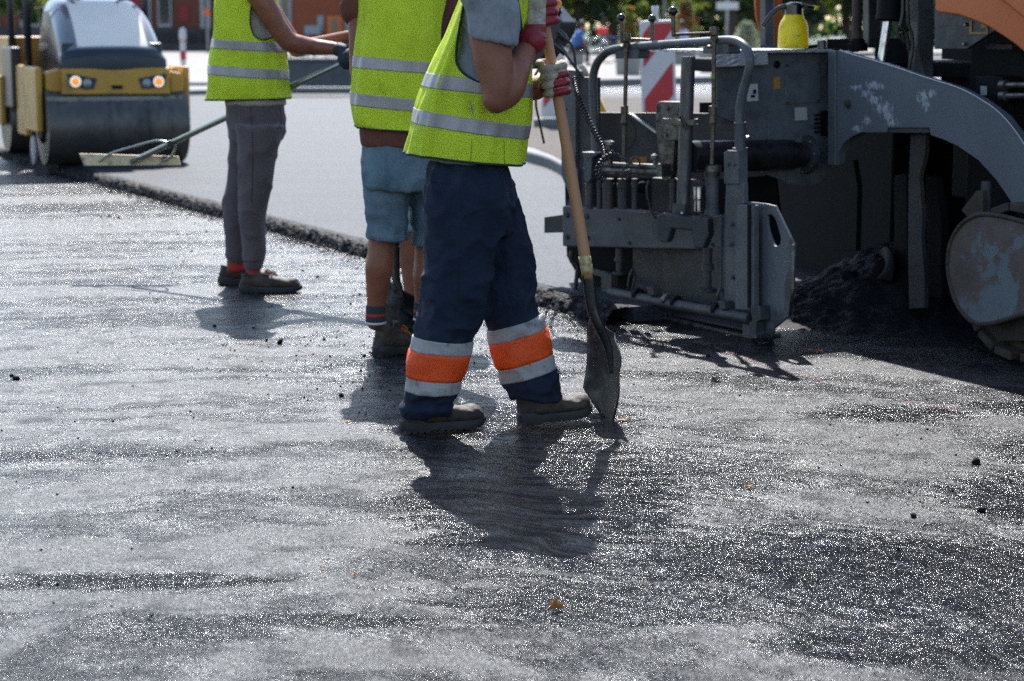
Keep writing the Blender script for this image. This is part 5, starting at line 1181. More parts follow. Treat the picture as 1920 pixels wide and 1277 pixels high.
tl = onpl(1342, 96, WALL[0] - WALL[1] * .05, WALL[1]); tr_ = onpl(1565, 94, WALL[0] - WALL[1] * .05, WALL[1]); tl.z = tr_.z = 1.232
b = MB(); b.prism([tl, tr_, tr_ + WALL[1] * .6, tl + WALL[1] * .6], (0, 0, .012)); put('deck', b, M_DIAM, pv, smooth=False)
poly('deck_lip', [(1440, 97), (1458, 93), (1572, 92), (1575, 96), (1560, 96), (1470, 98)], WALL, .05, M_PB, off=-.02, bevel=.002)
# ---- tow arm, curving down to the track
SCUFF = [(1606, 165, 14, 7), (1624, 176, 15, 7), (1640, 188, 16, 9), (1656, 202, 17, 12), (1664, 218, 13, 11), (1676, 230, 14, 8), (1626, 226, 9, 9), (1606, 242, 12, 6), (1640, 160, 22, 8), (1730, 182, 13, 12), (1736, 196, 8, 12), (1745, 176, 9, 8)]
M_ARM = arm_mat()
top = [(1575, 95), (1597, 103), (1640, 115), (1682, 128), (1738, 147), (1795, 165), (1837, 186), (1879, 217), (1920, 270), (1950, 330), (1975, 410), (1990, 520)]
bot = [(1960, 540), (1935, 455), (1920, 421), (1893, 375), (1867, 337), (1834, 301), (1795, 274), (1766, 261), (1745, 254), (1742, 240), (1664, 240), (1661, 249), (1614, 249), (1597, 256), (1581, 268), (1571, 287), (1567, 309), (1556, 309), (1556, 96)]
arm = poly('tow_arm', top + bot, ARM, .05, M_ARM, bevel=.004)
poly('arm_edge', [(1552, 95), (1566, 95), (1566, 310), (1552, 309)], ARM, .03, M_PG, off=-.012, bevel=.004)
b = MB(); tp = [onpl(u, v - 1, ARM[0] - ARM[1] * .004, ARM[1]) for u, v in top]; b.tube(curve(tp, 5), .0035, 6); put('worn_edge', b, mat('rubbed_bright_edge', (.45, .45, .44), .4, metal=.7), arm)
b = MB(); c = onpl(1591, 195, ARM[0], ARM[1]); b.lathe(c - ARM[1] * .006, ARM[1], [(0, .022), (.02, .022)], 28); b.lathe(c - ARM[1] * .014, ARM[1], [(0, .016), (.02, .018)], 20); b.lathe(c - ARM[1] * .018, ARM[1], [(0, .005), (.02, .006)], 10); put('pivot_cap', b, M_PD, arm, autos=30)
poly('arm_flange', [(1664, 239), (1742, 240), (1742, 250), (1664, 249)], ARM, .06, M_PD, off=.01, bevel=.003)
# ---- masts, ram and pipes standing behind the arm
def postpx(name, u0, u1, v0, v1, Y, m, th=.08):
    return poly(name, [(u0, v0), (u1, v0), (u1, v1), (u0, v1)], pl(u0, Y, u1, Y + .03), th, m, bevel=.006)
postpx('mast', 1720, 1751, -120, 150, 9.15, M_PG)
poly('gusset', [(1716, 96), (1720, 92), (1724, 96), (1736, 142), (1714, 140)], pl(1714, 9.1, 1736, 9.1), .02, M_PD, bevel=.002)
postpx('mast', 1629, 1652, -120, 90, 9.7, M_PG, .05)
rod([(1607, -80), (1607, 76)], .0235, 9.6, mat('rusty_pipe', (.055, .035, .028), .7, var=.3, vscale=14, bump=.002, bscale=50), 'exhaust_pipe')
lathe_v('pipe_flange', 1607, 72, 96, 9.6, [(0, .030), (.2, .038), (.35, .038), (.4, .050), (1, .050)], M_PB)
b = MB(); a, c = W(1676, -90, 9.2), W(1666, 36, 9.2); b.tube([a, c, c.lerp(a, -.01), c.lerp(a, -.02)], [.062, .056, .060, .05], 28); b.tube([c.lerp(a, .06), c.lerp(a, .0), c.lerp(a, -.03)], [.058, .060, .050], 28); put('hydraulic_ram', b, M_PB, pv, autos=40)
rod([(1665, 36), (1650, 130)], .0205, 9.2, M_CHROME, 'ram_rod', seg=24)
rod([(1702, -40), (1703, 40), (1709, 62), (1711, 90), (1704, 130), (1702, 150)], .008, 9.05, M_RUB, 'hose', smooth_path=6)
rod([(1694, -40), (1693, 25), (1688, 50), (1699, 62), (1706, 100)], .010, 9.1, M_RUB, 'hose', smooth_path=6)
rod([(1690, 60), (1698, 82), (1712, 90)], .012, 9.15, M_RUB, 'hose', smooth_path=6)
poly('valve_block', [(1550, 73), (1600, 72), (1600, 98), (1550, 96)], pl(1550, 9.65, 1600, 9.6), .12, M_PB, bevel=.004)
poly('valve_block', [(1640, 72), (1720, 70), (1720, 150), (1640, 120)], pl(1640, 9.5, 1720, 9.45), .2, M_PB, bevel=.006)
poly('valve_block', [(1682, 20), (1700, 20), (1702, 60), (1682, 62)], pl(1682, 9.35, 1702, 9.3), .08, M_PB, bevel=.006)
lathe_v('filler_cap', 1541, 75, 94, 9.6, [(0, .018), (.1, .022), (1, .022)], M_POSTM, seg=12)
rod([(1512, 88), (1532, 86)], .010, 9.7, M_PB, 'bar')
postpx('far_post', 1435, 1452, -60, 88, 10.9, M_PG, .05)
poly('far_post_base', [(1426, 84), (1470, 84), (1470, 92), (1426, 92)], pl(1426, 10.85, 1470, 10.85), .08, M_PG)
poly('far_guard', [(1424, -60), (1416, 0), (1418, 30), (1425, 60), (1432, 88), (1467, 88), (1467, -60)], pl(1416, 11.0, 1467, 11.05), .02, M_ORP, bevel=.004)
# ---- orange hood and the dark tractor body behind
HD = (ARM[0] + TN * .02 + V(0, 0, 0), TN, TD)
hd = [(1752, -160), (1752, 16), (1754, 21), (1760, 24), (1795, 29), (1822, 38), (1850, 50), (1879, 68), (1905, 86), (1930, 108), (1975, 160), (2030, 260), (2090, 260), (2150, -160)]
q = [onpl(u, v, HD[0], HD[1]) for u, v in hd]; b = MB(); b.prism(q, TN * .04); hood = put('hood', b, M_ORP, pv, smooth=True, bevel=.012, autos=35)
q = [onpl(u, v, HD[0] - TN * .02, HD[1]) for u, v in [(1862, -160), (1862, -6), (1885, 8), (1915, 32), (1960, 80), (2010, 170), (2090, 170), (2150, -160)]]; b = MB(); b.prism(q, TN * .03); put('hood_panel', b, M_ORP, hood, smooth=True, bevel=.014, autos=35)
UN = (ARM[0] + TN * .12, TN, TD)
sd_ = poly('service_plate', [(1752, 10), (1900, 10), (1900, 30), (1873, 52), (1812, 92), (1752, 92)], UN, .02, M_PD, bevel=.003)
bolts([(1811, 46), (1808, 82)], UN, .010, M_BARE, sd_, off=-.006)
b = MB()
for a in ([(1817, 39), (1822, 39), (1822, 64), (1817, 64)], [(1822, 60), (1852, 60), (1852, 64), (1822, 64)], [(1848, 44), (1852, 46), (1852, 60), (1848, 60)], [(1839, 43), (1852, 48), (1852, 53), (1839, 53)]): poly('x', a, UN, .002, mb=b, off=-.004)
put('label_frame', b, sticker('amber_label', (.30, .17, .03)), sd_, smooth=False)
poly('step_plate', [(1845, 83), (1897, 83), (1897, 93), (1850, 93)], (ARM[0] + TN * .22, TN, TD), .06, M_PD)
# body: a long box down the machine, roof platform above the frame; both out of sight beyond the right edge
c0 = ARM0 + TN * .30; c0.z = 0
def slab(name, a, l0, l1, w0, w1, z0, z1, m, bev=.01):
    p = [a + TD * l0 + TN * w0, a + TD * l1 + TN * w0, a + TD * l1 + TN * w1, a + TD * l0 + TN * w1]
    b = MB(); b.prism([V(q.x, q.y, z0) for q in p], (0, 0, z1 - z0)); return put(name, b, m, pv, smooth=False, bevel=bev)
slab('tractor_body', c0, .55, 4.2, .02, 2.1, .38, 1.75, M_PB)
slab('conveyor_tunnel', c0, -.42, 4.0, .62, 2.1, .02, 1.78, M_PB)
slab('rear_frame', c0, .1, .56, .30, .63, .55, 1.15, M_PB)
slab('operator_platform', c0, -.70, 4.0, -.24, 2.1, 1.80, 1.88, M_PG)
slab('main_screed', c0, -1.45, -.36, .30, 2.3, .06, .95, M_PB)
slab('sun_block_slab', c0, -1.5, .6, .10, 2.2, 1.12, 1.19, M_PB)  # added slab that keeps the sun off the asphalt heap
slab('sun_block_strip', c0, -1.5, .12, -.24, .10, 1.12, 1.188, M_PB)  # added strip, blocks the sun still reaching the heap past the slab
# hydraulic motor under the hood
b = MB(); q = [onpl(u, v, (ARM[0] + TN * .2), TN) for u, v in [(1829, 143), (1862, 141), (1880, 145), (1880, 182), (1832, 180)]]; b.prism(q, TN * .1); hm = put('hydraulic_motor', b, M_PB, pv, bevel=.006)
poly('motor_label', [(1838, 161), (1850, 162), (1850, 178), (1839, 179)], (ARM[0] + TN * .2, TN, TD), .002, sticker('grey_label', (.33, .33, .33)), hm, off=-.003, bevel=0)
for v in (160, 180):
    b = MB(); a = onpl(1878, v, ARM[0] + TN * .17, TN); c = onpl(1925, v - 1, ARM[0] + TN * .17, TN); b.tube([a, a.lerp(c, .2), a.lerp(c, .21), c], [.022, .022, .013, .013], 14); put('hose_fitting', b, M_BARE, hm, autos=30)
# ---- inside the arch: legs, auger and plates
IN = (ARM[0] + TN * .10, TN, TD)
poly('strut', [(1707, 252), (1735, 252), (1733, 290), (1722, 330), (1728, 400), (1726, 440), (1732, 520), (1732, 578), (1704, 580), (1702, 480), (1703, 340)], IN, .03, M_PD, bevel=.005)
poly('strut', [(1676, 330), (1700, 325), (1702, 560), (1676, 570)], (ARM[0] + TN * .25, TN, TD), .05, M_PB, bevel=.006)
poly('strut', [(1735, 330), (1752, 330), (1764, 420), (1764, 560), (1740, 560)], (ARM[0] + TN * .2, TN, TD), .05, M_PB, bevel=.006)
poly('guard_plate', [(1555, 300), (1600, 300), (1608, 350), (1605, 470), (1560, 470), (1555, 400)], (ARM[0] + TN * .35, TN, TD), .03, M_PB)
rod([(1590, 520), (1700, 500)], .03, [9.3, 9.9], M_PB, 'auger_shaft')
b = MB(); c = W(1636, 520, 9.25)
for k in range(2):
    pth = []
    for i in range(60):
        q = i / 59 * 2 * math.pi * 1.2 + k * 3.1; pth.append((c + TN * (i * .006 + k * .25) , q))
    vs = []
    for p, q in pth: vs += [p + V(math.cos(q) * .03 * TD.x, math.cos(q) * .03 * TD.y, math.sin(q) * .03), p + V(math.cos(q) * .14 * TD.x, math.cos(q) * .14 * TD.y, math.sin(q) * .14)]
    vs2 = [p + TN * .012 for p in vs]; n = len(vs); b.add(vs + vs2, [(2 * i, 2 * i + 2, 2 * i + 3, 2 * i + 1) for i in range(59)] + [(n + 2 * i + 1, n + 2 * i + 3, n + 2 * i + 2, n + 2 * i) for i in range(59)] + [(2 * i + 1, 2 * i + 3, n + 2 * i + 3, n + 2 * i + 1) for i in range(59)])
put('auger', b, M_PB, pv)
# ---- track unit
M_RUST = mat('rusty_cover', (.105, .080, .068), .6, var=.25, vscale=7, rvar=.1, bump=.001, bscale=90, dirt=(.12, .145, .165), dscale=3.2, dthr=.53, dsoft=.02)
M_TRK = mat('earthy_track', (.045, .034, .026), .8, var=.4, vscale=16, bump=.006, bscale=40)
TR0 = V(880 / FPX * 8.12, 8.12, 0); TRK = (TR0, TN, TD)
dc = [(1777, 497), (1780, 465), (1790, 438), (1806, 418), (1825, 406), (1845, 402), (1880, 406), (1925, 418), (1990, 440), (2040, 480), (2040, 560), (1990, 580), (1925, 588), (1880, 601), (1850, 608), (1827, 605), (1808, 590), (1792, 565), (1781, 530)]
q = curve([onpl(u, v, TRK[0], TRK[1]) for u, v in dc + [dc[0]]], 4)[:-1]; b = MB(); b.prism(q, TN * .05); tc_ = put('track_cover', b, M_RUST, pv, bevel=.01, autos=35)
b = MB(); b.tube(q[:-6] + [q[-6], q[-3], q[0]], .010, 8); put('cover_rim', b, M_TRK, tc_)
rod([(1895, 426), (1893, 480), (1888, 575)], .004, 8.0, M_TRK, 'seam', parent=tc_)
b = MB(); ctr = onpl(1915, 500, TRK[0] + TN * .03, TN); L = 1.6; rr_ = .52
# belt of pads round the idler and along the ground
tk = thing('x', 'x', 'x'); bpy.data.objects.remove(tk)
gz = .03; cyc = gz + .33
cc = onpl(1900, 530, TRK[0] + TN * .05, TN); cc.z = gz + .30; Rw = .30
pads = []
for i in range(9): a = R(262 - i * 22); pads.append((cc + V(TD.x, TD.y, 0) * math.cos(a) * Rw + V(0, 0, math.sin(a) * Rw), a))
for i in range(1, 16): pads.append((cc + TD * (.118 * i) + V(0, 0, -Rw), R(270)))
for i in range(1, 16): pads.append((cc + TD * (.118 * i) + V(0, 0, Rw), R(90)))
b = MB(); m_ = MB()
for p, a in pads:
    rd = V(TD.x, TD.y, 0) * math.cos(a) + V(0, 0, math.sin(a)); tg = V(TD.x, TD.y, 0) * -math.sin(a) + V(0, 0, math.cos(a))
    q = Matrix((tg, TN, rd)).transposed(); b.box(p + TN * .15, (.105, .32, .035), q); m_.box(p + TN * .15 - rd * .03, (.118, .16, .03), q)
b.v += []; put('track_pads', b, M_TRK, pv, smooth=False, bevel=.006); put('track_chain', m_, M_TRK, pv, smooth=False)
b = MB()
for i in range(5):
    c = cc + TD * (.30 + i * .3) + V(0, 0, -.17) + TN * .02; b.lathe(c, TN, [(0, .05), (.01, .10), (.12, .10)], 20)
put('track_rollers', b, M_TRK, pv, autos=30)
poly('track_frame', [(1800, 580), (1850, 640), (1990, 640), (1990, 560), (1850, 560)], (TRK[0] + TN * .08, TN, TD), .2, M_TRK)
rod([(1850, 340), (1849, 402)], [.022, .026], 8.3, M_PD, 'tension_rod')
poly('scraper_bracket', [(1802, 395), (1830, 358), (1842, 357), (1842, 402), (1815, 408)], (TRK[0] + TN * .1, TN, TD), .04, M_TRK)

# ---- loose asphalt: the heap before the screed and the crumbs it sheds
b = MB(); nx, ny = 130, 120; vs = []
for i in range(nx + 1):
    for j in range(ny + 1):
        s = -1.0 + 2.4 * i / nx; w = -.55 + 2.4 * j / ny
        base = ARM0 + TD * (s * 1.0) + TN * (w + .0)
        hgt = .40 * math.exp(-((s + .02) / .50) ** 2) * (1 / (1 + math.exp(-(w - .18) / .13))) + .07 * math.exp(-((s + .2) / .6) ** 2) * math.exp(-((w + .02) / .28) ** 2)
        p = V(base.x, base.y, 0); e = min(1, hgt / .05)
        z = hgt - .012 + (fbm(p * 9, 3) * .025 + noise.noise(p * 60) * .016) * e
        vs.append(V(p.x, p.y, z))
b.add(vs, [(i * (ny + 1) + j, i * (ny + 1) + j + 1, (i + 1) * (ny + 1) + j + 1, (i + 1) * (ny + 1) + j) for i in range(nx) for j in range(ny)])
put('asphalt_heap', b, M_CRUMB, kind='stuff', label='heap of loose black asphalt under the paver between screed and track', cat='asphalt', loc=tuple(ARM0))
b = MB(); rnd = random.Random(3)
def crumb(p, r):
    q = Matrix.Rotation(rnd.random() * 6, 3, 'Z') @ Matrix.Rotation(rnd.random() * 6, 3, 'X'); k = len(b.v); b.ball(p + V(0, 0, r * .45), r, 7, 5, (1, .7 + .5 * rnd.random(), .55 + .4 * rnd.random()), q)
    for i in range(k, len(b.v)): b.v[i] += (b.v[i] - p) * (.25 * noise.noise(b.v[i] * 90))
for i in range(2600):
    t = rnd.uniform(-1, 10.0); p = edge_pt(t, False) - EDn * abs(rnd.gauss(0, .07 if rnd.random() < .8 else .5)); crumb(p, rnd.uniform(.002, .0065) * (1.6 if rnd.random() < .05 else 1))
for cx, cy, sx, sy, n in ((575, 640, 120, 22, 90), (520, 560, 200, 30, 60), (700, 690, 130, 40, 100), (1000, 690, 100, 30, 60), (1250, 690, 120, 20, 40), (1800, 900, 120, 90, 45), (1700, 800, 160, 60, 30), (250, 800, 250, 120, 50), (100, 1040, 120, 160, 18), (1100, 620, 90, 22, 110)):
    for i in range(n): crumb(G(rnd.gauss(cx, sx), max(420, rnd.gauss(cy, sy))), rnd.uniform(.0018, .005) * (1.8 if rnd.random() < .06 else 1))
for u, v, r in ((525, 645, .020), (500, 640, .010), (30, 712, .014), (22, 706, .008), (1830, 870, .016), (1840, 960, .013), (1713, 970, .012), (190, 408, .012), (205, 407, .014), (222, 409, .010), (640, 744, .010)): crumb(G(u, v), r)
put('asphalt_crumbs', b, M_CRUMB, kind='stuff', label='black crumbs of spilled asphalt scattered over the sticky road', cat='asphalt', loc=(0, 9, 0))

# ---- yellow pump sprayer standing on the deck
SY = 9.62
sb = W(1487, 91, SY)
sp = thing('pump_sprayer', 'yellow pump sprayer bottle with black trigger head on the paver deck', 'sprayer', sb)
def zz(v): return W(1487, v, SY).z - sb.z
k = SY / FPX
prof = [(0, 27), (2, 28.2), (10, 28.6), (30, 28), (42, 26.5), (50, 23.5), (56, 19.5), (60, 18), (62, 17.5)]
b = MB(); b.lathe(sb, (0, 0, 1), [(h * k, r * k) for h, r in prof], 36)
M_YB = mat('grubby_yellow_plastic', (.78, .66, .012), .38, var=.08, vscale=20, dirt=(.30, .22, .02), dscale=26, dthr=.62, dsoft=.06, trans=.25)
put('bottle', b, M_YB, sp, autos=60)
b = MB(); b.lathe(sb + V(0, 0, 60 * k), (0, 0, 1), [(0, 17 * k), (20 * k, 16.5 * k), (23 * k, 13 * k), (25 * k, 6 * k)], 28); put('pump_head', b, M_BALL, sp, autos=40)
b = MB(); b.tube(curve([W(1474, 12, SY), W(1460, 16, SY), W(1446, 28, SY), W(1437, 40, SY), W(1430, 50, SY)], 5), [.013] * 21, 10, flat=.7); put('trigger', b, M_BALL, sp)
b = MB(); b.tube([W(1500, 8, SY), W(1512, 12, SY), W(1526, 14, SY)], [.011, .009, .008], 12); nz_ = put('nozzle', b, M_BALL, sp)
b = MB(); b.tube([W(1526, 14, SY), W(1536, 15, SY)], [.011, .009], 12); put('nozzle_tip', b, M_YB, nz_)
# ------------------------------------------------------------ tandem roller
M_RY = mat('roller_yellow', (0.50, 0.27, 0.035), 0.45, var=.08, vscale=3, rvar=.06, dirt=(.22, .14, .05), dscale=5, dthr=.62, dsoft=.08)
M_RG = mat('charcoal_cowling', (0.018, 0.026, 0.036), 0.4, var=.1, vscale=4)
M_HOODSKY = mat('hood_sky_reflection', (0.86, 0.78, 0.68), 0.5, spec=.3, var=.05, vscale=3)  # pale cream stands in for bright sky mirrored in the grey hood
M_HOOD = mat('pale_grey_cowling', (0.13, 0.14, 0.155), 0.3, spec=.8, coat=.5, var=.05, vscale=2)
M_DRUM = mat('worn_drum_steel', (0.10, 0.092, 0.085), 0.42, metal=.55, var=.2, vscale=4, rvar=.08, stretch=(1, 1, .3), dirt=(.03, .028, .026), dscale=4, dthr=.6)
M_SCR = mat('greyish_scraper', (0.24, 0.23, 0.20), .6, var=.2, vscale=8, dirt=(.08, .06, .05), dscale=9, dthr=.6)
HF = V(.39, -.92, 0).normalized(); HS = V(.92, .39, 0).normalized()
rc = G(214, 306, MZ); rc.z = MZ
rl = thing('road_roller', 'yellow tandem road roller with pale hood and lit round headlights on fresh asphalt', 'road roller', rc)
RD = .36
dl, dr = None, None
ax0 = rc + V(0, 0, RD) ; half = .655
b = MB(); a = ax0 - HS * half; c = ax0 + HS * half; b.lathe(a, HS, [(0, RD - .03), (0, RD - .005), (.01, RD), (2 * half - .01, RD), (2 * half, RD - .005), (2 * half, RD - .03), (2 * half - .02, RD - .03)], 64); drum = put('drum', b, M_DRUM, rl, autos=40)
b = MB(); b.lathe(a - HS * .03, HS, [(0, .14), (.02, .16), (.04, .16)], 30); put('drum_hub', b, M_PB, drum, autos=30)
b = MB(); b.lathe(a - HS * .10 - HF * .02 + V(0, 0, -.22), HS, [(0, .10), (.005, .135), (.02, .135), (.03, .10)], 30); put('edge_wheel', b, mat('grey_edge_wheel', (.22, .23, .25), .5), rl, autos=30)
q = ax0 + HF * .06
FR = (q + HF * .22, HS, None)
FRn = -HF
FRP = (ax0 + HF * .25, -HF, HS)
def fr(name, pts, th, m, off=0.0, parent=None, bevel=.01): return poly(name, pts, FRP, th, m, parent or rl, off, bevel)
fr('bumper', [(117, 129), (318, 127), (320, 177), (117, 178)], .30, M_RY, bevel=.015)
fr('bumper_wing', [(85, 137), (118, 128), (118, 176), (86, 170)], .28, M_RY, off=.10, bevel=.015)
fr('bumper_wing', [(318, 133), (340, 137), (346, 148), (345, 172), (320, 174)], .28, M_RY, off=.05, bevel=.015)
fr('side_arm', [(66, 128), (72, 125), (88, 140), (86, 178), (90, 200), (76, 210), (70, 180), (66, 150)], .5, M_RY, off=.22, bevel=.01)
fr('side_arm', [(322, 128), (328, 126), (346, 140), (346, 260), (342, 270), (339, 178), (322, 174)], .5, M_RY, off=.12, bevel=.01)
fr('scraper_bar', [(88, 182), (341, 180), (343, 196), (89, 198)], .03, M_SCR, off=-.02, bevel=.004)
for u in (130, 175, 219, 264, 305): fr('bolt', [(u, 188), (u + 4, 188), (u + 4, 192), (u, 192)], .01, M_SCR, off=-.03, bevel=.002)
fr('scraper_blade', [(88, 198), (341, 196), (342, 205), (89, 208)], .20, M_PB, off=.02, bevel=.004)
fr('tow_slot', [(210, 160), (231, 160), (230, 167), (210, 167)], .01, M_PB, off=-.006, bevel=.003)
for sgn, uc, pts in ((-1, 141, [(125, 139), (128, 138), (182, 147), (176, 167), (160, 168), (147, 163), (133, 161)]), (1, 297, [(313, 139), (310, 138), (260, 147), (266, 166), (280, 167), (293, 163), (306, 161)])):
    h = fr('headlight', pts, .012, M_RG, off=-.010, bevel=.003)
    c = onpl(uc, 153, FRP[0] + HF * .016, HF); b = MB(); b.lathe(c, HF, [(0, .056), (.012, .056), (.014, .050)], 28); put('lamp_ring', b, mat('light_ring', (.12, .12, .11), .4), h, autos=30)
    for k in range(12):
        q = 2 * math.pi * k / 12; p = c + HF * .016 + HS * math.cos(q) * .043 + V(0, 0, math.sin(q) * .043); b = MB(); b.ball(p, .009, 8, 6); put('lamp_bead', b, mat('bead', (.9, .9, .8), .3, emis=(1, .97, .85), estr=.45) if k == 0 and sgn < 0 else MATS.setdefault('bead', bpy.data.materials['bead']), h)
    b = MB(); b.ball(c + HF * .012, .030, 16, 10, (1, 1, 1)); put('indicator', b, mat('orange_indicator', (.9, .25, .02), .3, emis=(1, .30, .02), estr=.42), h)
    b = MB(); c2 = onpl(uc - sgn * 22, 156, FRP[0] + HF * .012, HF); b.lathe(c2, HF, [(0, .040), (.008, .040), (.02, .028), (.026, .008)], 24); put('lens', b, mat('clear_lens', (.30, .31, .33), .15, spec=.8), h, autos=40)
# cowling
hw = .49
prof = [(0, .955, 1.0), (0, 1.05, 1.0), (.02, 1.13, .99), (.10, 1.22, .985), (.25, 1.35, .97), (.42, 1.46, .95), (.62, 1.55, .92), (.85, 1.605, .88), (1.25, 1.63, .84)]
pr_ = resample([(V(*x),) for x in prof], 4); pr_ = [q[0] for q in pr_]
base = ax0 + HF * .25; ucen = onpl(217, 129, FRP[0], HF); base = V(ucen.x, ucen.y, 0)
ny = 26; vs = []; mi = []; b = MB()
for q in pr_:
    for j in range(ny + 1):
        s = 2 * j / ny - 1; ssx = math.copysign(abs(s) ** .8, s); drop = -.10 * max(0, abs(s) - .72) ** 2 / .078 * min(1, q.x / .1 + .15) - .02 * s * s
        vs.append(base - HF * (q.x + .10 * s * s * (1 if q.x > .01 else .5)) + HS * (ssx * hw * q.z) + V(0, 0, q.y + drop))
m = ny + 1; fs = []; mm = []
for i in range(len(pr_) - 1):
    for j in range(ny):
        fs.append((i * m + j, i * m + j + 1, (i + 1) * m + j + 1, (i + 1) * m + j)); x = pr_[i].x; s = 2 * (j + .5) / ny - 1
        mm.append(1 if pr_[i].y < 1.13 else (2 if abs(s) < .60 and x < .75 and x > .04 else 0))  # centre faces take the painted sky reflection
for side in (0, ny):        # flanks down to the frame
    k0 = len(vs)
    for q in pr_: vs.append(base - HF * (q.x + .1) + HS * (hw * 1.0 * (-1 if side == 0 else 1)) + V(0, 0, .95))
    for i in range(len(pr_) - 1): fs.append((i * m + side, (i + 1) * m + side, k0 + i + 1, k0 + i)); mm.append(1)
b.add(vs, fs); b.m = mm; cw = put('hood', b, [M_HOOD, M_RG, M_HOODSKY], rl)
sol = cw.modifiers.new('thickness', 'SOLIDIFY'); sol.thickness = .02
b = MB(); rc_ = [base - HF * (.72) + HS * t + V(0, 0, 1.60 + z) for t, z in ((-.30, .0), (-.16, -.055), (.12, -.055), (.22, .0))]; b.tube(curve([p + V(0, 0, .012) for p in rc_], 5), .008, 6); put('hood_seam', b, M_PB, cw)
# operator's platform, rear frame and rear drum
def rbox(name, f, s, z0, z1, m, parent=None, bevel=.02):
    p = [base - HF * f[0] + HS * s[0], base - HF * f[1] + HS * s[0], base - HF * f[1] + HS * s[1], base - HF * f[0] + HS * s[1]]; b = MB(); b.prism([V(q.x, q.y, z0) for q in p], (0, 0, z1 - z0)); return put(name, b, m, parent or rl, bevel=bevel, autos=35)
rbox('engine_housing', (.12, 1.25), (-.47, .47), .72, 1.2, M_RG)
rbox('front_yoke', (.10, .75), (-.72, -.66), .38, .98, M_RY); rbox('front_yoke', (.10, .75), (.66, .72), .38, .98, M_RY)
rbox('platform', (1.25, 2.3), (-.62, .62), .60, .72, M_RY); rbox('console', (1.18, 1.32), (-.45, .45), .72, 1.35, M_RG)
rbox('side_panel', (1.1, 1.6), (-.66, -.60), .30, .98, M_RY); rbox('side_panel', (1.6, 2.2), (-.70, -.60), .55, 1.15, M_RG)
rbox('rear_hood', (2.3, 3.1), (-.6, .6), .62, 1.25, M_RY); rbox('rear_yoke', (2.1, 2.9), (-.74, -.68), .36, .86, M_RY); rbox('seat', (1.75, 2.15), (-.3, .3), .95, 1.08, M_PB); rbox('seat_back', (2.12, 2.22), (-.3, .3), 1.05, 1.55, M_PB)
for s in (-.58, .58):
    p = base - HF * 1.28 + HS * s; b = MB(); b.tube([V(p.x, p.y, .7), V(p.x, p.y, 2.6)], .035, 12); put('roll_bar', b, M_RG, rl)
    p = base - HF * 2.25 + HS * s; b = MB(); b.tube([V(p.x, p.y, .7), V(p.x, p.y, 2.6)], .035, 12); put('roll_bar', b, M_RG, rl)
rbox('canopy', (1.1, 2.4), (-.66, .66), 2.6, 2.68, M_RG)
p = base - HF * 2.35; a = V(p.x, p.y, MZ + RD) - HS * half; b = MB(); b.lathe(a, HS, [(0, RD - .03), (0, RD - .005), (.01, RD), (2 * half - .01, RD), (2 * half, RD - .005), (2 * half, RD - .03)], 56); put('drum', b, M_DRUM, rl, autos=40)
b = MB(); p = base - HF * 1.42; c = V(p.x, p.y, 1.42); b.tube([c + HS * (.19 * math.cos(t)) - HF * (.12 * math.sin(t)) + V(0, 0, .15 * math.sin(t)) for t in [2 * math.pi * i / 24 for i in range(25)]], .014, 8); b.tube([V(p.x, p.y, .9), c], .025, 8); put('steering_wheel', b, M_BALL, rl)

# the man driving it
px = base - HF * 1.9; seatz = 1.1
dm = thing('person', 'roller driver in orange shirt seated behind the pale hood at the left edge', 'person', V(px.x, px.y, seatz))
def D(f, s, z): return base - HF * (1.9 - f) + HS * s + V(0, 0, z)
b = MB(); b.loft([(D(0, 0, seatz), HS * .17, HF * .12), (D(0, 0, seatz + .25), HS * .16, HF * .11), (D(.02, 0, seatz + .48), HS * .20, HF * .11), (D(.02, 0, seatz + .56), HS * .11, HF * .08)], 26, 4)
limb(b, [(D(.02, 0, seatz + .54), .055), (D(.03, 0, seatz + .62), .052)]); Ph, qh = head_shapes(b, D(.04, 0, seatz + .74), math.atan2(HF.y, HF.x), .2)
for s in (-1, 1):
    limb(b, [(D(.02, s * .19, seatz + .48), .055), (D(.12, s * .24, seatz + .2), .043), (D(.38, s * .13, seatz + .28), .03), (D(.44, s * .12, seatz + .29), .036)])
    limb(b, [(D(.0, s * .1, seatz + .08), .085), (D(.42, s * .12, seatz + .06), .06), (D(.48, s * .12, seatz - .34), .045)])
put('body', fuse(b, .012, 3), M_SKIN, dm); head_extras(dm, Ph, qh)
b = MB(); b.loft([(D(0, 0, seatz + .02), HS * .20, HF * .15), (D(0, 0, seatz + .25), HS * .19, HF * .14), (D(.02, 0, seatz + .48), HS * .23, HF * .14), (D(.02, 0, seatz + .56), HS * .11, HF * .09)], 26, 4)
for s in (-1, 1): limb(b, [(D(.02, s * .19, seatz + .48), .065), (D(.07, s * .215, seatz + .34), .06)])
put('shirt', fuse(b, .012, 3), M_ORANGE, dm)
b = MB(); b.loft([(D(.0, 0, seatz + .13), HS * .19, HF * .15), (D(0, 0, seatz - .02), HS * .20, HF * .16)], 24, 3)
for s in (-1, 1): limb(b, [(D(.0, s * .1, seatz + .08), .10), (D(.42, s * .12, seatz + .06), .073), (D(.48, s * .12, seatz - .34), .058)])
put('trousers', fuse(b, .012, 3), M_NAVY, dm)
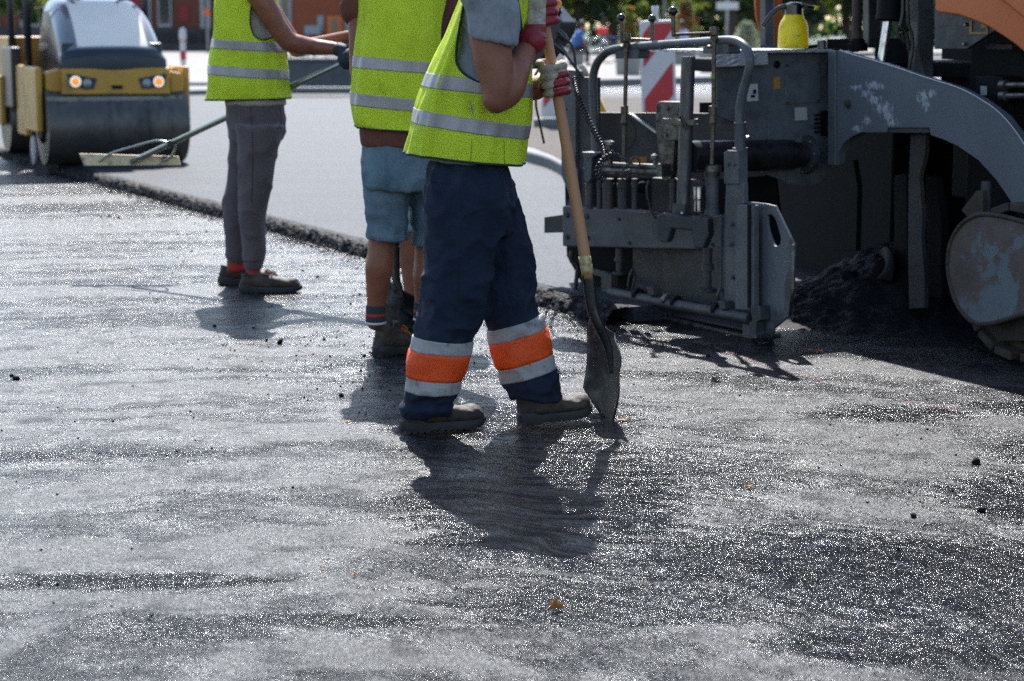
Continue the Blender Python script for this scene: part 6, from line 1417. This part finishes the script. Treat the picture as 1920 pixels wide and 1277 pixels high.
# ------------------------------------------------------------ things beyond the road
ZP = .165
def GP_(u, v): return G(u, v, ZP)
M_WHITE = mat('white_reflective_sheet', (.62, .60, .58), .5, var=.05, vscale=5)
M_REDB = mat('red_reflective_sheet', (.50, .035, .04), .5, var=.06, vscale=5)
def beacon(u, v, z, hgt, wid, lean, label):
    p = G(u, v, z); t = thing('guide_beacon', label, 'guide beacon', p, 'red and white guide beacons on the traffic island')
    q = Matrix.Rotation(lean, 3, 'Y')
    P = lambda x, y, zz: p + q @ Vector((x, y, zz))
    b = MB(); b.box(p + V(0, 0, .05), (.42, .30, .10)); put('foot', b, mat('grey_rubber_foot', (.16, .17, .18), .8), t, smooth=False, bevel=.02)
    b = MB(); w2 = wid / 2; h0, h1 = .12, hgt
    o = [(-w2, h0), (w2, h0), (w2, h1 - .02), (w2 - .02, h1), (-w2 + .02, h1), (-w2, h1 - .02)]
    b.prism([P(x, 0, zz) for x, zz in o], q @ Vector((0, .045, 0))); pan = put('panel', b, M_WHITE, t, smooth=False, bevel=.008)
    b = MB(); e = .022; k = 1.25; period = .50
    for i in range(-1, 4):                                         # stripes fall towards lower left
        z0 = h1 - .36 - i * period
        L_, R_ = -w2 + e, w2 - e
        # band between two slanted lines z = z0 + k*(x - L) and + .25
        lo = lambda x: z0 + k * (x - L_); hi = lambda x: lo(x) + .255
        zmin, zmax = h0 + e, h1 - e
        pts = []
        n = 14
        for j in range(n + 1):
            x = L_ + (R_ - L_) * j / n; pts.append((x, min(max(lo(x), zmin), zmax)))
        for j in range(n, -1, -1):
            x = L_ + (R_ - L_) * j / n; pts.append((x, min(max(hi(x), zmin), zmax)))
        for j in range(n):
            a, c, d, f = pts[j], pts[j + 1], pts[2 * n + 1 - j - 1], pts[2 * n + 1 - j]
            if (d[1] - c[1]) + (f[1] - a[1]) > .002: b.add([P(x, -.003, zz) for x, zz in (a, c, d, f)], [(0, 1, 2, 3)])
    put('red_stripe', b, M_REDB, pan, smooth=False)
    b = MB(); b.tube([P(-.01, .02, h1 - .01), P(-.01, .02, h1 + .11)], .024, 14); put('lamp_socket', b, M_WHITE, t)
    return t
beacon(1034, 238, .18, 1.08, .25, R(2), 'red and white beacon half hidden behind the black control box')
beacon(1240, 333, .18, 1.22, .27, R(-2.3), 'red and white beacon standing behind the paver hand rail')
# bollard
p = GP_(345, 166)
t = thing('bollard', 'slim red and white marker post beside the roller', 'bollard', p)
b = MB(); b.lathe(p, (0, 0, 1), [(0, .05), (.9, .055), (1.0, .07), (1.12, .06), (1.17, .02)], 18); po = put('post', b, M_WHITE, t, autos=40)
for z0 in (.2, .55, .9):
    b = MB(); b.lathe(p + V(0, 0, z0), (0, 0, 1), [(0, .056), (.002, .058), (.17, .062), (.172, .05)], 18); put('red_band', b, M_REDB, po, autos=40)
b = MB(); c = GP_(368, 160); b.box(c + V(0, 0, .03), (.9, .4, .07)); put('kerb_slab', b, M_KERB, smooth=False, bevel=.02, label='low grey slab lying on the pavement beside the marker post', cat='slab', loc=tuple(c))

# concrete trough with white flowers at the kerb
def leafy(mb, c, r, n, size, flat=1.0, seedv=0, mi=0, mis=None):
    rn = random.Random(seedv); c = Vector(c)
    for i in range(n):
        d = Vector((rn.gauss(0, 1), rn.gauss(0, 1), rn.gauss(0, 1))).normalized(); rad = r * (rn.random() ** .35)
        lump = 1 + .28 * noise.noise(d * 2.3 + Vector((seedv, 0, 0)))
        p = c + Vector((d.x, d.y, d.z * flat)) * rad * lump
        s = size * rn.uniform(.6, 1.3); a = Vector((rn.gauss(0, 1), rn.gauss(0, 1), rn.gauss(0, 1))).normalized(); e = a.orthogonal().normalized() ; f = a.cross(e)
        mb.add([p - e * s * .5, p + f * s * .32, p + e * s * .5, p - f * s * .32], [(0, 1, 2, 3)], mi if mis is None else rn.choice(mis))
M_LEAF = mat('leaf_green', (.055, .10, .022), .55, var=.5, vscale=.9, trans=.35, tcol=(.16, .26, .03))
M_LEAFD = mat('dark_leaf', (.028, .055, .022), .6, var=.4, vscale=.7, trans=.22, tcol=(.06, .12, .02))
M_LEAFY = mat('yellow_green_leaf', (.12, .17, .03), .55, var=.4, vscale=1.5, trans=.4, tcol=(.32, .42, .05))
M_LEAFS = mat('silvery_leaf', (.24, .27, .20), .6, var=.4, vscale=2, trans=.3, tcol=(.35, .4, .2))
M_FLW = mat('white_petals', (.8, .8, .78), .6, trans=.3)
M_FLR = mat('red_petals', (.6, .04, .03), .6, trans=.3)
M_BARK = mat('bark', (.06, .045, .035), .9, var=.4, vscale=5, bump=.02, bscale=12)
M_CONC = mat('exposed_concrete', (.27, .26, .24), .85, var=.15, vscale=7, bump=.003, bscale=80)
p = GP_(600, 165)
t = thing('planter', 'long grey stone trough with white flowers at the kerb behind the rake pole', 'planter', p)
b = MB(); b.box(p + V(0, .3, .26), (1.35, .7, .52)); b.box(p + V(0, .3, .54), (1.45, .78, .08)); put('trough', b, mat('dark_granite', (.085, .09, .10), .7, var=.3, vscale=5), t, smooth=False, bevel=.03)
b = MB()
for i in range(9): leafy(b, p + V(-.6 + i * .15, .3, .66), .16, 60, .07, .7, i + 3, mis=[0, 0, 1])
put('flowers', b, [M_FLW, M_LEAF], t, smooth=False)
p = GP_(560, 172); b = MB(); b.box(p + V(.6, 0, .04), (3.4, .4, .09)); put('kerb_slab', b, M_KERB, smooth=False, bevel=.02, label='long low grey kerb slab in front of the stone trough', cat='slab', loc=tuple(p))

def pot(u, v, r, h, label, tower=None, tr=.5, th=1.3, m=M_LEAF, seedv=1, fl=True):
    p = GP_(u, v); t = thing('planter', label, 'planter', p)
    b = MB(); b.lathe(p, (0, 0, 1), [(0, r * .9), (.03, r * .92), (h - .1, r), (h - .09, r * 1.05), (h, r * 1.05), (h, r * .9), (h - .06, r * .88)], 28); put('pot', b, M_CONC, t, autos=35)
    if tower:
        b = MB(); k = max(5, int(th / .16))
        for i in range(k):
            f = i / (k - 1); leafy(b, p + V(0, 0, h + f * th), tr * (1 - .55 * f ** 1.5), 420, .085, .55, seedv + i, mis=[0, 0, 0, 0, 1] if fl else [0])
        put('flower_tower', b, [m, M_FLR], t, smooth=False)
    return t
pot(1178, 140, .33, .62, 'round concrete planter with tall plant seen through the left part of the rail', True, .26, 1.0, M_LEAFY, 3)
pot(1340, 136, .42, .55, 'round concrete planter half hidden behind the diamond plate', None)
pot(1284, 112, .42, .5, 'tall green flower tower behind the rail between the two crank spindles', True, .55, 1.55, M_LEAF, 20)
pot(1398, 118, .42, .5, 'silvery green bush in planter just left of the orange guard', True, .52, .75, M_LEAFS, 40, False)
pot(1548, 110, .55, .45, 'planter of white flowers right of the yellow sprayer', None)
p = GP_(1548, 110); b = MB()
for i in range(9): leafy(b, p + V(-.6 + i * .15, 0, .6), .28, 90, .09, .8, i + 60, mis=[0, 0, 1])
put('flower_cluster', b, [M_FLW, M_LEAF], smooth=False, label='mass of white flowers seen between sprayer and rusty pipe', cat='flowers', loc=tuple(p))

def post(u, v, hgt, r, m, name, label, cat, sign=None):
    p = GP_(u, v); t = thing(name, label, cat, p); b = MB(); b.tube([p, p + V(0, 0, hgt)], r, 12); put('pole', b, m, t)
    if sign:
        b = MB(); b.box(p + V(0, -.05, sign[2]), (sign[0], .03, sign[1])); put('sign_plate', b, M_WHITE, t, smooth=False, bevel=.01)
    else:
        b = MB(); b.tube(curve([p + V(0, 0, hgt), p + V(.1, 0, hgt + .4), p + V(.6, 0, hgt + .6), p + V(1.1, 0, hgt + .6)], 5), r * .7, 10); put('arm', b, m, t); b = MB(); b.box(p + V(1.3, 0, hgt + .6), (.6, .22, .12)); put('lamp_head', b, m, t, bevel=.03)
M_GALV = mat('galvanised_pole', (.30, .31, .33), .5, metal=.5)
post(1362, 108, 3.0, .06, M_GALV, 'street_sign', 'grey street sign on a pole above the rail, right of the flower tower', 'street sign', (.85, .28, 1.98))
post(1245, 104, 7.0, .06, M_GALV, 'street_lamp', 'thin grey lamp post behind the red and white beacon', 'street lamp')
post(1131, 96, 8.0, .07, mat('pale_pole', (.42, .40, .38), .6), 'street_lamp', 'far pale lamp post left of the paver crank handles', 'street lamp')

# yellow and beige pole leaning behind the rail
b = MB(); a, c = W(1089, 122, 11.6), W(1140, 232, 11.6); b.tube([a, a.lerp(c, .2)], .022, 12, 1); b.tube([a.lerp(c, .2), c, c + (c - a) * 1.0], .024, 12, 0)
put('barrier_pole', b, [mat('yellow_paint', (.75, .42, .02), .5), mat('beige_tip', (.5, .44, .34), .7)], label='yellow pole with beige tip leaning behind the hand rail', cat='pole', loc=tuple(c))

# seated people and a bicycle in the square
def seated(u, v, shirt, pants, label, face=1, hair=M_HAIR, lean=.12):
    p = GP_(u, v); t = thing('person', label, 'person', p); D = lambda x, y, z: p + V(x * face, y, z)
    b = MB(); b.loft([(D(-.2, 0, .48), V(.14, 0, 0), V(0, .17, 0)), (D(-.2 + lean * .5, 0, .75), V(.12, 0, 0), V(0, .16, 0)), (D(-.2 + lean, 0, 1.0), V(.12, 0, 0), V(0, .2, 0)), (D(-.19 + lean, 0, 1.08), V(.07, 0, 0), V(0, .1, 0))], 20, 3)
    limb(b, [(D(-.18 + lean, 0, 1.06), .05), (D(-.15 + lean, 0, 1.14), .05)], 10, 2); head_shapes(b, D(-.12 + lean, 0, 1.24), 0 if face > 0 else math.pi)
    for s in (-1, 1):
        limb(b, [(D(-.2 + lean, s * .19, 1.0), .05), (D(-.1 + lean, s * .22, .75), .042), (D(.15, s * .12, .62), .032)], 10, 3)
        limb(b, [(D(-.2, s * .1, .52), .08), (D(.22, s * .12, .52), .06), (D(.24, s * .12, .1), .042), (D(.26, s * .12, .05), .04), (D(.38, s * .12, .04), .035)], 10, 3)
    put('body', fuse(b, .016, 2), M_SKIN, t)
    b = MB(); b.loft([(D(-.2, 0, .46), V(.16, 0, 0), V(0, .19, 0)), (D(-.2 + lean * .5, 0, .75), V(.145, 0, 0), V(0, .185, 0)), (D(-.2 + lean, 0, 1.0), V(.15, 0, 0), V(0, .22, 0)), (D(-.19 + lean, 0, 1.08), V(.08, 0, 0), V(0, .11, 0))], 20, 3)
    for s in (-1, 1): limb(b, [(D(-.2 + lean, s * .19, 1.0), .06), (D(-.12 + lean, s * .215, .8), .055)], 10, 3)
    put('shirt', fuse(b, .016, 2), shirt, t)
    b = MB()
    for s in (-1, 1): limb(b, [(D(-.2, s * .1, .52), .095), (D(.22, s * .12, .52), .075), (D(.24, s * .12, .14), .058)], 12, 3)
    b.loft([(D(-.2, 0, .42), V(.15, 0, 0), V(0, .18, 0)), (D(-.2, 0, .6), V(.15, 0, 0), V(0, .18, 0))], 18, 3); put('trousers', fuse(b, .016, 2), pants, t)
    b = MB(); b.ball(D(-.14 + lean, 0, 1.28), .105, 14, 10); put('hair', b, hair, t)
def bench(u, v, label):
    p = GP_(u, v); t = thing('bench', label, 'bench', p)
    b = MB(); b.box(p + V(-.1, 0, .42), (.5, 1.5, .05)); put('seat', b, M_BARK, t, smooth=False)
    for s in (-1, 1): b = MB(); b.box(p + V(-.1, s * .6, .2), (.45, .08, .4)); put('leg', b, M_CONC, t, smooth=False)
M_BLUE = mat('blue_shirt', (.05, .13, .38), .8); M_LBL = mat('light_blue_shirt', (.35, .45, .65), .8); M_PNK = mat('pale_pink_shirt', (.6, .45, .42), .8); M_DK = mat('dark_trousers', (.03, .03, .04), .85)
bench(1086, 123, 'low wooden bench under the person in the blue shirt'); seated(1086, 123, M_BLUE, M_DK, 'person in blue shirt bending forward on a bench right of the amber lamp', 1, lean=.22)
seated(1062, 117, M_PNK, M_DK, 'person in pale shirt sitting just behind the control box cables', 1, lean=.05)
bench(1270, 121, 'bench under the seated person behind the right crank handle'); seated(1272, 121, M_LBL, M_DK, 'person in light blue shirt and dark trousers sitting behind the crank handle', -1, lean=.04)
def bicycle(u, v, label, col):
    p = GP_(u, v); t = thing('bicycle', label, 'bicycle', p, 'bicycles parked in the square')
    for s in (-.52, .52):
        b = MB(); b.tube([p + V(s + .33 * math.cos(a), 0, .34 + .33 * math.sin(a)) for a in [2 * math.pi * i / 28 for i in range(29)]], .018, 8); wh = put('wheel', b, M_RUB, t)
        b = MB()
        for k in range(8): a = math.pi * k / 8; b.tube([p + V(s - .32 * math.cos(a), 0, .34 - .32 * math.sin(a)), p + V(s + .32 * math.cos(a), 0, .34 + .32 * math.sin(a))], .003, 4)
        put('spokes', b, M_CHROME, wh)
    b = MB()
    for a, c in (((-.52, .34), (-.15, .82)), ((-.52, .34), (-.05, .32)), ((-.05, .32), (-.17, .9)), ((-.05, .32), (.40, .78)), ((-.15, .8), (.40, .82)), ((.52, .34), (.37, .98))): b.tube([p + V(a[0], 0, a[1]), p + V(c[0], 0, c[1])], .018, 8)
    put('frame', b, col, t); b = MB(); b.tube([p + V(.36, -.25, 1.0), p + V(.37, 0, .98), p + V(.36, .25, 1.0)], .014, 8); put('handlebar', b, M_CHROME, t); b = MB(); b.ball(p + V(-.18, 0, .93), .12, 12, 8, (1, .6, .35)); put('saddle', b, M_RUB, t)
    return p, t
p, t = bicycle(1112, 118, 'bicycle with bright red basket box left of the crank handles', M_CHROME)
b = MB(); b.box(p + V(.30, 0, 1.06), (.36, .3, .22)); put('basket', b, mat('bright_red_box', (.85, .03, .025), .5), t, smooth=False, bevel=.03)
p, t = bicycle(1142, 114, 'dark bicycle parked directly behind the left crank handle', M_BLUE)

# lawn and low wall
b = MB(); a = GP_(1000, 92).y
b.add([V(4, a, ZP + .004), V(90, a + 4, ZP + .004), V(220, 600, ZP + .004), V(8, 600, ZP + .004)], [(0, 1, 2, 3)]); put('lawn', b, M_GRASS, smooth=False, kind='structure')

# ------------------------------------------------------------ trees: tapered trunk with limbs, crowns of loose leaf clusters
def tree_mesh(seedv, H, cr, leaf, nl, mis):
    rn = random.Random(seedv); tb = MB(); lb = MB()
    tb.tube(curve([V(0, 0, 0), V(.05, .03, H * .3), V(-.04, .05, H * .55), V(.08, 0, H * .8)], 4), [.24 - .17 * i / 12 for i in range(13)], 10)
    for i in range(11):
        a = rn.uniform(0, 6.28); z0 = H * rn.uniform(.25, .65); L = cr * rn.uniform(.5, .95); c = V(math.cos(a) * L, math.sin(a) * L, z0 + H * rn.uniform(.05, .3))
        tb.tube(curve([V(0, 0, z0), V(c.x * .5, c.y * .5, z0 + (c.z - z0) * .35), c], 4), [.09 - .008 * k for k in range(9)], 7)
    nb = int(26 + cr * 6)
    for i in range(nb):
        a = rn.uniform(0, 6.28); rr = cr * rn.random() ** .5; z = H * (.22 + .8 * rn.random()); prof_ = math.sin(math.pi * min(1, max(.12, (z / H - .12) / .95))) ** .6
        leafy(lb, V(math.cos(a) * rr * prof_, math.sin(a) * rr * prof_, z), cr * rn.uniform(.16, .34), nl, leaf, .75, seedv * 100 + i, mi=rn.choice(mis))
    return tb, lb
def mk(mb, mats, nm):
    me = bpy.data.meshes.new(nm); me.from_pydata([tuple(v) for v in mb.v], [], mb.f)
    for m in mats: me.materials.append(m)
    if len(mats) > 1: me.polygons.foreach_set('material_index', mb.m)
    return me
protos = []
for sd_i, H, cr in ((1, 8.5, 3.0), (2, 10.5, 3.8), (3, 7.0, 2.6)):
    tb, lb = tree_mesh(sd_i, H, cr, .26, 230, [0, 0, 1, 2]); protos.append((mk(tb, [M_BARK], 'trunk'), mk(lb, [M_LEAFD, M_LEAF, M_LEAFY], 'crown')))
def tree(x, y, k, s, rz, label, group='trees round the square'):
    t = thing('tree', label, 'tree', V(x, y, ZP), group); t.rotation_euler = (0, 0, rz); t.scale = (s, s, s)
    for nm, me in zip(('trunk', 'crown'), protos[k]):
        o = bpy.data.objects.new(nm, me); COL.objects.link(o); o.parent = t
rn = random.Random(11)
def xu(u, Y): return (u - 960) / FPX * Y
spots = [(1085, 92, 1, 'leafy tree above the bicycle with the red basket', .8), (1150, 100, 0, 'bright tree behind the left crank handles', .9), (1215, 88, 2, 'tree behind the top of the striped beacon', .8), (1300, 96, 1, 'dark tree behind the flower tower', .9), (1370, 84, 0, 'dense tree behind the street sign', 1.0), (1440, 92, 1, 'tree behind the orange guard', .9), (1510, 86, 0, 'tree behind the yellow sprayer', .85), (1580, 94, 2, 'tree between sprayer and rusty pipe', 1.1), (1640, 90, 1, 'tree behind the grey masts', .9), (1030, 98, 0, 'tree behind the amber lamp', .9), (975, 92, 2, 'tree behind the man in red gloves', 1.1), (1720, 92, 0, 'tree behind the tractor of the paver', 1.0)]
for u, Y, k, lb, s in spots: tree(xu(u, Y), Y, k, s, rn.random() * 6, lb)
b = MB()
for i in range(330):
    x = rn.uniform(-2, 62); leafy(b, V(x, 128 + rn.uniform(-6, 8), 12 * rn.random() ** 1.5 + .4), rn.uniform(1.5, 3.2), 150, .55, .8, 500 + i, mi=rn.choice([0, 0, 0, 1]))
put('distant_wood', b, [M_LEAFD, M_LEAF], smooth=False, kind='stuff', label='dark green mass of far trees closing the square', cat='wood', loc=(30, 128, 0))

# ------------------------------------------------------------ brick red and orange building across the square
BY = 103.0
bl = thing('building', 'dark brick and orange street front with pale window frames across the square', 'building', (xu(350, BY), BY, 0))
M_BRK = mat('brown_render', (.17, .055, .035), .85, var=.15, vscale=1.2); M_OBR = mat('orange_render', (.36, .10, .045), .85, var=.10, vscale=1.5); M_PLI = mat('dark_stone_plinth', (.055, .052, .055), .8, var=.4, vscale=2); M_FRM = mat('pale_window_frame', (.42, .45, .46), .6); M_GLS = mat('dark_window_glass', (.02, .025, .03), .15, spec=.8); M_RDP = mat('dull_red_panel', (.30, .03, .03), .7)
def bb(name, u0, u1, z0, z1, d, m, th=.2, parent=None):
    x0, x1 = xu(u0, BY), xu(u1, BY); b = MB(); b.box(V((x0 + x1) / 2, BY - d + th / 2, (z0 + z1) / 2), (x1 - x0, th, z1 - z0)); return put(name, b, m, parent or bl, smooth=False)
bb('wall', -700, 545, 0, 9, 0, M_BRK, .5); bb('wall', 545, 985, 0, 7, .04, M_OBR, .5); bb('plinth', -700, 545, 0, 1.28, .25, M_PLI, .2); bb('plinth', 545, 985, 0, .5, .2, M_PLI, .15)
bb('fascia_panel', 238, 274, 1.7, 3.6, .08, M_RDP, .05); bb('fascia_panel', 345, 362, 1.6, 2.4, .08, M_RDP, .05)
for u0, u1 in ((282, 292), (305, 330), (-40, 10), (50, 90), (120, 160), (190, 225)):
    f = bb('window', u0, u1, 1.35, 3.4, .10, M_FRM, .08); bb('pane', u0 + 3, u1 - 3, 1.5, 3.3, .14, M_GLS, .03, f)
for u0, u1 in ((384, 402), (528, 552)):
    f = bb('door', u0, u1, .3, 3.0, .12, M_FRM, .1); bb('pane', u0 + 6, u1 - 6, .5, 2.8, .17, M_GLS, .03, f)
for i in range(12): bb('parking_grille', 285 + i * 10, 287 + i * 10, .35, 1.1, .32, M_BARK, .05)
bb('downpipe', 650, 662, 0, 7, .25, M_GALV, .2); bb('grey_panel', 600, 611, 1.1, 1.9, .1, M_FRM, .05); bb('vent', 577, 606, .95, 1.4, .3, M_FRM, .3)
p = V(xu(632, BY - 3), BY - 3, ZP); t = thing('ticket_machine', 'bright orange machine with dark screen by the grey downpipe', 'machine', p)
b = MB(); b.box(p + V(0, 0, .85), (.72, .5, 1.7)); put('cabinet', b, mat('bright_orange_cabinet', (.72, .17, .03), .6), t, smooth=False, bevel=.04); b = MB(); b.box(p + V(0, -.26, 1.1), (.34, .03, .95)); put('screen', b, M_GLS, t, smooth=False)
b = MB(); b.box(V(xu(450, 98), 98, .3), (32, .5, .40)); put('low_wall', b, M_PLI, smooth=False, bevel=.02, label='low dark stone wall along the front of the brick building', cat='wall', loc=(xu(450, 98), 98, 0))
p = V(xu(396, 92), 92, ZP); t = thing('street_sign', 'round orange sign on post at the edge of the left vest', 'street sign', p)
b = MB(); b.tube([p, p + V(0, 0, 1.9)], .05, 8); put('pole', b, M_GALV, t); b = MB(); b.lathe(p + V(0, -.06, 1.83), (0, -1, 0), [(0, .16), (.02, .16)], 20); put('sign_plate', b, mat('orange_sign', (.8, .15, .03), .6), t)
# a second block and more trees close the left and the gap behind the workers
tree(xu(60, 85), 85, 0, .8, 1, 'tree behind the roller driver'); tree(xu(830, 95), 95, 1, .9, 2, 'tree hidden behind the man in shorts'); tree(xu(900, 90), 90, 2, 1.1, 3, 'tree hidden behind the shovel man')

# ------------------------------------------------------------ fallen leaves and chalk marks on the road
M_LF = mat('fallen_leaf_ochre', (.50, .22, .05), .7, var=.4, vscale=60, trans=.2)
def leaf(u, v, r, a, curl, label):
    c = G(u, v) + V(0, 0, .004); b = MB(); n = 11; q = Matrix.Rotation(a, 3, 'Z'); vs = [c + V(0, 0, .004)]
    for i in range(n):
        t = 2 * math.pi * i / n; rr = r * (1 - .35 * (i % 2)) * (1.25 if i == 0 else 1); p = q @ V(rr * math.cos(t), rr * .6 * math.sin(t), curl * abs(math.sin(t)) * r + curl * .4 * r * (i % 3)); vs.append(c + p)
    b.add(vs + [p - V(0, 0, .0015) for p in vs], [(0, 1 + i, 1 + (i + 1) % n) for i in range(n)] + [(n + 1, n + 2 + (i + 1) % n, n + 2 + i) for i in range(n)] + [(1 + i, 1 + (i + 1) % n, n + 2 + (i + 1) % n, n + 2 + i) for i in range(n)])
    b.tube([c + q @ V(r, 0, .002), c + q @ V(r * 1.7, .1 * r, .006)], .0012, 5)
    put('fallen_leaf', b, M_LF, smooth=False, label=label, cat='leaf', group='dry leaves on the road', loc=tuple(c))
for u, v, r, a, cu, lb in ((1041, 1146, .018, .4, .9, 'curled brown leaf lying nearest to the camera'), (1405, 917, .015, 2, .4, 'ochre leaf on the shiny asphalt at right centre'), (652, 792, .014, .2, .15, 'flat ochre leaf left of the rear boot'), (662, 1083, .010, 1, .4, 'small brown leaf at lower left of centre'), (605, 1068, .008, 2.5, .5, 'tiny dark leaf beside another small leaf'), (1166, 790, .020, .1, .1, 'flat leaf beside the tip of the shovel blade'), (962, 806, .016, .2, .15, 'flat leaf between the boots of the shovel man'), (1520, 660, .014, .3, .5, 'leaf in the sunlit patch below the end gate'), (1538, 662, .014, 2.2, .6, 'leaf pair member nearer the track in the sunlit patch')): leaf(u, v, r, a, cu, lb)
M_CHK = mat('faded_red_chalk', (.26, .09, .10), .8, var=.5, vscale=60)
rn2 = random.Random(5)
for nm, pts in (('a', [(1300, 640), (1380, 668), (1450, 690), (1545, 716)]), ('b', [(1700, 755), (1790, 773)])):
    b = MB(); c = curve([G(u, v) + V(0, 0, .004) for u, v in pts], 40)
    for a_, d_ in zip(c, c[1:]):
        for _ in range(3):
            if rn2.random() < .5: x = rn2.uniform(-.012, .012); s_ = rn2.uniform(.003, .009); p = a_.lerp(d_, rn2.random()) + V(x, x, 0); b.add([p, p + V(s_, .3 * s_, 0), p + V(s_ * .8, s_, 0), p + V(-.2 * s_, s_ * .7, 0)], [(0, 1, 2, 3)])
    put('chalk_line', b, M_CHK, smooth=False, kind='structure')
